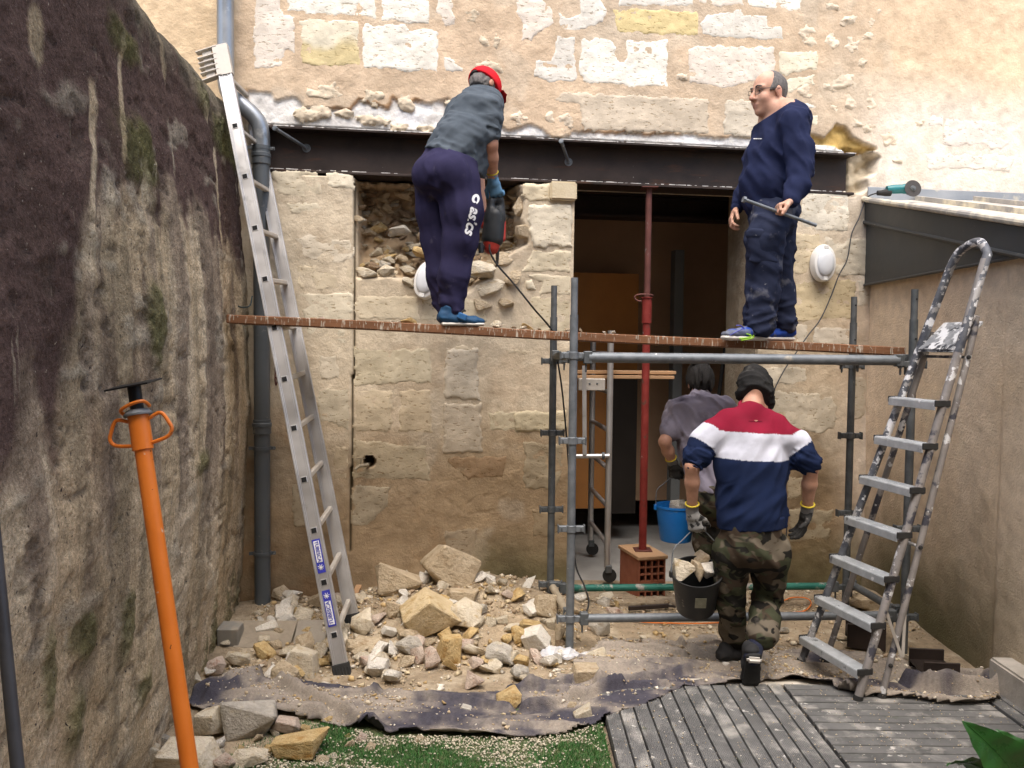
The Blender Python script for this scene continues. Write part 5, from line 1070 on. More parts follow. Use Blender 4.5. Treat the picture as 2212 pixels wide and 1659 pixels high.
# ------------------------------------------------------------------ 1  the man in the navy sweatshirt, standing on the plank
J = lambda x, y, Y=5.30: at_y(1525+x*.3804, 137.1+y*.3804, Y)
ftz = on_board(1640, .085)
YB = ftz[1]; dY = YB-5.30
J = lambda x, y, Y=5.30: at_y(1525+x*.3804, 137.1+y*.3804, Y+dY)
p2_ = root('person', ftz, 'person in navy sweatshirt and work trousers standing on the plank holding a long bolt', 'person')
fF = nrm(E3(-.92, -.36, -.02)); lL = nrm(np.cross(Z3, fF))
B = Sdf(.0075)
hc = J(352, 178); hq = head(B, hc, nrm(E3(-.93, -.36, -.06)), nrm(E3(-.06, 0, 1)), 1.08)
B.cap(J(372, 235), J(408, 300, 5.32), .053, .054, .03)
shN, shF = J(487, 345, 5.12), J(400, 335, 5.50); elN, wrN = J(527, 610, 5.06), J(486, 790, 4.98); elF, wrF = J(290, 600, 5.52), J(172, 828, 5.42)
B.cap(J(420, 300), J(420, 420), (.17, .10), (.19, .12), .04, lL); B.cap(J(410, 420), J(370, 800), (.17, .12), (.15, .12), .05, lL)
for a, b, c in ((shN, elN, wrN), (shF, elF, wrF)): B.chain([a, b, c], [.050, .042, .029], .02)
hipN, hipF, knN, knF, anN, anF = J(395, 850, 5.20), J(400, 850, 5.40), J(335, 1160, 5.20), J(415, 1165, 5.42), J(300, 1500, 5.20), J(430, 1500, 5.42)
for a, b, c in ((hipN, knN, anN), (hipF, knF, anF)): B.chain([a, b, c], [.078, .056, .040], .03)
HN = Sdf(.0045); gripN = hand(HN, wrN, E3(-.90, -.12, -.30), E3(.25, -.25, -1), E3(-.2, -.2, 1), (1.25, 1.35, .9), 1.06, th=(.75, .35, .55))
HF = Sdf(.0045); hand(HF, wrF, E3(-.45, -.25, -.9), E3(.75, -.2, -.35), E3(-.5, -.8, .3), (.55, .7, .45), 1.06)
reds = [(hq(.115, 0, -.03), .02, (.58, .25, .18), .7), (hq(.092, 0, -.066), .016, (.42, .16, .13), .8), (hq(-.012, .085, 0), .03, (.58, .24, .17), .6), (hq(.05, .05, -.03), .03, (.56, .27, .19), .5), (hq(.02, 0, .13), .07, (.66, .44, .34), .6)]
addmesh('body', [B, HN, HF], M_skin, p2_, skin_col((.52, .30, .21), reds))
S = Sdf(.0085)   # sweatshirt
S.cap(J(428, 318), J(430, 330), (.165, .085), (.185, .10), .05, lL); S.cap(J(430, 340), J(395, 520), (.19, .125), (.195, .155), .06, lL); S.cap(J(395, 520), J(352, 700), (.195, .155), (.185, .165), .06, lL); S.cap(J(352, 690), J(360, 775), (.175, .150), (.162, .145), .03, lL)
S.cap(J(395, 262), J(420, 300), .070, .10, .04); S.cap(J(405, 285), shN, .06, .076, .05)
S.chain([shN, J(520, 480, 5.09), elN, J(517, 700, 5.02), J(491, 768, 4.99)], [.082, .078, .072, .058, .047], .03); S.chain([shF, elF, J(225, 730, 5.47), J(183, 800, 5.43)], [.085, .070, .056, .046], .03)
S.cut(J(380, 276), E3(-.30, -.05, .95)*1.0 if False else nrm(E3(-.42, -.1, .9)))
S.post.clear(); S.fold(nrm(E3(.5, -.3, -.8)), 3.2, 11, .011, 11); S.fold(nrm(E3(.9, 0, -.45)), 3.5, 16, .007, 21, lambda P: sstep(0, .14, P[:, 0]-J(440, 0)[0]))
S.cut(J(374, 288), nrm(E3(-.55, -.06, .83)))
navy = cloth('navy_sweatshirt', (.010, .014, .042), (.019, .025, .064), spots=[((.16, .16, .18), 60, .74, .77)], b=.3)
sw = addmesh('sweatshirt', [S], navy, p2_)
ck = Sdf(.007); ck.cap(wrN-nrm(wrN-elN)*.055, wrN-nrm(wrN-elN)*.012, .044, .040, .008); ck.fold(E3(1, 0, .1), 5, 60, .003, 4); addmesh('cuff', [ck], navy, sw)
ck = Sdf(.007); ck.cap(wrF-nrm(wrF-elF)*.055, wrF-nrm(wrF-elF)*.010, .043, .040, .008); addmesh('cuff', [ck], navy, sw)
T = Sdf(.0085)   # work trousers
T.cap(J(372, 735), J(385, 850), (.150, .130), (.165, .140), .04, lL)
T.chain([J(372, 880, 5.21), J(330, 1010, 5.19), knN, J(318, 1310, 5.20), J(298, 1480, 5.20)], [.118, .110, .098, .092, .086], .04)
T.chain([J(412, 880, 5.38), J(408, 1030, 5.40), knF, J(425, 1310, 5.42), J(437, 1480, 5.42)], [.112, .098, .085, .080, .080], .04)
T.cut(J(370, 728), Z3); T.fold(nrm(E3(.75, -.2, -.5)), 3.0, 12, .010, 31); T.fold(nrm(E3(1, .1, .25)), 3, 19, .010, 33, lambda P: sstep(J(0, 1280)[2], J(0, 1440)[2], P[:, 2])*1.0)
work = cloth('navy_work_cloth', (.014, .018, .038), (.026, .032, .060), spots=[((.13, .13, .145), 7, .58, .74), ((.22, .22, .23), 28, .68, .76)], b=.25)
tr_ = addmesh('trousers', [T], work, p2_)
pk = Sdf(.007); pc_ = J(326, 1040, 5.09); pk.cap(J(326, 1000, 5.105), J(326, 1120, 5.105), (.092, .020), (.088, .020), .01, E3(1, 0, 0)); pk.cap(J(326, 958, 5.10), J(326, 975, 5.10), (.098, .020), (.098, .021), .004, E3(1, 0, 0)); pk.fold(E3(1, 0, -.5), 5, 14, .006, 8); addmesh('cargo_pocket', [pk], work, tr_)
def shoe_col2(V):
    c = np.tile(np.array((.022, .060, .30)), (len(V), 1)); z_ = V[:, 2]-ftz[2]
    n = fbm(V[:, 0]*20, V[:, 1]*20, V[:, 2]*20, 3, 2); m_ = sstep(.05, .2, n)[:, None]*.7; c = c*(1-m_)+np.array((.17, .18, .20))*m_
    toe_ = sstep(J(175, 0)[0], J(120, 0)[0], V[:, 0])[:, None]*(z_ < .06)[:, None]; c = c*(1-toe_*.7)+np.array((.16, .17, .19))*toe_*.7
    return c
M_lime = gm('lime_trim', (.28, .55, .03), (.34, .62, .05), 6, .6, 0, 0)
sz = ftz[2]
def gp(x, Y): p = J(x, 1600, Y); p[2] = sz; return p
s1_ = shoe(gp(352, 5.22), gp(88, 5.13), Z3, M_attrcloth, M_sole_w, p2_, .10, .047, .030, logo=shoe_col2); s2_ = shoe(gp(500, 5.44), gp(300, 5.35), Z3, M_attrcloth, M_sole_w, p2_, .10, .047, .030, logo=shoe_col2)
def zig(p, par): part('stripe', [tube(spline(p, 4), .0042, 6)], M_lime, par)
yS = lambda x: 5.13+(x-88)/(352-88)*.09-.052
zig([J(190, 1562, yS(190)-.004), J(245, 1556, yS(245)), J(256, 1545, yS(256)), J(230, 1535, yS(230))], s1_); zig([J(200, 1572, yS(200)-.002), J(262, 1560, yS(262)), J(270, 1542, yS(270))], s1_)
part('lace', [tube(spline([J(215, 1503, 5.11), J(195, 1488, 5.10), J(172, 1488, 5.10)], 4), .003, 6), tube(spline([J(215, 1505, 5.11), J(170, 1525, 5.10), J(135, 1545, 5.10)], 4), .003, 6)], M_attrcloth if False else M_blue, s1_)
# hair on the back and sides, glasses, eyes
Hh = Sdf(.0065); q = hq; ff = nrm(E3(-.93, -.36, -.06)); uu_ = nrm(E3(-.06, 0, 1)); uu_ = nrm(uu_-ff*np.dot(uu_, ff)); ll_ = np.cross(uu_, ff)
Hh.ell(q(-.016, 0, .034), (ff, ll_, uu_), np.array([.104, .0835, .101])*1.08); Hh.cap(q(-.07, 0, -.02), q(-.055, 0, -.055), (.052, .030), (.045, .022), .02, ll_)
Hh.ball(q(.075, 0, .115), .085, .012, sub=True); Hh.cut(q(.032, 0, .02), nrm(ff*1.0+uu_*.42)); Hh.ball(q(.03, .08, -.05), .062, .01, sub=True); Hh.ball(q(.03, -.08, -.05), .062, .01, sub=True); Hh.ball(q(-.012, .09, .0), .026, .008, sub=True); Hh.cut(q(0, 0, -.062), -uu_); Hh.fold(uu_, 8, 50, .003, 6)
addmesh('hair', [Hh], M_hair_g, p2_)
for s in (-1, 1): part('eye', lathe(q(.081, s*.031, .010), ff, [(0, -.004), (.008, 0), (.006, .006), (0, .008)], 10), M_eye, p2_)
for s in (-1, 1): part('eyebrow', [tube(spline([q(.094, s*.012, .034), q(.092, s*.03, .039), q(.076, s*.050, .031)], 4), [.004]*8+[.003], 6)], M_hair_g, p2_)
M_frame = gm('dark_wire', (.02, .02, .022), (.04, .04, .04), 8, .4, .3, 0)
def rim_(s): return tube([q(.106-.010*abs(math.cos(t))*(1 if math.cos(t)*s < 0 else 2.0), s*.034 + .025*math.cos(t), .004+.018*math.sin(t)) for t in np.linspace(0, 2*math.pi, 21)[:-1]], .0016, 6, closed=True)
part('glasses', [rim_(1), rim_(-1), tube([q(.108, -.010, .008), q(.112, 0, .011), q(.108, .010, .008)], .0016, 6)] + [tube([q(.090, s*.062, .012), q(.04, s*.088, .012), q(-.015, s*.090, .012)], .0018, 6) for s in (-1, 1)], M_frame, p2_)
# small print on the chest: an unreadable line of white dots
from mathutils.bvhtree import BVHTree
def surf(o, P, d):
    """push point P along d onto object o (world space)"""
    dg = None; me = o.data; base = WLOC[o.name]
    if 'bvh' not in SURF.get(o.name, {}): SURF[o.name] = {'bvh': BVHTree.FromPolygons([v.co.copy() for v in me.vertices], [tuple(p.vertices) for p in me.polygons])}
    hit = SURF[o.name]['bvh'].ray_cast(Vector([float(c) for c in (P-base)]), Vector([float(c) for c in nrm(d)]))
    return (np.array(hit[0])+base, np.array(hit[1])) if hit[0] is not None else (None, None)
SURF = {}
def decal(name, o, shape, mat, parent, off=.0025):
    V, F = shape; out = []; ok = []
    for p in V:
        d = nrm(np.asarray(p)-CAM); h_, n_ = surf(o, CAM+d*2.0, d)
        if h_ is None or np.linalg.norm(h_-p) > .35: out.append(np.asarray(p)); ok.append(False)
        else: out.append(h_-d*off); ok.append(True)
    F = [f for f in F if all(ok[i] for i in f)]
    if F: return part(name, [(out, F)], mat, parent, smooth=False)
dots = []
for i in range(9):
    c = J(272+i*5.4, 427, 5.15); dots.append(box(c, (.0045, .001, .006 if i % 2 else .0045)))
decal('chest_print', sw, ([v for d_ in dots for v in d_[0]], [tuple(k+8*i for k in f) for i, d_ in enumerate(dots) for f in d_[1]]), M_wh2, sw)
bq0, bq1 = J(238, 760, gripN[1]-dY-.03), J(650, 908, gripN[1]-dY+.04); mid = J(440, 832, gripN[1]-dY); sh_ = gripN-mid; bdir = nrm(bq1-bq0)
hb = root('held_bolt', bq0+sh_, 'long galvanised bolt held by the person in the navy sweatshirt', 'bolt')
part('rod', cyl(bq0+sh_, bq1+sh_, .0105, 12), M_galv, hb); part('bolt_head', lathe(bq0+sh_-bdir*.004, bdir, [(.019, 0), (.019, .016), (0, .0161)], 6), M_galv, hb)

# ------------------------------------------------------------------ 2  the man with the red cap, bending over the breaker
f1 = on_board(995, .09); dY1 = f1[1]-5.20
J = lambda x, y, Y=5.20: at_y(877.7+x*.3638, 137.1+y*.3638, Y+dY1)
p1_ = root('person', f1, 'person with red cap and grey shirt bending over the breaker on the plank', 'person')
sd1 = nrm(E3(.86, -.50, .0)); sd1b = nrm(E3(.80, -.45, -.25))
B = Sdf(.0075); hc = J(462, 156, 5.46); fh = nrm(E3(.68, .50, -.62)); uh = nrm(E3(.10, .45, .9)); hq = head(B, hc, fh, uh, 1.0)
B.cap(J(440, 190, 5.46), J(420, 240, 5.42), .058, .064, .03); B.cap(J(410, 270, 5.38), J(270, 560, 5.24), (.18, .10), (.15, .11), .05, sd1); 
shR, elR, wrR = J(487, 268, 5.26), J(498, 480, 5.24), J(514, 690, 5.40); shL, elL, wrL = J(370, 280, 5.58), J(420, 560, 5.72), J(455, 930, 5.62)
B.chain([shR, J(496, 380, 5.24), elR, J(500, 560, 5.29), wrR], [.052, .050, .046, .047, .031], .02); B.chain([shL, elL, wrL], [.05, .042, .03], .02)
hR, hL = J(310, 690, 5.14), J(180, 690, 5.28); kR, kL = J(315, 1060, 5.14), J(190, 1060, 5.30); aR, aL = J(285, 1470, 5.16), J(255, 1470, 5.28)
B.cap(J(255, 560, 5.22), J(240, 700, 5.20), (.15, .11), (.15, .12), .04, sd1)
for a, b, c in ((hR, kR, aR), (hL, kL, aL)): B.chain([a, b, c], [.085, .06, .042], .03)
addmesh('body', [B], M_skin, p1_, skin_col((.44, .23, .15), [(elR, .05, (.55, .27, .19), .6)]))
S = Sdf(.0085)
S.cap(J(428, 238, 5.42), J(405, 300, 5.38), (.165, .10), (.185, .125), .05, sd1); S.cap(J(405, 300, 5.38), J(330, 450, 5.28), (.185, .13), (.175, .14), .06, sd1); S.cap(J(330, 450, 5.28), J(262, 560, 5.22), (.175, .14), (.165, .140), .05, sd1b)
S.cap(J(405, 540, 5.30), J(395, 640, 5.28), .085, .075, .07); S.cap(J(440, 205, 5.46), J(425, 240, 5.42), .066, .09, .04)
S.chain([shR, J(495, 340, 5.24), J(495, 425, 5.24)], [.084, .072, .062], .03); S.chain([shL, J(400, 430, 5.64)], [.08, .065], .03)
S.cut(J(495, 428, 5.24), nrm(E3(.02, -.05, -1)) if False else E3(0, 0, -1)) if False else None
S.fold(nrm(E3(.9, -.2, -.42)), 2.6, 15, .009, 41); S.fold(nrm(E3(.6, -.3, .75)), 3.0, 13, .006, 43, lambda P: sstep(J(0, 300)[2], J(0, 420)[2], P[:, 2])*1.0)
S.cut(J(260, 572, 5.22), nrm(E3(-.42, 0, -.9)))
grey = cloth('grey_shirt', (.055, .068, .082), (.085, .102, .12), b=.3)
addmesh('shirt', [S], grey, p1_)
sl2 = Sdf(.0075); sl2.chain([J(494, 330, 5.24), J(497, 430, 5.24)], [.070, .066], .02); sl2.cut(J(497, 432, 5.24), -Z3); sl2.fold(E3(1, .2, .25), 3, 22, .007, 47); addmesh('sleeve', [sl2], grey, p1_)
T = Sdf(.0085)
T.cap(J(262, 560, 5.22), J(240, 660, 5.20), (.165, .135), (.178, .160), .05, sd1b); T.ball(J(150, 660, 5.16), .105, .06); T.ball(J(262, 650, 5.08), .10, .06)
T.chain([J(310, 720, 5.14), J(330, 880, 5.13), kR, J(283, 1260, 5.15), J(272, 1420, 5.16)], [.122, .110, .096, .084, .070], .05); T.chain([J(165, 720, 5.28), J(165, 880, 5.29), kL, J(208, 1260, 5.30), J(240, 1420, 5.28)], [.112, .102, .092, .080, .066], .035)
T.cap(J(268, 1425, 5.16), J(272, 1465, 5.16), .074, .058, .01); T.cap(J(240, 1420, 5.28), J(248, 1462, 5.28), .07, .06, .01)
T.cut(J(262, 545, 5.22), nrm(E3(.32, 0, .95))); T.fold(nrm(E3(.15, -.1, -1)), 1.6, 9, .010, 51); T.fold(nrm(E3(.9, .2, -.3)), 3, 15, .008, 53, lambda P: sstep(J(0, 1150)[2], J(0, 1400)[2], P[:, 2])*1.0)
sweat = cloth('purple_navy_jersey', (.019, .017, .046), (.030, .027, .064), spots=[((.10, .09, .12), 8, .62, .80)], b=.2)
tr1 = addmesh('trousers', [T], sweat, p1_)
def txt_decal(body, size, c, xd, yd, shear=0, bold=.001):
    return text_shape(body, size, c, nrm(xd), nrm(yd), 0, shear, bold)
xd = nrm(J(372, 1015, 5.0)-J(412, 850, 5.0)); yd = nrm(np.cross(E3(0, -1, 0), xd)); 
decal('lettering', tr1, txt_decal('asics', .088, J(392, 935, 5.02), xd, yd, .25, .0026), M_wh2, tr1)
ec = J(411, 806, 5.02); ring_ = []
for t in np.linspace(0, 6.05, 30):
    r1, r2 = .027-.0018*t, .018-.001*t; w_ = .0045+.004*abs(math.sin(t/2)); 
    for s in (-1, 1): ring_.append(ec + xd*(r1+s*w_)*math.cos(t+.6) + yd*(r2+s*w_)*math.sin(t+.6))
decal('emblem', tr1, (ring_, [(2*i, 2*i+1, 2*i+3, 2*i+2) for i in range(29)]), M_wh2, tr1)
bluesh = gm('blue_mesh_shoe', (.010, .045, .105), (.018, .075, .16), 25, .7, 0, .3, 120, .003, spots=[((.20, .22, .24), 20, .66, .74)])
def gp1(x, Y): p = J(x, 1570, Y); p[2] = f1[2]; return p
s_ = shoe(gp1(188, 5.12), gp1(470, 5.16), Z3, bluesh, M_sole_w, p1_, .105, .045, .022)
part('tongue', [tube(spline([J(325, 1480, 5.10), J(345, 1465, 5.10), J(350, 1475, 5.10)], 4), .006, 8)], M_black, s_)
part('strap', [box(J(332, 1503, 5.085), (.058, .014, .040), (nrm(E3(.9, 0, -.35)), E3(0, 1, 0), nrm(E3(.35, 0, .9))))], gm('light_blue_strap', (.02, .09, .22), (.03, .12, .28), 9, .5, 0, .05), s_, bevel=.006)
shoe(gp1(185, 5.30), gp1(440, 5.36), Z3, bluesh, M_sole_w, p1_, .105, .045, .022)
C_ = Sdf(.006); q = hq; ff = fh; uu_ = nrm(uh-ff*np.dot(uh, ff)); ll_ = np.cross(uu_, ff)
C_.ell(q(-.012, 0, .042), (ff, ll_, uu_), (.120, .098, .112)); C_.cut(q(0, 0, .016), nrm(-uu_-ff*.10)); C_.ell(q(-.105, 0, .030), (ff, ll_, uu_), (.03, .034, .026), .006, sub=True)
redc = cloth('red_cap_cloth', (.55, .012, .020), (.68, .022, .032), b=.15)
cp = addmesh('cap', [C_], redc, p1_)
V_ = []; 
br = Sdf(.006); 
bp = [q(.085, 0, .048), q(.12, 0, .042), q(.155, 0, .030)]
br.cap(bp[0], bp[1], (.080, .008), (.078, .007), .01, ll_); br.cap(bp[1], bp[2], (.078, .007), (.050, .006), .01, ll_); addmesh('brim', [br], cloth('dark_red_brim', (.22, .010, .012), (.30, .014, .018)), cp)
part('size_strap', [tube(spline([q(-.104, .040, .040), q(-.121, .015, .030), q(-.121, -.015, .030), q(-.104, -.040, .040)], 5), .008, 8)], M_black, cp)
lbc = surf(cp, J(447, 128, 4.6), E3(0, 1, 0))[0]
if lbc is not None: part('label_patch', [box(lbc-E3(0, .001, 0), (.036, .004, .022), (nrm(E3(1, .25, 0)), nrm(E3(-.25, 1, .35)), nrm(E3(0, -.35, 1))))], cloth('white_label', (.66, .60, .60), (.75, .70, .70)), cp)
Hh = Sdf(.0065); Hh.ell(q(-.018, 0, .020), (ff, ll_, uu_), (.098, .080, .090)); Hh.cut(q(.03, 0, 0), ff); Hh.cut(q(0, 0, -.040), -uu_); Hh.fold(uu_, 8, 50, .003, 6); addmesh('hair', [Hh], M_hair_g, p1_)
M_gblue = cloth('blue_knit_glove', (.10, .22, .36), (.16, .31, .46), b=.4); 
dW = nrm(E3(.10, .04, -1)); aR_ = nrm(wrR-J(500, 560, 5.29))
gp_ = glove(wrR, nrm(E3(.25, .12, -.9)), E3(.3, .95, -.1), E3(-.8, .35, .15), (.9, 1.1, .7), M_gblue, M_gblue, p1_, aR_, 1.1)
glove(wrL, nrm(E3(.55, -.1, -.6)), E3(.3, -.8, -.3), E3(0, -.3, 1), (.9, 1.0, .7), M_gblue, M_gblue, p1_, nrm(wrL-elL), 1.05, rim=False)
# the breaker he holds
HY = 5.44
hm = root('demolition_breaker', J(540, 1180, HY), 'black and red electric breaker held upright against the broken wall', 'power tool')
M_tool = gm('black_tool_plastic', (.016, .018, .02), (.032, .036, .040), 8, .5, 0, .1, 60, .002, spots=[((.16, .15, .14), 14, .66, .78)], spec=.4); M_rtool = gm('red_tool_plastic', (.34, .03, .022), (.44, .045, .03), 8, .5, 0, .1, 50, .002, spots=[((.18, .12, .10), 16, .62, .72)], spec=.4)
ha = nrm(J(510, 1080, HY)-J(545, 830, HY)); hs = np.cross(ha, E3(0, 1, 0))
b0 = Sdf(.007); b0.cap(J(525, 905, HY), J(512, 1040, HY), (.066, .060), (.072, .062), .03, hs); b0.cap(J(505, 820, HY-.01), J(490, 920, HY-.02), .024, .030, .015); b0.cap(J(558, 815, HY+.02), J(560, 920, HY+.01), (.026, .03), (.034, .03), .015, hs); b0.cap(J(505, 815, HY), J(555, 808, HY), .021, .022, .015)
addmesh('housing', [b0], M_tool, hm)
r0 = Sdf(.007); r0.cap(J(510, 1040, HY), J(504, 1090, HY), (.070, .060), (.052, .050), .03, hs); r0.cap(J(470, 890, HY+.01), J(462, 960, HY+.01), .020, .026, .02); r0.cap(J(577, 940, HY+.015), J(570, 1040, HY+.01), .016, .022, .02); addmesh('front_casing', [r0], M_rtool, hm)
part('side_grip', [cyl(J(470, 1085, HY+.02), J(440, 1095, HY-.05), .019, 12), tube([J(440, 1065, HY-.05), J(445, 1125, HY-.05)], .017, 12)], M_tool, hm)
for i in range(9): part('vent_slot', [bar(J(536, 850+i*9.5, HY-.045), J(566, 854+i*9.5, HY-.045), .005, .004)], M_galv_d, hm)
part('chisel', [tube([J(540, 1095, HY), J(541, 1140, HY+.02), J(540, 1188, HY+.06)], [.016, .011, .009], 10)], M_galv_d, hm)
cabp = [J(495, 1075, HY-.05), J(498, 1120, HY-.06), J(540, 1195, HY-.06), J(640, 1310, HY-.05), J(754, 1452, HY-.02), at_y(1196, 720, RLp[1]-.05), at_y(1203, 770, RLp[1]-.09), at_y(1215, 850, RLp[1]-.05), at_y(1228, 1000, RLp[1]-.03), at_y(1240, 1200, RLp[1]-.05), at_y(1262, 1265, RLp[1]-.15), at_y(1272, 1300, RLp[1]-.2), at_y(1262, 1328, RLp[1]-.25), at_y(1242, 1330, RLp[1]-.25)]
cbl = part('breaker_cable', tube(spline(cabp, 7), .0062, 8), M_black, at=cabp[0]); tag(cbl, 'black power cable running from the breaker down behind the scaffold post', 'cable')

# ------------------------------------------------------------------ 3  the man with the striped sweatshirt, walking in with a bucket
J = lambda x, y, Y=4.55: at_y(1371.4+x*.2645, 768+y*.2645, Y)
K = lambda x, y, Y=4.55: at_y(1371.4+x*.2315, 1152+y*.2315, Y)
p4_ = root('person', E3(*(K(1000, 1450, 4.6)[:2]), 0), 'person in red, white and navy sweatshirt and dark beanie carrying a black bucket', 'person')
sX = nrm(E3(1, .05, -.07))
B = Sdf(.0075); hc = J(985, 330, 4.72); head(B, hc, nrm(E3(.30, .86, -.45)), nrm(E3(.1, .4, .9)), 1.0)
B.cap(J(955, 400, 4.66), J(945, 470, 4.62), .056, .056, .03); B.cap(J(945, 580, 4.60), J(945, 1300, 4.5), (.17, .085), (.14, .08), .05, sX)
shL, elL, wrL = J(635, 640, 4.58), J(468, 905, 4.52), J(468, 1225, 4.60); shR, elR, wrR = J(1262, 690, 4.58), J(1440, 915, 4.52), J(1408, 1245, 4.62)
for a, b, c in ((shL, elL, wrL), (shR, elR, wrR)): B.chain([a, b, b*.6+c*.4, c], [.050, .038, .039, .027], .02)
hipL, kneL, anL = K(925, 120, 4.52), K(890, 620, 4.62), K(935, 1150, 4.80); hipR, kneR, anR = K(1245, 120, 4.52), K(1240, 600, 4.66), K(1160, 960, 4.46)
for a, b, c in ((hipL, kneL, anL), (hipR, kneR, anR)): B.chain([a, b, c], [.08, .058, .040], .03)
addmesh('body', [B], M_skin, p4_, skin_col((.50, .28, .19), [(elL, .05, (.58, .32, .22), .6), (elR, .05, (.56, .30, .21), .6)]))
S = Sdf(.0065)
S.cap(J(950, 560, 4.62), J(945, 660, 4.60), (.125, .085), (.190, .110), .05, sX); S.cap(J(945, 680, 4.60), J(945, 900, 4.56), (.196, .120), (.196, .130), .05, sX); S.cap(J(945, 900, 4.56), J(950, 1290, 4.53), (.196, .130), (.186, .132), .04, sX); S.cap(J(950, 1310, 4.53), J(950, 1390, 4.53), (.182, .128), (.178, .126), .015, sX)
S.cap(J(952, 440, 4.66), J(950, 480, 4.63), .060, .080, .03)
S.chain([J(925, 508, 4.62), J(770, 562, 4.61), shL, J(555, 700, 4.56), J(515, 800, 4.54), J(490, 865, 4.53)], [.070, .074, .070, .062, .057, .053], .04); S.chain([J(975, 513, 4.62), J(1120, 592, 4.61), shR, J(1335, 720, 4.56), J(1385, 830, 4.54), J(1425, 885, 4.53)], [.070, .074, .069, .062, .057, .053], .04)
S.fold(nrm(E3(.75, .1, .5)), 2.6, 9, .010, 61, lambda P: .25+.75*sstep(J(0, 900)[2], J(0, 1150)[2], P[:, 2])); S.fold(nrm(E3(.5, .2, .8)), 3, 10, .006, 66)
armz = lambda P: np.clip(sstep(.30, .34, np.abs((P-J(945, 800, 4.56))@sX)), 0, 1)
S.fold(nrm(E3(.9, .1, -.35)), 3, 26, .009, 63, lambda P: (sstep(.205, .23, np.abs((P-J(945, 800, 4.56))@sX)))*sstep(J(0, 700)[2], J(0, 760)[2], P[:, 2]))
S.cut(J(950, 1402, 4.53), nrm(E3(.02, 0, -1)))
def col4(V):
    RED, WHT, NAV = np.array((.20, .010, .028)), np.array((.50, .51, .57)), np.array((.010, .018, .052))
    ux = (V-J(945, 800, 4.56))@sX; sg = -.02*0
    z1 = J(945, 640, 4.45)[2] - .045*ux; z2 = J(945, 862, 4.43)[2] - .035*ux
    c = np.where((V[:, 2] > z1)[:, None], RED, np.where((V[:, 2] > z2)[:, None], WHT, NAV))
    for sh, e, s in ((shL, elL, -1), (shR, elR, 1)):
        ax = nrm(e-sh); t = (V-sh)@ax; am = (s*ux > .203 + .0*t)
        b1, b2 = (-.02, .092) if s < 0 else (-.01, .075)
        ca = np.where((t < b1)[:, None], RED, np.where((t < b2)[:, None], WHT, NAV)); c = np.where(am[:, None], ca, c)
    n = fbm(V[:, 0]*5, V[:, 1]*5, V[:, 2]*5, 3, 9)[:, None]; return np.clip(c*(1+.14*n), 0, .85)
sw4 = addmesh('sweatshirt', [S], M_attrcloth, p4_, col4)
rh = Sdf(.0075); rh.cap(J(948, 1300, 4.53), J(948, 1410, 4.53), (.188, .135), (.183, .130), .01, sX); rh.fold(nrm(E3(0, .1, 1)), 2, 40, .003, 68); rh.cut(J(948, 1290, 4.53), nrm(E3(.02, 0, 1))); rh.cut(J(948, 1404, 4.53), nrm(E3(.02, 0, -1))); addmesh('ribbed_hem', [rh], cloth('navy_hem_knit', (.008, .014, .044), (.015, .024, .062)), sw4)
for (e, sh) in ((elL, shL), (elR, shR)):
    ck = Sdf(.007); a_ = nrm(e-sh); ck.cap(e-a_*.085, e-a_*.012, .056, .053, .01); ck.fold(np.cross(a_, E3(0, 1, 0)), 4, 30, .006, 4); ck.cut(e-a_*.004, a_); addmesh('rolled_cuff', [ck], cloth('navy_rib_knit', (.008, .014, .044), (.015, .024, .062)), sw4)
part('collar', [tube([J(952, 425, 4.655)+.066*(math.cos(t)*sX+math.sin(t)*nrm(E3(0, .9, .5)))+E3(0, 0, .004) for t in np.linspace(0, 2*math.pi, 25)[:-1]], .011, 8, closed=True)], cloth('dark_red_rib', (.20, .012, .03), (.26, .02, .04)), sw4)
M_stitch = cloth('dark_stitch', (.12, .008, .02), (.15, .01, .025)); decal('stitching', sw4, box(J(985, 535, 4.4), (.072, .001, .0035)), M_stitch, sw4)
T = Sdf(.0085); T.cap(J(950, 1350, 4.52), K(1080, 130, 4.52), (.160, .118), (.168, .125), .05, sX)
T.chain([K(920, 200, 4.52), K(890, 420, 4.58), kneL, K(915, 900, 4.72), K(930, 1060, 4.78)], [.100, .086, .076, .070, .058], .02)
T.chain([K(1255, 200, 4.52), K(1250, 420, 4.60), kneR, K(1205, 800, 4.54), K(1168, 985, 4.42)], [.100, .086, .080, .080, .064], .02)
T.ball(K(1215, 930, 4.44), .066, .05); T.ell(K(1385, 180, 4.52), (E3(1, 0, 0), E3(0, 1, 0), Z3), (.035, .06, .10), .03); T.ell(K(800, 180, 4.52), (E3(1, 0, 0), E3(0, 1, 0), Z3), (.035, .06, .09), .03)
T.cut(J(950, 1345, 4.52), Z3); T.fold(nrm(E3(.6, .1, -.7)), 2.6, 11, .008, 71); T.fold(nrm(E3(1, 0, .2)), 3, 13, .005, 73, lambda P: sstep(K(0, 700)[2], K(0, 900)[2], P[:, 2])*1.0)
addmesh('trousers', [T], M_camo, p4_)
C_ = Sdf(.0065); hu = nrm(E3(.03, .36, .93)); hf = nrm(E3(.30, .86, -.45)); hf = nrm(hf-hu*np.dot(hf, hu)); hl = np.cross(hu, hf)
C_.ell(hc+hu*.045, (hf, hl, hu), (.112, .098, .118)); C_.cap(hc+hu*.100-hf*.01, hc+hu*.140-hf*.015, .070, .045, .04); C_.ell(hc+hu*.012-hf*.005, (hf, hl, hu), (.118, .105, .052), .012); C_.ell(hc-hu*.030+hl*-.035+hf*.03, (hf, hl, hu), (.085, .062, .05), .03)
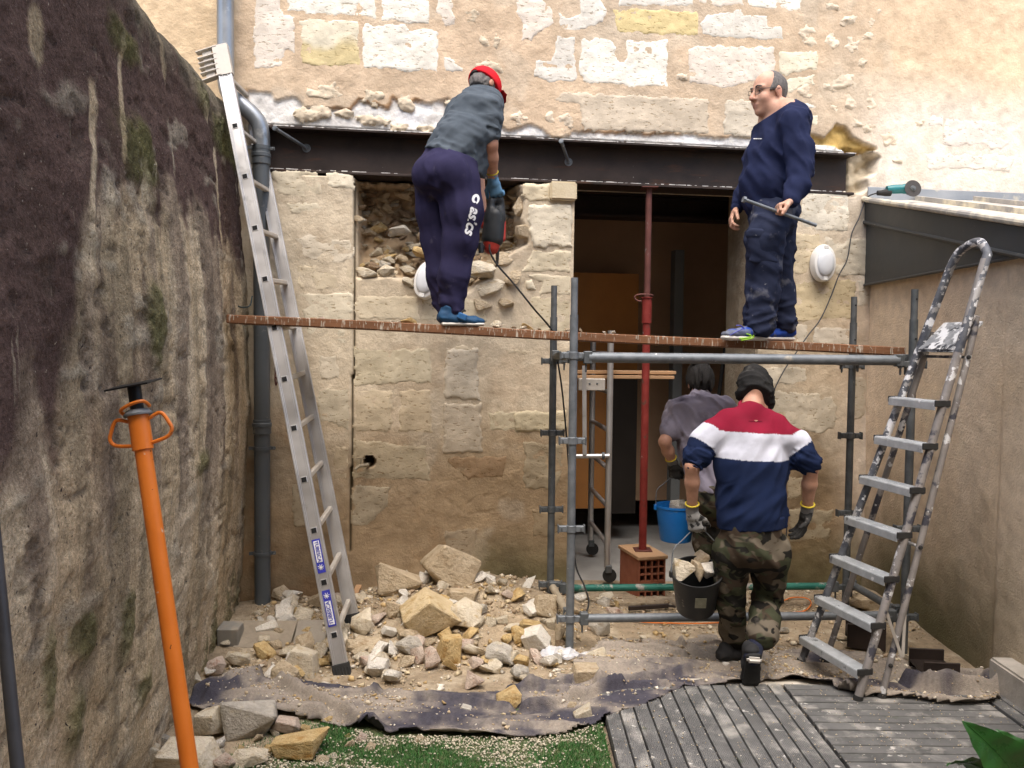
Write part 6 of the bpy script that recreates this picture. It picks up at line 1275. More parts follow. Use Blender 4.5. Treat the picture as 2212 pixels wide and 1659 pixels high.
C_.fold(nrm(hl+hf*.2+hu*.25), 3, 20, .008, 81); C_.cut(hc-hu*.085, -hu); C_.cut(hc-hu*.03-hf*.06, nrm(-hu-hf*.9))
addmesh('beanie', [C_], cloth('dark_fleece', (.010, .010, .010), (.026, .025, .024), spots=[((.10, .095, .085), 9, .62, .80)], b=.6, bs=90), p4_)
aL_ = nrm(wrL-elL); aRr = nrm(wrR-elR)
g4 = glove(wrL+aL_*.045, nrm(E3(.22, -.10, -1)), E3(.55, .75, -.2), E3(.35, .6, .2), (1.05, 1.35, .9), M_glove_g, M_cuffg, p4_, aL_, 1.12, th=(.6, .5, .55))
glove(wrR+aRr*.030, nrm(E3(-.28, .08, -1)), E3(-.9, -.15, -.35), E3(-.35, -.8, .3), (.35, .45, .35), M_glove_k, M_cuffg, p4_, aRr, 1.12, th=(.35, .75, .5), spread=.05)
blk = gm('black_suede_shoe', (.012, .012, .013), (.026, .026, .027), 18, .85, 0, .3, 80, .003)
hl4, tl4 = at_z(1371.4+775*.2315, 1152+1235*.2315, .0), at_z(1371.4+1000*.2315, 1152+1335*.2315, .0)
hl4 = E3(K(772, 1200, 4.68)[0], 4.68, .026); so = shoe(hl4, hl4+nrm(E3(.80, .38, 0))*.285, Z3, blk, M_sole_w, p4_, .095, .047, .026)
toe4 = at_z(1371.4+1085*.2315, 1152+1468*.2315, .005); heel4 = K(1118, 1120, toe4[1]-.10); so2 = shoe(heel4, toe4, nrm(np.cross(sX, toe4-heel4)) if nrm(np.cross(sX, toe4-heel4))[1] > 0 else -nrm(np.cross(sX, toe4-heel4)), blk, M_sole_k, p4_, .095, .047, .024)
hv = nrm(toe4-heel4); part('heel_band', [box(heel4+hv*.045-E3(0, .004, 0), (.082, .030, .040), (sX, np.cross(hv, sX), hv))], M_sole_w, so2, bevel=.013, seg=3)
part('side_stripe', [bar(hl4+E3(.15+.022*i, -.055+.012*i, .03), hl4+E3(.165+.022*i, -.045+.012*i, .075), .008, .004) for i in range(4)], M_sole_w, so)
sk_ = Sdf(.007); sk_.cap(anR-nrm(anR-kneR)*.07, heel4*.75+toe4*.25-E3(0, -.03, 0)*1+Z3*.02, .042, .046, .01); addmesh('sock', [sk_], cloth('navy_sock', (.012, .014, .028), (.03, .034, .055)), p4_)
# ------------------------------------------------------------------ buckets
def bucket(c, r0, r1, h_, mat, label, grip, rimm, name='bucket', AX_=(0, 0, 1)):
    AX_ = nrm(AX_); o = root(name, c, label, 'bucket')
    part('shell', lathe(c, AX_, [(0.0, 0), (r0*.96, 0), (r0, .006), (r1*.985, h_*.93), (r1*1.03, h_*.94), (r1*1.035, h_*1.0), (r1*.985, h_*1.0), (r1*.96, h_*.93), (r0*.95, .02), (0, .02)], 36), mat, o, sharp=50)
    rt = c+AX_*h_*.95; w = nrm(E3(1, .1, 0)); a, b = rt-w*r1*1.03, rt+w*r1*1.03
    top_ = np.asarray(grip); ctl = [a, a*.94+top_*.06+(top_-rt)*.45-w*.004, a*.62+top_*.38+(top_-rt)*.36, top_-w*.02, top_+w*.02, b*.62+top_*.38+(top_-rt)*.36, b*.94+top_*.06+(top_-rt)*.45+w*.004, b]
    part('wire_handle', tube(spline(ctl, 6), .0032, 8), rimm, o)
    for e, s in ((a, -1), (b, 1)): part('handle_lug', [box(e+w*s*.004-Z3*.004, (.016, .028, .036), (w, np.cross(Z3, w), Z3))], mat, o, bevel=.004)
    return o
M_bblack = gm('dirty_black_plastic', (.010, .011, .011), (.022, .023, .023), 6, .5, 0, .1, 30, .003, spots=[((.22, .20, .16), 16, .66, .76)], spec=.4)
M_bblue = gm('blue_plastic', (.006, .14, .48), (.010, .18, .56), 4, .4, 0, .04, 30, .002, spots=[((.12, .24, .42), 9, .64, .78)], spec=.4)
BY = g4[1]+.0
bb0 = at_y(1502, 1314, BY+.03); bb1 = at_y(1502, 1230, BY-.03); bax = nrm(bb1-bb0+E3(0, -.035, 0))
bkt = bucket(bb0, .108, .140, np.linalg.norm(bb1-bb0)+.01, M_bblack, 'black builder bucket full of stone hanging from the walking person’s left glove', E3(bb0[0], BY, g4[2]), M_galv, AX_=bax)
bfr = nrm(np.cross(bax, E3(1, 0, 0))); bfr = bfr if bfr[1] < 0 else -bfr
part('paper_label', [box(bb0+bax*.14+bfr*.1285, (.062, .002, .075), (E3(1, 0, 0), nrm(bfr-bax*.14), nrm(bax+bfr*.14)))], gm('faded_label', (.20, .20, .14), (.34, .33, .25), 25, .8, 0, 0), bkt)
# ------------------------------------------------------------------ 4  the man with the purple grey t-shirt in the doorway
J = lambda x, y, Y=5.55: at_y(1371.4+x*.2645, 768+y*.2645, Y)
p3_ = root('person', E3(J(640, 1500)[0], 5.6, 0), 'person in purple grey t-shirt stepping into the doorway with a blue bucket', 'person')
sT = nrm(E3(1, .12, .06)); B = Sdf(.0075); hc = J(535, 245, 5.72); head(B, hc, nrm(E3(.05, .92, -.38)), nrm(E3(0, .36, .93)), .98)
B.cap(J(530, 300, 5.66), J(535, 390, 5.60), .052, .052, .03); B.cap(J(545, 470, 5.57), J(640, 1060, 5.48), (.15, .08), (.14, .09), .04, sT)
shL, elL, wrL = J(360, 450, 5.56), J(243, 705, 5.48), J(312, 885, 5.58); shR, elR, wrR = J(730, 440, 5.60), J(850, 700, 5.58), J(820, 950, 5.64)
for a, b, c in ((shL, elL, wrL), (shR, elR, wrR)): B.chain([a, b, b*.6+c*.4, c], [.052, .038, .040, .028], .02)
h0, k0, a0 = J(600, 1130, 5.50), J(590, 1500, 5.58), J(620, 1880, 5.72); h9, k9, a9 = J(760, 1130, 5.5), J(770, 1490, 5.46), J(770, 1880, 5.35)
for a, b, c in ((h0, k0, a0), (h9, k9, a9)): B.chain([a, b, c], [.08, .058, .040], .03)
addmesh('body', [B], M_skin, p3_, skin_col((.46, .25, .17), [(elL, .05, (.55, .29, .2), .6)]))
S = Sdf(.0085); S.cap(J(535, 410, 5.60), J(545, 470, 5.58), (.13, .085), (.205, .115), .05, sT); S.cap(J(545, 480, 5.58), J(585, 760, 5.53), (.205, .12), (.175, .13), .05, sT); S.cap(J(585, 760, 5.53), J(655, 1060, 5.48), (.175, .13), (.165, .13), .05, sT); S.cap(J(530, 340, 5.64), J(535, 400, 5.61), .064, .085, .03)
S.chain([shL, J(305, 600, 5.52)], [.086, .078], .03); S.chain([shR, J(790, 580, 5.58)], [.086, .078], .03); S.cut(J(655, 1075, 5.48), nrm(E3(.2, 0, -1)))
S.fold(nrm(E3(.55, .1, -.8)), 2.6, 13, .010, 91)
addmesh('t_shirt', [S], cloth('purple_grey_jersey', (.24, .22, .28), (.31, .285, .345), spots=[((.07, .06, .085), 5, .55, .75)], b=.2), p3_)
T = Sdf(.0085); T.cap(J(660, 1050, 5.48), J(680, 1150, 5.48), (.17, .13), (.18, .14), .05, sT); T.chain([h0, k0, J(620, 1840, 5.70)], [.11, .088, .072], .04); T.chain([h9, k9, J(770, 1840, 5.38)], [.11, .09, .074], .04); T.fold(nrm(E3(.6, .1, -.7)), 2.6, 12, .012, 95); T.cut(J(660, 1040, 5.48), Z3); addmesh('trousers', [T], M_camo, p3_)
for a in (a0, a9): hh_ = E3(a[0], a[1]-.06, 0); shoe(hh_, hh_+E3(.03, .28, 0), Z3, blk, M_sole_k, p3_, .10, .046, .026)
Hh = Sdf(.0065); hf = nrm(E3(.05, .92, -.38)); hu = nrm(E3(0, .36, .93)); hu = nrm(hu-hf*np.dot(hu, hf)); hl = np.cross(hu, hf)
Hh.ell(hc+hu*.044-hf*.014, (hf, hl, hu), (.112, .089, .108)); Hh.ell(hc-hu*.02-hf*.06, (hf, hl, hu), (.05, .06, .05), .03); Hh.ball(hc+hu*.14+hl*.02, .03, .04); Hh.cut(hc+hf*.05, hf); Hh.cut(hc-hu*.062, -hu); Hh.fold(hu, 7, 34, .012, 97)
for s in (-1, 1): Hh.ball(hc+hl*s*.090+hf*.02-hu*.03, .036, .01, sub=True)
addmesh('hair', [Hh], M_hair_k, p3_)
g3 = glove(wrL, nrm(E3(.20, .1, -1)), E3(.5, .7, -.2), E3(.4, .5, .3), (1.0, 1.3, .9), M_glove_k, M_cuffg, p3_, nrm(wrL-elL), 1.08)
b30 = at_y(1459, 1167, g3[1]+.02); b31 = at_y(1459, 1090, g3[1]+.02)
bkt3 = bucket(b30, .105, .138, b31[2]-b30[2], M_bblue, 'blue bucket with a pale stone hanging from the glove in the doorway', E3(b30[0]-.0, g3[1]+.02, g3[2]), M_galv)
# ================================================================== RUBBLE, SHEETS, DECK
def wall_t(x, y): return (x-WO[0])*WN[0] + (y-WO[1])*WN[1]          # distance in front of the house wall
def wall_u(x, y): return (x-WO[0])*WT[0] + (y-WO[1])*WT[1]
def heap(x, y, rough=True):
    x = np.asarray(x, float); y = np.asarray(y, float); t = wall_t(x, y); u = wall_u(x, y)
    A = np.interp(u, [-2.2, -1.7, -1.2, -0.8, -0.2, 0.25, 0.6, 1.2, 2.8], [.05, .07, .10, .22, .26, .17, .06, .045, .04])
    h = A*np.where(t < .5, 1-.25*((.5-np.clip(t, 0, .5))/.5)**2, np.exp(-((np.maximum(t, .5)-.5)/.52)**2))
    h = h*np.where(u > .5, sstep(-.1, .35, t), 1)
    h = h + .03*np.exp(-((x+1.25)/.45)**2-((y-3.85)/.45)**2)
    if rough: h = h + (.016*fbm(x*5, y*5, 0, 4, 201) + .007*fbm(x*22, y*22, 0, 3, 203))*np.clip(h/.05, .4, 1.3)
    return h - .018
def on_heap(px, py, lift=0.0):
    z = 0.0
    for _ in range(12):
        p = at_z(px, py, z); z = .5*z + .5*float(heap(p[0], p[1], False))
    p = at_z(px, py, z); return p
gx, gy = np.meshgrid(np.arange(-2.05, 2.85, .017), np.arange(3.3, 6.55, .017), indexing='ij')
gz = heap(gx, gy); gcol = cl(.36, .285, .195)*(1+.25*fbm(gx*4, gy*4, 0, 4, 205)[..., None])*np.ones(gx.shape+(1,))
pm = sstep(.1, .4, fbm(gx*9, gy*9, 0, 4, 207))[..., None]; gcol = gcol*(1-.5*pm)+cl(.54, .46, .34)*.5*pm
edge = sstep(3.9, 3.3, gy)[..., None]; 
gkeep = ~((gx > .44) & (gy < 4.44))
gkeep = gkeep[:-1, :-1]
v_, f_, c_ = compact(np.stack([gx, gy, gz], -1).reshape(-1, 3), grid_faces(*gx.shape, gkeep), np.clip(gcol.reshape(-1, 3), .03, .8))
hp_ = npmesh('rubble_ground', v_, f_, gm('rubble_dirt', (.75, .74, .72), (1.2, 1.2, 1.2), 22, .97, 0, 1.0, 50, .02, attr=True, spec=.08), None, c_, at=(0, 5, 0)); tag(hp_, kind='structure')
# ------------------------------------------------------------------ rock shapes
def rock_mat(name, c1, c2, c3):
    return gm(name, c1, c2, 2.6, .95, 0, 1.0, 5.5, .02, rand=True, spec=.08, spots=[(c3, 1.5, .55, .70), ((c1[0]*.55, c1[1]*.5, c1[2]*.45), 6, .66, .76)])
ROCKM = dict(buff=rock_mat('buff_limestone', (.50, .38, .21), (.62, .51, .33), (.42, .29, .13)), pale=rock_mat('pale_limestone', (.56, .48, .35), (.70, .63, .50), (.50, .38, .22)), ochre=rock_mat('ochre_limestone', (.48, .32, .13), (.62, .48, .26), (.36, .20, .06)), tan=rock_mat('tan_limestone', (.44, .345, .225), (.58, .48, .34), (.36, .26, .15)),
             pink=rock_mat('pinkish_limestone', (.50, .39, .31), (.62, .52, .43), (.44, .28, .21)), grey=rock_mat('grey_limestone', (.34, .31, .26), (.52, .48, .41), (.56, .48, .34)), white=rock_mat('white_limestone', (.68, .63, .54), (.76, .72, .64), (.60, .52, .40)), brown=rock_mat('brown_earth_lump', (.24, .165, .10), (.36, .26, .17), (.44, .34, .23)))
def rock_mesh(seed, n=15, sub=3, amp=.07, fine=.045):
    r_ = np.random.default_rng(seed); P = r_.normal(size=(n, 3)); P /= np.linalg.norm(P, axis=1)[:, None]; P *= r_.uniform(.78, 1.08, (n, 1)); P[:, 2] = np.clip(P[:, 2], -.75, .8)
    bm = bmesh.new(); [bm.verts.new(p) for p in P]; res = bmesh.ops.convex_hull(bm, input=bm.verts)
    bmesh.ops.delete(bm, geom=list({g for g in res['geom_interior']+res['geom_unused'] if isinstance(g, bmesh.types.BMVert)}), context='VERTS')
    if sub:
        bmesh.ops.bevel(bm, geom=bm.edges[:], offset=.045, segments=1, affect='EDGES', clamp_overlap=True)
        bmesh.ops.triangulate(bm, faces=bm.faces[:]); bmesh.ops.subdivide_edges(bm, edges=[e for e in bm.edges if e.calc_length() > .28], cuts=sub, use_grid_fill=True); bmesh.ops.triangulate(bm, faces=bm.faces[:])
        co = np.array([v.co[:] for v in bm.verts]); d = amp*fbm(co[:, 0]*1.7, co[:, 1]*1.7, co[:, 2]*1.7, 3, seed) + fine*fbm(co[:, 0]*6, co[:, 1]*6, co[:, 2]*6, 3, seed+2)
        for v, dd_ in zip(bm.verts, d): v.co *= 1+float(dd_)
    bmesh.ops.recalc_face_normals(bm, faces=bm.faces[:])
    me = bpy.data.meshes.new('rock'); bm.to_mesh(me); bm.free()
    me.shade_smooth(); me.set_sharp_from_angle(angle=R(25))
    me.materials.append(ROCKM['pale']); return me
def slab_mesh(seed):
    r_ = np.random.default_rng(seed); bm = bmesh.new()
    for a in (-1, 1):
        for b in (-1, 1):
            for c in (-1, 1): bm.verts.new(np.array([a*.80, b*.72, c*.62])+r_.normal(size=3)*.24)
    for q in range(3): v = r_.normal(size=3); bm.verts.new(v/np.linalg.norm(v)*.98)
    bmesh.ops.convex_hull(bm, input=bm.verts); bmesh.ops.delete(bm, geom=[v for v in bm.verts if not v.link_faces], context='VERTS')
    bmesh.ops.bevel(bm, geom=bm.edges[:], offset=.05, segments=1, affect='EDGES', clamp_overlap=True); bmesh.ops.triangulate(bm, faces=bm.faces[:])
    bmesh.ops.subdivide_edges(bm, edges=[e for e in bm.edges if e.calc_length() > .25], cuts=3, use_grid_fill=True); bmesh.ops.triangulate(bm, faces=bm.faces[:])
    co = np.array([v.co[:] for v in bm.verts]); d = .03*fbm(co[:, 0]*2, co[:, 1]*2, co[:, 2]*2, 3, seed) + .035*fbm(co[:, 0]*7, co[:, 1]*7, co[:, 2]*7, 3, seed+2)
    for v, dd_ in zip(bm.verts, d): v.co *= 1+float(dd_)
    bmesh.ops.recalc_face_normals(bm, faces=bm.faces[:]); me = bpy.data.meshes.new('slab'); bm.to_mesh(me); bm.free(); me.shade_smooth(); me.set_sharp_from_angle(angle=R(25)); me.materials.append(ROCKM['pale']); return me
BIG = [rock_mesh(300+i, 12+i % 5) for i in range(10)] + [slab_mesh(380+i) for i in range(6)]; MID = [rock_mesh(340+i, 11+i % 4, 1, .05, .05) for i in range(9)]
BIGX = [(np.array([v.co[:] for v in m_.vertices]).min(0), np.array([v.co[:] for v in m_.vertices]).max(0)) for m_ in BIG]; MIDX = [(np.array([v.co[:] for v in m_.vertices]).min(0), np.array([v.co[:] for v in m_.vertices]).max(0)) for m_ in MID]
def place_rock(c, size, kind, rot, label=None, group=None, name='rock', parent=None, mesh=None, setname=None):
    """size: half extents"""
    lib, ext = (BIG, BIGX) if mesh is None or mesh >= 0 else (MID, MIDX); i = random.randrange(len(lib)) if mesh is None or mesh < 0 else mesh
    o = bpy.data.objects.new(name, lib[i]); COL.objects.link(o)
    o.scale = [float(s) for s in size]; o.rotation_euler = [float(a) for a in rot]
    if parent is not None: o.parent = parent; c = np.asarray(c)-loc_of(parent)
    o.location = [float(v) for v in c]
    o.material_slots[0].link = 'OBJECT'; o.material_slots[0].material = ROCKM[kind]
    if label: tag(o, label, 'rock', group)
    return o
heroes = [ # zone, x0, y0, x1, y1, colour, label, tilt
 ('J', 900, 35, 1150, 250, 'pale', 'cream stone block at the foot of the ladder’s rear stile, on top of the heap', 0), ('J', 1150, 25, 1490, 330, 'tan', 'big rough tan block on the heap between the ladder and the smooth slab', .3), ('J', 1520, -140, 1985, 265, 'tan', 'largest smooth-faced slab leaning on top of the rubble heap', .5),
 ('J', 1370, 280, 1715, 635, 'buff', 'big flat yellowish wedge of stone in the middle of the heap', -.7), ('J', 1765, 330, 2005, 612, 'pale', 'pale pointed stone right of the yellowish wedge', .3), ('J', 940, 395, 1190, 642, 'pale', 'round-edged pale block right behind the ladder foot', .1), ('J', 1715, 220, 1955, 390, 'tan', 'tan stone lying right under the smooth-faced slab', .1),
 ('J', 1250, 320, 1420, 482, 'tan', 'dull tan stone below the big rough block', 0), ('J', 460, 725, 675, 950, 'pale', 'pale stone with brown side left of the ladder foot on the felt', .2), ('J', 1645, 590, 1840, 856, 'ochre', 'upright ochre stone below the yellowish wedge', .1), ('J', 970, 645, 1212, 765, 'tan', 'flat tan stone above the ladder foot', 0),
 ('J', 1195, 530, 1332, 642, 'white', 'small white slab beside the yellowish wedge', .4), ('J', 1330, 620, 1542, 792, 'grey', 'grey and cream stone below the yellowish wedge', .1), ('J', 2010, 680, 2280, 892, 'grey', 'grey cream boulder near the scaffold foot', .1), ('K', -100, 1005, 152, 1240, 'ochre', 'round ochre boulder lying on the front edge of the felt', .1),
 ('W', 1740, 1100, 2112, 1470, 'grey', 'largest grey cream boulder in the pile beside the orange prop', .1), ('W', 1510, 1170, 1742, 1482, 'pale', 'pale boulder behind the orange prop', .0), ('J', 315, 1240, 562, 1425, 'pink', 'pinkish flat stone on top of the ochre boulder', .2), ('J', 295, 1378, 722, 1622, 'ochre', 'long ochre boulder at the edge of the turf', -.15), ('J', -60, 1540, 305, 1700, 'pale', 'pale stone in front of the ochre boulder', 0),
 ('W', 1230, 1490, 1640, 1710, 'pale', 'cream boulder at the lower end of the orange prop', 0), ('W', 1680, 1560, 1860, 1700, 'pink', 'purple pink stone wedged by the orange prop', 0), ('K', 510, 850, 738, 1042, 'tan', 'round brown and grey boulder on the felt near the scaffold foot', 0), ('K', 610, 720, 792, 866, 'pale', 'pale stone beside the plastic bag at the scaffold foot', -.3),
 ('K', 515, 1170, 672, 1332, 'pale', 'pale angular stone at the corner of the deck', -.4), ('K', 465, 1140, 562, 1252, 'tan', 'small tan stone behind the pale one at the deck corner', 0), ('K', 0, 545, 182, 700, 'ochre', 'yellowish block in the heap left of the scaffold foot', .2), ('K', 120, 545, 302, 732, 'white', 'whitish rough block left of the scaffold foot', -.4), ('L', 220, 850, 362, 970, 'ochre', 'yellowish stone on the felt behind the stepladder', -.2), ('L', 1150, 978, 1312, 1092, 'pale', 'pale stone between the stepladder foot and the steel offcut', .1),
 ('L', 850, 290, 1060, 425, 'tan', 'tan stone behind the stepladder against the pier', .1), ('K', 360, 500, 455, 720, 'tan', 'tan block right behind the scaffold foot', .1), ('K', 180, 250, 395, 500, 'tan', 'big dusty tan block leaning under the dirty scaffold tube', .1),
]
def hero(z, x0, y0, x1, y1, kind, label, tilt, group=None, mesh=None, base=None):
    cx, cy = zp(z, (x0+x1)/2, y1); w_ = (x1-x0)/3.6665; h_ = (y1-y0)/3.6665
    p = on_heap(cx, cy-.12*h_) if base is None else base; d = p[1]; s = d/FPX
    kx = .92 if mesh is not None and mesh >= 10 else 1.0; sx, sz = w_*s/2*1.16*kx, h_*s/2*1.0*kx; sy = (sx+sz)*.5*random.uniform(.85, 1.05)
    return place_rock(p+np.array([0, sy*.55, sz*.72]), (sx*1.06, sy, sz*1.1), kind, (random.uniform(-.2, .2), tilt, random.uniform(-.35, .35)), label, group, mesh=mesh)
for i_, h_ in enumerate(heroes): hero(*h_, mesh=10+i_ % 6 if i_ in (1, 2, 3, 4, 6, 7, 10, 11, 17, 24, 27, 32, 18, 0) else None)
mids = [('J', 1430, 700, 1560, 862, 'pink'), ('J', 1520, 700, 1672, 912, 'pink'), ('J', 985, 740, 1142, 862, 'pale'), ('J', 1170, 770, 1262, 922, 'white'), ('J', 1050, 855, 1182, 957, 'pale'), ('J', 1320, 770, 1477, 882, 'tan'), ('J', 1940, 360, 2052, 472, 'grey'), ('J', 2030, 460, 2122, 562, 'pale'), ('J', 2110, 460, 2205, 530, 'pale'), ('J', 440, 295, 552, 342, 'grey'),
 ('J', 360, 235, 462, 352, 'tan'), ('J', 635, 280, 742, 402, 'tan'), ('J', 670, 800, 802, 872, 'ochre'), ('J', 1845, 900, 2022, 1062, 'pink'), ('J', 290, 865, 402, 932, 'pale'), ('J', 1835, 1170, 1922, 1257, 'white'), ('J', 1490, 1240, 1612, 1302, 'pale'), ('K', 100, 505, 267, 582, 'ochre'), ('K', 300, 470, 372, 572, 'pale'), ('K', 375, 640, 452, 722, 'brown'), ('K', 0, 720, 82, 892, 'pale'),
 ('K', 0, 855, 202, 1002, 'grey'), ('J', 1690, 470, 1780, 600, 'tan'), ('J', 1540, 640, 1640, 700, 'tan'), ('J', 1830, 640, 1960, 720, 'tan'), ('J', 1880, 600, 1990, 680, 'pale'), ('J', 320, 650, 430, 740, 'tan'), ('J', 430, 690, 520, 750, 'tan'), ('J', 200, 735, 290, 790, 'tan'), ('W', 1620, 1050, 1722, 1152, 'white'), ('W', 1250, 1410, 1342, 1502, 'grey'), ('W', 1130, 1480, 1232, 1690, 'pale')]
for m_ in mids: hero(*m_[:5], m_[5], m_[5]+' fist-sized broken stone in the rubble heap under the plank', random.uniform(-.5, .5), m_[5]+' broken stones in the heap')
outs = [('K', 975, 1080, 1057, 1137, 'tan'), ('K', 1040, 590, 1112, 672, 'pale'), ('K', 880, 690, 1002, 752, 'pale'), ('K', 1160, 760, 1242, 832, 'brown'), ('K', 1000, 640, 1052, 682, 'pale'), ('K', 1185, 660, 1247, 702, 'pale'), ('K', 820, 640, 887, 682, 'ochre'), ('L', 255, 530, 362, 612, 'grey'), ('L', 700, 590, 832, 662, 'tan'), ('L', 1225, 790, 1287, 852, 'ochre'), ('L', 1230, 740, 1392, 852, 'pale'), ('L', 1635, 890, 1722, 962, 'ochre'), ('L', 1590, 970, 1662, 1022, 'ochre'), ('L', 1290, 1440, 1332, 1482, 'ochre'),
 ('J', 1000, 1380, 1092, 1502, 'pink'), ('J', 1070, 1460, 1162, 1562, 'tan'), ('J', 1460, 1410, 1562, 1492, 'tan'), ('J', 880, 1440, 1012, 1532, 'tan'), ('J', 1660, 1400, 1742, 1462, 'grey'), ('J', 740, 1540, 872, 1612, 'pale'), ('J', 630, 1170, 672, 1205, 'ochre'), ('K', 430, 985, 485, 1040, 'tan'), ('K', 180, 1030, 240, 1085, 'pale'), ('L', 790, 640, 905, 730, 'tan'), ('L', 1040, 700, 1110, 770, 'pale'), ('K', 1690, 905, 1740, 950, 'ochre')]
for m_ in outs: hero(*m_[:5], m_[5], m_[5]+' loose stone scattered on the felt, turf or deck', random.uniform(-.5, .5), m_[5]+' loose stones', mesh=-1)
FZ = lambda x, y: .012 if y < 4.75 else -1
# more of the heap: countable chunks between the big ones
def in_view_free(p):
    q = proj(p); return q
n_ = 0
for i in range(1500):
    if n_ >= 160: break
    x, y = random.uniform(-1.75, .75), random.uniform(4.35, 5.85)
    t = wall_t(x, y)
    if t < .06: continue
    dens = math.exp(-((t-.85)/.68)**2)*(1 if x < .45 else .45)
    if random.random() > dens or math.hypot(x-LB[0]-.02, y-LB[1]+.08) < .17 or math.hypot(x-FLp[0], y-FLp[1]) < .08: continue
    zn = 'near the foot of the drainpipe' if x < -1.25 else 'around the foot of the aluminium ladder' if x < -.7 else 'around the big yellowish wedge in the heap' if x < -.15 else 'left of the scaffold foot' if x < .36 else 'under the scaffold'
    r_ = random.uniform(.032, .070)*(1 if random.random() < .75 else 1.35); z = max(float(heap(x, y)), float(FZ(x, y))); k = random.choice(['pale', 'tan', 'white', 'pale', 'pink', 'ochre', 'pale', 'white'])
    place_rock((x, y, z+r_*.45), (r_*random.uniform(.9, 1.4), r_*random.uniform(.8, 1.2), r_*random.uniform(.65, 1.0)), k, (random.uniform(-.6, .6), random.uniform(-.6, .6), random.uniform(0, 6)), 'small '+k+' chunk of stone '+zn, 'small '+k+' chunks of the heap', mesh=-1); n_ += 1
for i in range(26):
    x, y = random.uniform(-1.45, -.75), random.uniform(3.55, 4.25); r_ = random.uniform(.02, .04)
    if x < lwx(y)+.15: continue
    k = random.choice(['pale', 'tan', 'ochre', 'white']); place_rock((x, y, float(heap(x, y))+r_*.5), (r_*1.2, r_, r_*.8), k, (random.uniform(-.6, .6), random.uniform(-.6, .6), random.uniform(0, 6)), 'small '+k+' stone in the pile beside the orange prop', 'small '+k+' stones by the orange prop', mesh=-1)
# stones resting on the plank
for x0, x1, hpx, dy, k in ((1123, 1158, 18, .10, 'ochre'), (865, 903, 18, .10, 'ochre'), (1050, 1092, 21, .07, 'pale'), (1122, 1140, 9, .05, 'pale'), (855, 868, 7, .06, 'pale'), (800, 812, 6, .05, 'tan'), (840, 853, 7, .05, 'pale'), (1100, 1118, 8, .04, 'tan'), (1217, 1236, 10, .05, 'tan'), (1250, 1259, 13, .06, 'tan'), (1318, 1330, 9, .04, 'pale'), (1300, 1312, 5, .03, 'pale'), (690, 704, 7, .05, 'pink'), (665, 686, 6, .05, 'tan'), (1160, 1172, 6, .04, 'tan')):
    p = on_board((x0+x1)/2, dy); s = p[1]/FPX; sx = (x1-x0)*s/2; sz = hpx*s/2; place_rock(p+Z3*sz*.7, (sx*1.1, sx*.8, sz*1.1), k, (0, random.uniform(-.2, .2), random.uniform(0, 3)), k+' stone fragment lying on the plank', k+' fragments on the plank', mesh=-1)
# stones in the buckets
bz = bb1[2]
for (x0, x1, y0, y1, k, dy, nm) in ((1297, 1470, 10, 205, 'pale', -.035, 'cream stone on the left in the black bucket'), (1518, 1672, 15, 190, 'white', -.02, 'whitish stone on the right in the black bucket'), (1462, 1545, 20, 215, 'tan', -.045, 'narrow tan stone between the others in the black bucket'), (1480, 1600, -40, 60, 'tan', .06, 'tan stone at the back of the black bucket')):
    cx, cy = zp('K', (x0+x1)/2, (y0+y1)/2); p = at_y(cx, cy, bb0[1]+dy-.03); s = p[1]/FPX; place_rock(p+Z3*.016, ((x1-x0)/3.6665*s/2*1.5, .08, (y1-y0)/3.6665*s/2*1.12), k, (.1, random.uniform(-.3, .3), random.uniform(-.3, .3)), nm)
p = at_y(1466, 1085, b30[1]); place_rock(p+E3(.005, 0, -.02), (.085, .075, .05), 'white', (0, .1, .4), 'pale flat stone on top of the blue bucket'); place_rock(p+E3(.02, .0, -.09), (.085, .085, .06), 'tan', (0, .1, .4), 'tan stone under the pale one in the blue bucket')
# rubble core showing in the broken hole: stones bedded in the wall
Hs = lambda u, v: H[int((u-U0)/CE), int((v-V0)/CE)]
Pc = np.array(P_cav); n_ = 0
for i in range(2600):
    if n_ >= 285: break
    u, v = random.uniform(Pc[:, 0].min(), Pc[:, 0].max()), random.uniform(Pc[:, 1].min(), Pc[:, 1].max())
    sd_ = float(polysd(np.array([u]), np.array([v]), Pc)[0])
    if sd_ > -.015: continue
    up_ = v > wl(900, 470)[1]; r_ = random.uniform(.020, .048)*(1.2 if not up_ else 1.05)
    k = random.choice(['tan', 'tan', 'brown', 'grey', 'tan', 'brown'] if up_ else ['tan', 'brown', 'grey', 'tan', 'pale', 'ochre'])
    place_rock(wp(u, v, Hs(u, v)+r_*.42), (r_*random.uniform(1.0, 1.8), r_*random.uniform(.7, 1), r_*random.uniform(.6, .95)), k, (random.uniform(-.4, .4), random.uniform(-.4, .4), random.uniform(-.4, .4)), name='core_stone', parent=wall, mesh=-1); n_ += 1
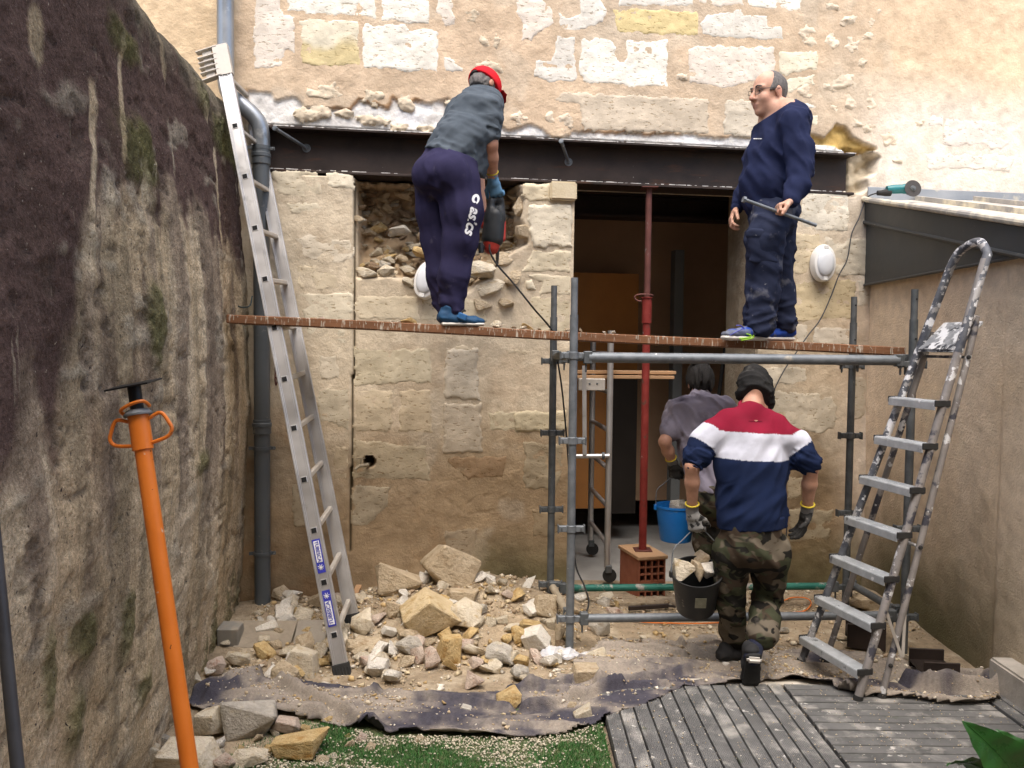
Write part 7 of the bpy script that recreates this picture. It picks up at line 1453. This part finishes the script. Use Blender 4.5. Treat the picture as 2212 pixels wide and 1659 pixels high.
for x, y, w_, h_, k, dd_ in ((1042, 585, 70, 50, 'pale', .0), (1085, 560, 60, 42, 'tan', -.02), (1060, 620, 80, 40, 'pale', .01), (1110, 600, 60, 50, 'tan', .0), (790, 590, 60, 30, 'pale', -.02), (835, 585, 46, 36, 'pale', -.02), (975, 545, 60, 40, 'tan', -.1), (905, 545, 45, 30, 'ochre', -.12), (860, 500, 60, 34, 'grey', -.15), (925, 515, 70, 30, 'tan', -.15), (880, 610, 36, 30, 'pale', .0), (1120, 445, 30, 60, 'tan', -.05), (1125, 500, 30, 40, 'tan', -.03), (1040, 660, 60, 30, 'tan', .0), (1090, 655, 50, 26, 'tan', .0)):
    s = 5.95/FPX; place_rock(onwall(x, y, dd_), (w_*s/2, .05, h_*s/2), k, (random.uniform(-.3, .3), random.uniform(-.3, .3), random.uniform(-.3, .3)), name='core_stone', parent=wall)
# ------------------------------------------------------------------ pebbles: too many to count
def hull_np(seed, n=9):
    r_ = np.random.default_rng(seed); P = r_.normal(size=(n, 3)); P /= np.linalg.norm(P, axis=1)[:, None]; P *= r_.uniform(.75, 1.1, (n, 1))
    bm = bmesh.new(); [bm.verts.new(p) for p in P]; bmesh.ops.convex_hull(bm, input=bm.verts); bmesh.ops.triangulate(bm, faces=bm.faces[:])
    bm.verts.index_update(); V = np.array([v.co[:] for v in bm.verts]); F = np.array([[v.index for v in f.verts] for f in bm.faces]); bm.free(); return V, F
PEB = [hull_np(400+i, 8+i % 3) for i in range(7)]
def pebbles(name, pts, rad, cols, mat, flat=.7):
    Vs, Fs, Cs = [], [], []; n = 0
    for i, (p, r_) in enumerate(zip(pts, rad)):
        V, F = PEB[i % 7]; a = rng.uniform(0, 6.28); c, s = math.cos(a), math.sin(a); V = V*np.array([1.15, .9, flat])*r_; V = np.stack([V[:, 0]*c-V[:, 1]*s, V[:, 0]*s+V[:, 1]*c, V[:, 2]+.15*V[:, 0]], 1)
        Vs.append(V+p); Fs.append(F+n); Cs.append(np.tile(cols[i], (len(V), 1))); n += len(V)
    o = npmesh(name, np.concatenate(Vs), np.concatenate(Fs), mat, None, np.concatenate(Cs), smooth=False); return tag(o, kind='stuff')
M_peb = gm('stone_chips', (.8, .79, .77), (1.15, 1.15, 1.15), 60, .95, 0, .4, 120, .004, attr=True, spec=.1)
PALC = np.array([(.62, .54, .41), (.50, .40, .27), (.42, .33, .22), (.56, .46, .30), (.68, .62, .52), (.36, .27, .18), (.50, .36, .18)])
X, Y = rng.uniform(-1.95, 2.75, 26000), rng.uniform(4.2, 6.3, 26000); T_ = wall_t(X, Y)
dens = np.where(X < .45, np.exp(-((T_-.7)/.75)**2), .42*np.exp(-((T_-.7)/.6)**2))
clump = sstep(-.35, .35, fbm(X*3, Y*3, 0, 3, 221)); k = (T_ > .03) & (rng.random(26000) < dens*(.25+.75*clump)) & (X > lwx(Y)+.12) & ~((X > .44) & (Y < 4.46))
X, Y = X[k], Y[k]; r_ = rng.uniform(.004, .011, len(X))*np.where(rng.random(len(X)) < .16, 2.6, 1); P = np.stack([X, Y, heap(X, Y)+r_*.35], 1)
pebbles('stone_chips', P, r_, PALC[rng.integers(0, 7, len(X))]*rng.uniform(.8, 1.1, (len(X), 1)), M_peb)
tag(bpy.data.objects['stone_chips'], 'loose chips of broken limestone spread over the rubble heap', 'chips')

# ------------------------------------------------------------------ felt sheet
front = [(400, 1520), (450, 1545), (520, 1560), (600, 1552), (700, 1560), (780, 1578), (830, 1590), (900, 1588), (1010, 1592), (1130, 1590), (1240, 1580), (1300, 1560), (1345, 1542), (1420, 1518), (1480, 1492), (1640, 1485), (1720, 1484), (1790, 1496), (1830, 1512), (1900, 1520), (2000, 1530), (2080, 1536), (2150, 1530), (2182, 1512)]
back = [(2160, 1478), (2110, 1452), (2040, 1450), (1960, 1440), (1850, 1412), (1700, 1400), (1560, 1390), (1400, 1388), (1290, 1400), (1230, 1452), (1120, 1492), (1000, 1502), (880, 1494), (760, 1486), (690, 1478), (600, 1462), (560, 1455), (480, 1470), (420, 1492)]
FP = np.array([at_z(*p, .01)[:2] for p in front+back])
fx_, fy_ = np.meshgrid(np.arange(FP[:, 0].min()-.03, FP[:, 0].max()+.03, .0125), np.arange(FP[:, 1].min()-.03, FP[:, 1].max()+.03, .0125), indexing='ij')
sdf_ = polysd(fx_, fy_, FP) + .04*fbm(fx_*4, fy_*4, 0, 2, 231)
deckz = .036*((fx_ > .46) & (fy_ < 4.435)); deckz = .036*sstep(.40, .50, fx_)*sstep(4.50, 4.41, fy_)
fz = np.maximum(heap(fx_, fy_, False), -.012) + .026 + deckz*.6
folds = [([(605, 1462), (612, 1480), (640, 1500), (690, 1518), (720, 1530), (775, 1556), (815, 1580)], .030, .034), ([(720, 1505), (780, 1500), (830, 1480), (860, 1470)], .022, .022), ([(560, 1450), (545, 1470), (500, 1490), (450, 1505)], .035, .03), ([(1130, 1530), (1200, 1520), (1260, 1500), (1340, 1490)], .026, .022), ([(1290, 1480), (1340, 1470), (1420, 1462), (1500, 1450)], .022, .02), ([(1100, 1490), (1180, 1480), (1240, 1470)], .022, .02), ([(850, 1500), (950, 1510), (1050, 1520), (1100, 1526)], .020, .025), ([(1230, 1510), (1330, 1492), (1440, 1484)], .02, .02),
         ([(1660, 1480), (1740, 1490), (1850, 1510)], .025, .025), ([(1960, 1480), (2020, 1500), (2100, 1500), (2150, 1500)], .05, .04), ([(2060, 1470), (2120, 1470), (2155, 1495)], .05, .04), ([(1300, 1412), (1400, 1408), (1480, 1415)], .02, .02), ([(1470, 1385), (1500, 1410), (1560, 1430)], .02, .02), ([(420, 1500), (470, 1490), (520, 1470)], .03, .03), ([(700, 1560), (800, 1572), (900, 1580)], .012, .02), ([(640, 1535), (700, 1545)], .02, .03)]
wx_ = .02*fbm(fx_*4, fy_*4, 0, 2, 235)
for pts, amp, wd in folds:
    L_ = linesd(fx_+wx_, fy_+wx_, [at_z(*p, .02)[:2] for p in pts]); fz += 1.6*amp*np.exp(-(L_/(wd*.75))**2) - .5*amp*np.exp(-((L_-wd*1.7)/(wd*.8))**2)
fz += .040*np.clip(1-2.6*np.abs(vnoise(fx_*1.6+fy_*1.5+.4*fbm(fx_*3, fy_*3, 0, 2, 236), fy_*7+.5*fx_, 0, 237)), 0, 1)**1.5 + .014*np.clip(1-2.6*np.abs(vnoise(fx_*3+fy_*2, fy_*15-fx_, 0, 238)), 0, 1) + .006*fbm(fx_*12, fy_*16, 0, 3, 239)
kf = (sdf_ < 0)[:-1, :-1]
dust = sstep(-.48, .12, fbm(fx_*3.2, fy_*5, 0, 5, 241) + .25*fbm(fx_*22, fy_*22, 0, 3, 243) + .25*sstep(4.45, 4.85, fy_)-.12)
fc = cl(.066, .062, .076)*(1+.25*fbm(fx_*20, fy_*20, 0, 3, 245)[..., None]); fc = fc*(1-.80*dust[..., None]) + cl(.36, .31, .25)*.80*dust[..., None]
v_, f_, c_ = compact(np.stack([fx_, fy_, fz], -1).reshape(-1, 3), grid_faces(*fx_.shape, kf), np.clip(fc.reshape(-1, 3), .02, .7))
felt = npmesh('felt_sheet', v_, f_, gm('purple_grey_felt', (.8, .8, .8), (1.2, 1.2, 1.2), 70, .98, 0, .9, 160, .006, attr=True, spec=.05), None, c_, at=(0, 4.5, 0))
sm = felt.modifiers.new('thickness', 'SOLIDIFY'); sm.thickness = .006; sm.offset = -1
tag(felt, 'wrinkled purple grey felt sheet dusted with rubble between the heap and the deck', 'sheet')
FI = lambda x, y: fz[np.clip(((x-fx_[0, 0])/.0125).astype(int), 0, fx_.shape[0]-1), np.clip(((y-fy_[0, 0])/.0125).astype(int), 0, fx_.shape[1]-1)]
X, Y = rng.uniform(FP[:, 0].min(), FP[:, 0].max(), 17000), rng.uniform(FP[:, 1].min(), FP[:, 1].max(), 17000)
k = (polysd(X, Y, FP) < -.01) & (rng.random(17000) < .12+.84*sstep(-.1, .3, fbm(X*3.2, Y*5, 0, 5, 241)+.1*sstep(4.4, 4.8, Y)))
X, Y = X[k], Y[k]; r_ = rng.uniform(.0025, .008, len(X))*np.where(rng.random(len(X)) < .10, 2.3, 1)
pebbles('stone_crumbs', np.stack([X, Y, FI(X, Y)+r_*.4], 1), r_, PALC[rng.integers(0, 7, len(X))]*rng.uniform(.8, 1.1, (len(X), 1)), M_peb)
tag(bpy.data.objects['stone_crumbs'], 'small crumbs of stone strewn on the felt sheet', 'chips')
# ------------------------------------------------------------------ turf with gravel
tx0, tx1, ty0, ty1 = -1.25, .46, 3.05, 4.30
turf = part('turf_mat', [([(tx0, ty0, .0), (tx1, ty0, .0), (tx1, ty1, .0), (tx0, ty1, .0)], [(0, 1, 2, 3)])], gm('turf_backing', (.045, .10, .035), (.16, .15, .08), 12, .95, 0, .6, 60, .01)); tag(turf, kind='structure')
def bald(x, y): return sstep(-.15, .25, fbm(x*3.1, y*4.2, 0, 4, 251) + .16*sstep(-.2, .4, x) - .12)
N = 46000; X, Y = rng.uniform(tx0, tx1, N), rng.uniform(3.35, 4.22, N); k = (rng.random(N) > .86*bald(X, Y)) & (polysd(X, Y, FP) > -.004); X, Y = X[k], Y[k]; n = len(X)
hgt = rng.uniform(.010, .022, n); an = rng.uniform(0, 6.28, n); wd = .0016; lean_ = rng.uniform(-.012, .012, (n, 2))
b = np.stack([X, Y, np.zeros(n)], 1); e = np.stack([np.cos(an)*wd, np.sin(an)*wd, np.zeros(n)], 1); tp = b + np.concatenate([lean_, hgt[:, None]], 1)
V = np.stack([b-e, b+e, tp+e*.3, tp-e*.3], 1).reshape(-1, 3); gc_ = np.array([.035, .135, .035])*rng.uniform(.6, 1.5, (n, 1)) + np.array([.03, .02, .0])*rng.random((n, 1))
gr_ = npmesh('artificial_grass', V, np.arange(4*n).reshape(-1, 4), gm('grass_blade', (.85, .85, .85), (1.15, 1.15, 1.15), 20, .6, 0, 0, attr=True), None, np.repeat(gc_, 4, 0), smooth=False); tag(gr_, 'short bright green artificial grass showing between gravel and felt', 'grass', kind='stuff')
N = 12000; X, Y = rng.uniform(-1.2, tx1, N), rng.uniform(3.38, 4.25, N); k = (rng.random(N) < .06+.9*bald(X, Y)) & (polysd(X, Y, FP) > -.004); X, Y = X[k], Y[k]; r_ = rng.uniform(.0035, .0078, len(X))
pebbles('gravel', np.stack([X, Y, r_*.5+.004+rng.uniform(0, .006, len(X))], 1), r_, np.array([(.60, .54, .42)])*rng.uniform(.75, 1.15, (len(X), 1)), M_peb); tag(bpy.data.objects['gravel'], 'fine cream gravel spread over the artificial grass', 'gravel')
# ------------------------------------------------------------------ deck tiles, plank by plank
M_deck = gm('weathered_deck', (.085, .085, .082), (.175, .172, .165), 7, .9, 0, 0, 30, .006, rand=True, spots=[((.34, .325, .295), 6, .52, .68), ((.54, .52, .48), 17, .64, .70), ((.05, .065, .03), 5, .68, .78)])
s = M_deck.node_tree; wv = s.nodes.new('ShaderNodeTexWave'); wv.wave_type = 'BANDS'; wv.bands_direction = 'Y'; wv.inputs['Scale'].default_value = 36; wv.inputs['Distortion'].default_value = .6
tcn = s.nodes.new('ShaderNodeTexCoord'); s.links.new(tcn.outputs['Object'], wv.inputs['Vector']); bpn = s.nodes.new('ShaderNodeBump'); bpn.inputs['Strength'].default_value = .7; bpn.inputs['Distance'].default_value = .004
s.links.new(wv.outputs['Fac'], bpn.inputs['Height']); s.links.new(bpn.outputs[0], s.nodes['Principled BSDF'].inputs['Normal'])
def deck(x0, y0, along, label, n=13, L=1.0):
    o = root('deck_tile', (x0, y0, 0), label, 'deck tile', 'wooden deck tiles'); pit = L/n; me = None
    for i in range(n):
        zj_ = random.uniform(-.0025, .0015); g = .0075
        if me is None:
            V, F = box((x0, y0, 0), (L-.006, pit-g, .028)); sh = [(V, F)]
            for q in np.linspace(-.5, .5, 7)[1:-1]: pass
            ob = part('plank', sh, M_deck, o, bevel=.0025); me = ob.data
        else:
            ob = ob.copy(); COL.objects.link(ob)
        if along == 'x': ob.location = (L/2, pit*(i+.5), .019+zj_); ob.rotation_euler = (0, 0, random.uniform(-.002, .002))
        else: ob.location = (pit*(i+.5), L/2, .019+zj_); ob.rotation_euler = (0, 0, math.pi/2+random.uniform(-.002, .002))
    part('dark_under_sheet', [box((x0+L/2, y0+L/2, -.006), (L-.004, L-.004, .018))], gm('gap_shade_colour', (.04, .038, .035), (.07, .065, .06), 8, .9, 0, .2), o)  # full dark sheet put under the planks, for the shade in their gaps
    return o
DX, DY = .478, 3.415
deck(DX, DY, 'y', 'grey deck tile with planks running to the wall, beside the turf'); deck(DX+1.012, DY, 'x', 'grey deck tile with crosswise planks under the stepladder foot'); deck(DX+2.024, DY, 'y', 'grey deck tile against the lean-to wall')
deck(DX, DY-1.012, 'x', 'grey deck tile with crosswise planks below the lower edge of the view'); deck(DX+1.012, DY-1.012, 'y', 'grey deck tile behind the glossy leaves')
es = part('edging_board', box((1.45, DY+1.04, .012), (1.0, .075, .030), (nrm(E3(1, .008, 0)), nrm(E3(-.008, 1, 0)), Z3)), gm('dusty_edging', (.36, .32, .26), (.52, .48, .41), 8, .95, 0, .3, 30, .005), at=(1.36, DY+1.03, 0), bevel=.003); tag(es, 'pale dusty board along the rear edge of the deck', 'board')
X, Y = rng.uniform(DX, DX+2.6, 900), rng.uniform(3.45, 4.42, 900); r_ = rng.uniform(.0015, .005, 900); pebbles('deck_crumbs', np.stack([X, Y, .0345+r_*.4], 1), r_, PALC[rng.integers(0, 5, 900)]*1.05, M_peb); tag(bpy.data.objects['deck_crumbs'], 'tiny plaster crumbs scattered over the deck', 'chips')
# ------------------------------------------------------------------ litter: bag, cords, bars, slabs
bgp = on_heap(*zp('K', 470, 820)); a_, b_ = np.meshgrid(np.linspace(-.16, .16, 40), np.linspace(-.07, .08, 26), indexing='ij')
bzv = .045*np.abs(fbm(a_*14, b_*14, 0, 3, 261)) + .05*(1-np.abs(2*vnoise(a_*9, b_*9, 3, 263)))*.5 + .02; V = np.stack([a_+bgp[0]+.02*fbm(a_*9, b_*9, 5, 2, 265), b_+bgp[1]+.02, bzv+bgp[2]], -1).reshape(-1, 3)
kb = (np.hypot(a_/.16, b_/.075)+.35*fbm(a_*12, b_*12, 0, 2, 267) < .95)[:-1, :-1]; V, F = compact(V, grid_faces(*a_.shape, kb)); s = NT('clear_bag'); s.b.inputs['Base Color'].default_value = (.72, .74, .78, 1); s.b.inputs['Roughness'].default_value = .25; s.b.inputs['Alpha'].default_value = .55
bag = npmesh('plastic_bag', V, F, s.m, None, at=bgp, sharp=25); tag(bag, 'crumpled clear plastic bag around the foot of the scaffold', 'bag')
M_ocord = gm('orange_cord', (.62, .16, .03), (.70, .20, .04), 6, .6, 0, .1)
oc = [on_heap(1320, 1330), on_heap(1343, 1331), on_heap(1378, 1348), on_heap(1450, 1352), on_heap(1530, 1352), on_heap(1620, 1345), on_heap(1700, 1330), on_heap(1738, 1325), on_heap(1752, 1308), on_heap(1740, 1297), on_heap(1712, 1296), on_heap(1690, 1302), on_heap(1692, 1280), on_heap(1700, 1240)]
oc = [p+Z3*.018 for p in oc]; o = part('orange_rope', tube(spline(oc, 6), .0048, 8), M_ocord, at=oc[0]); tag(o, 'thin orange cord looping over the rubble behind the scaffold', 'cord')
pb0, pb1 = on_heap(*zp('K', 955, 430))+Z3*.03, on_heap(*zp('K', 1270, 420))+Z3*.04; o = part('pry_bar', [bar(pb0, pb1, .018, .030), bar(pb1, pb1+E3(.05, .02, -.01), .03, .012)], M_steel, at=pb0, bevel=.003); tag(o, 'dark flat steel bar lying in the rubble below the doorway', 'bar')
l0, l1 = on_heap(*zp('J', 905, 510))+Z3*.02, on_heap(*zp('J', 930, 440))+E3(.03, .30, .10); o = part('pale_lath', bar(l0, l1, .04, .018), M_plank, at=l0, bevel=.002); tag(o, 'short pale lath lying in the rubble behind the ladder', 'lath')
sl0 = on_heap(*zp('J', 620, 700)); o = part('thin_slab', box(sl0+E3(0, .10, .045), (.19, .20, .022), (E3(1, .05, .02), nrm(E3(-.05, .8, .5)), nrm(E3(0, -.5, .8)))), gm('grey_slab', (.24, .21, .17), (.34, .30, .24), 8, .95, 0, .4, 30, .01), at=sl0, bevel=.004); tag(o, 'thin grey square slab lying left of the ladder foot', 'slab')
db = on_heap(*zp('J', 250, 720)); o = part('dusty_board', box(db+E3(0, .12, .045), (.34, .22, .025), (E3(1, .02, .0), nrm(E3(0, .85, .45)), nrm(E3(0, -.45, .85)))), gm('dusty_board_mat', (.20, .165, .125), (.33, .28, .21), 7, .95, 0, .5, 30, .01), at=db, bevel=.004); tag(o, 'dust-covered board leaning in the rubble near the drainpipe', 'board')
mb = on_heap(*zp('W', 1800, 705)); o = part('metal_duct', box(mb+E3(0, .06, .055), (.13, .12, .13), (E3(1, 0, 0), E3(0, 1, .1), E3(0, -.1, 1))), gm('dirty_duct', (.20, .19, .17), (.34, .32, .28), 6, .7, .3, .2, 20, .005, spots=[((.40, .33, .24), 5, .5, .65)]), at=mb, bevel=.006); tag(o, 'open pale metal duct end beside the stained wall', 'duct')
# ------------------------------------------------------------------ glossy plant at the lower right
plb = E3(1.42, 2.30, .0); plant = root('leafy_plant', plb, 'glossy green plant with long pointed leaves in front of the deck', 'plant')
M_leaf = gm('glossy_leaf', (.010, .055, .008), (.022, .10, .014), 14, .32, 0, .15, 30, .004, spots=[((.07, .20, .05), 7, .62, .8)], spec=.5)
s_ = M_leaf.node_tree.nodes['Principled BSDF']
def leaf(base, tip, wid, side, droop=.05, fold_=.25):
    base = np.asarray(base); tip = np.asarray(tip); ax = nrm(tip-base); L = np.linalg.norm(tip-base); sd_ = nrm(np.asarray(side)-ax*np.dot(side, ax)); n = np.cross(ax, sd_); V = []; nu, nv = 22, 9
    n = n if n[2] > 0 else -n
    for i in range(nu):
        t = i/(nu-1); w_ = wid*(math.sin(math.pi*min(t**.8, 1))**.8)*(1-.25*t)+.001; c = base+ax*L*t + n*L*(.10*math.sin(math.pi*t)) - Z3*droop*t*t
        for j in range(nv):
            q = (j/(nv-1)-.5)*2; V.append(c + sd_*q*w_ + n*(abs(q)*w_*fold_ + .006*math.sin(t*34+abs(q)*2)*abs(q)*(1-abs(q)*.3)))
    return np.array(V), grid_faces(nu, nv)
pc_ = at_y(2225, 1740, 2.30)
part('stem', tube(spline([plb, plb*.5+pc_*.5+E3(.04, .02, 0), pc_], 6), [.012]*12+[.008], 10), gm('green_stem', (.05, .09, .02), (.08, .13, .03), 6, .6, 0, .1), plant)
for bx2, by2, tx2, ty2, w_, dpt, sdv in ((2225, 1735, 2081, 1520, .085, -.03, (1, .2, .35)), (2260, 1730, 2153, 1538, .050, .02, (.9, .4, .2)), (2190, 1720, 2045, 1615, .045, -.06, (.6, -.6, .6)), (2330, 1760, 2330, 1560, .05, .05, (.9, -.3, .1)), (2200, 1820, 2080, 1790, .05, -.08, (.5, -.8, .2))):
    V, F = leaf(at_y(bx2, by2, 2.30), at_y(tx2, ty2, 2.30+dpt), w_, sdv); lf = npmesh('leaf', V, F, M_leaf, plant)
    part('midrib', tube([V[i*9+4]+Z3*.0012 for i in range(0, 21, 2)], .0016, 6), M_leaf, lf)
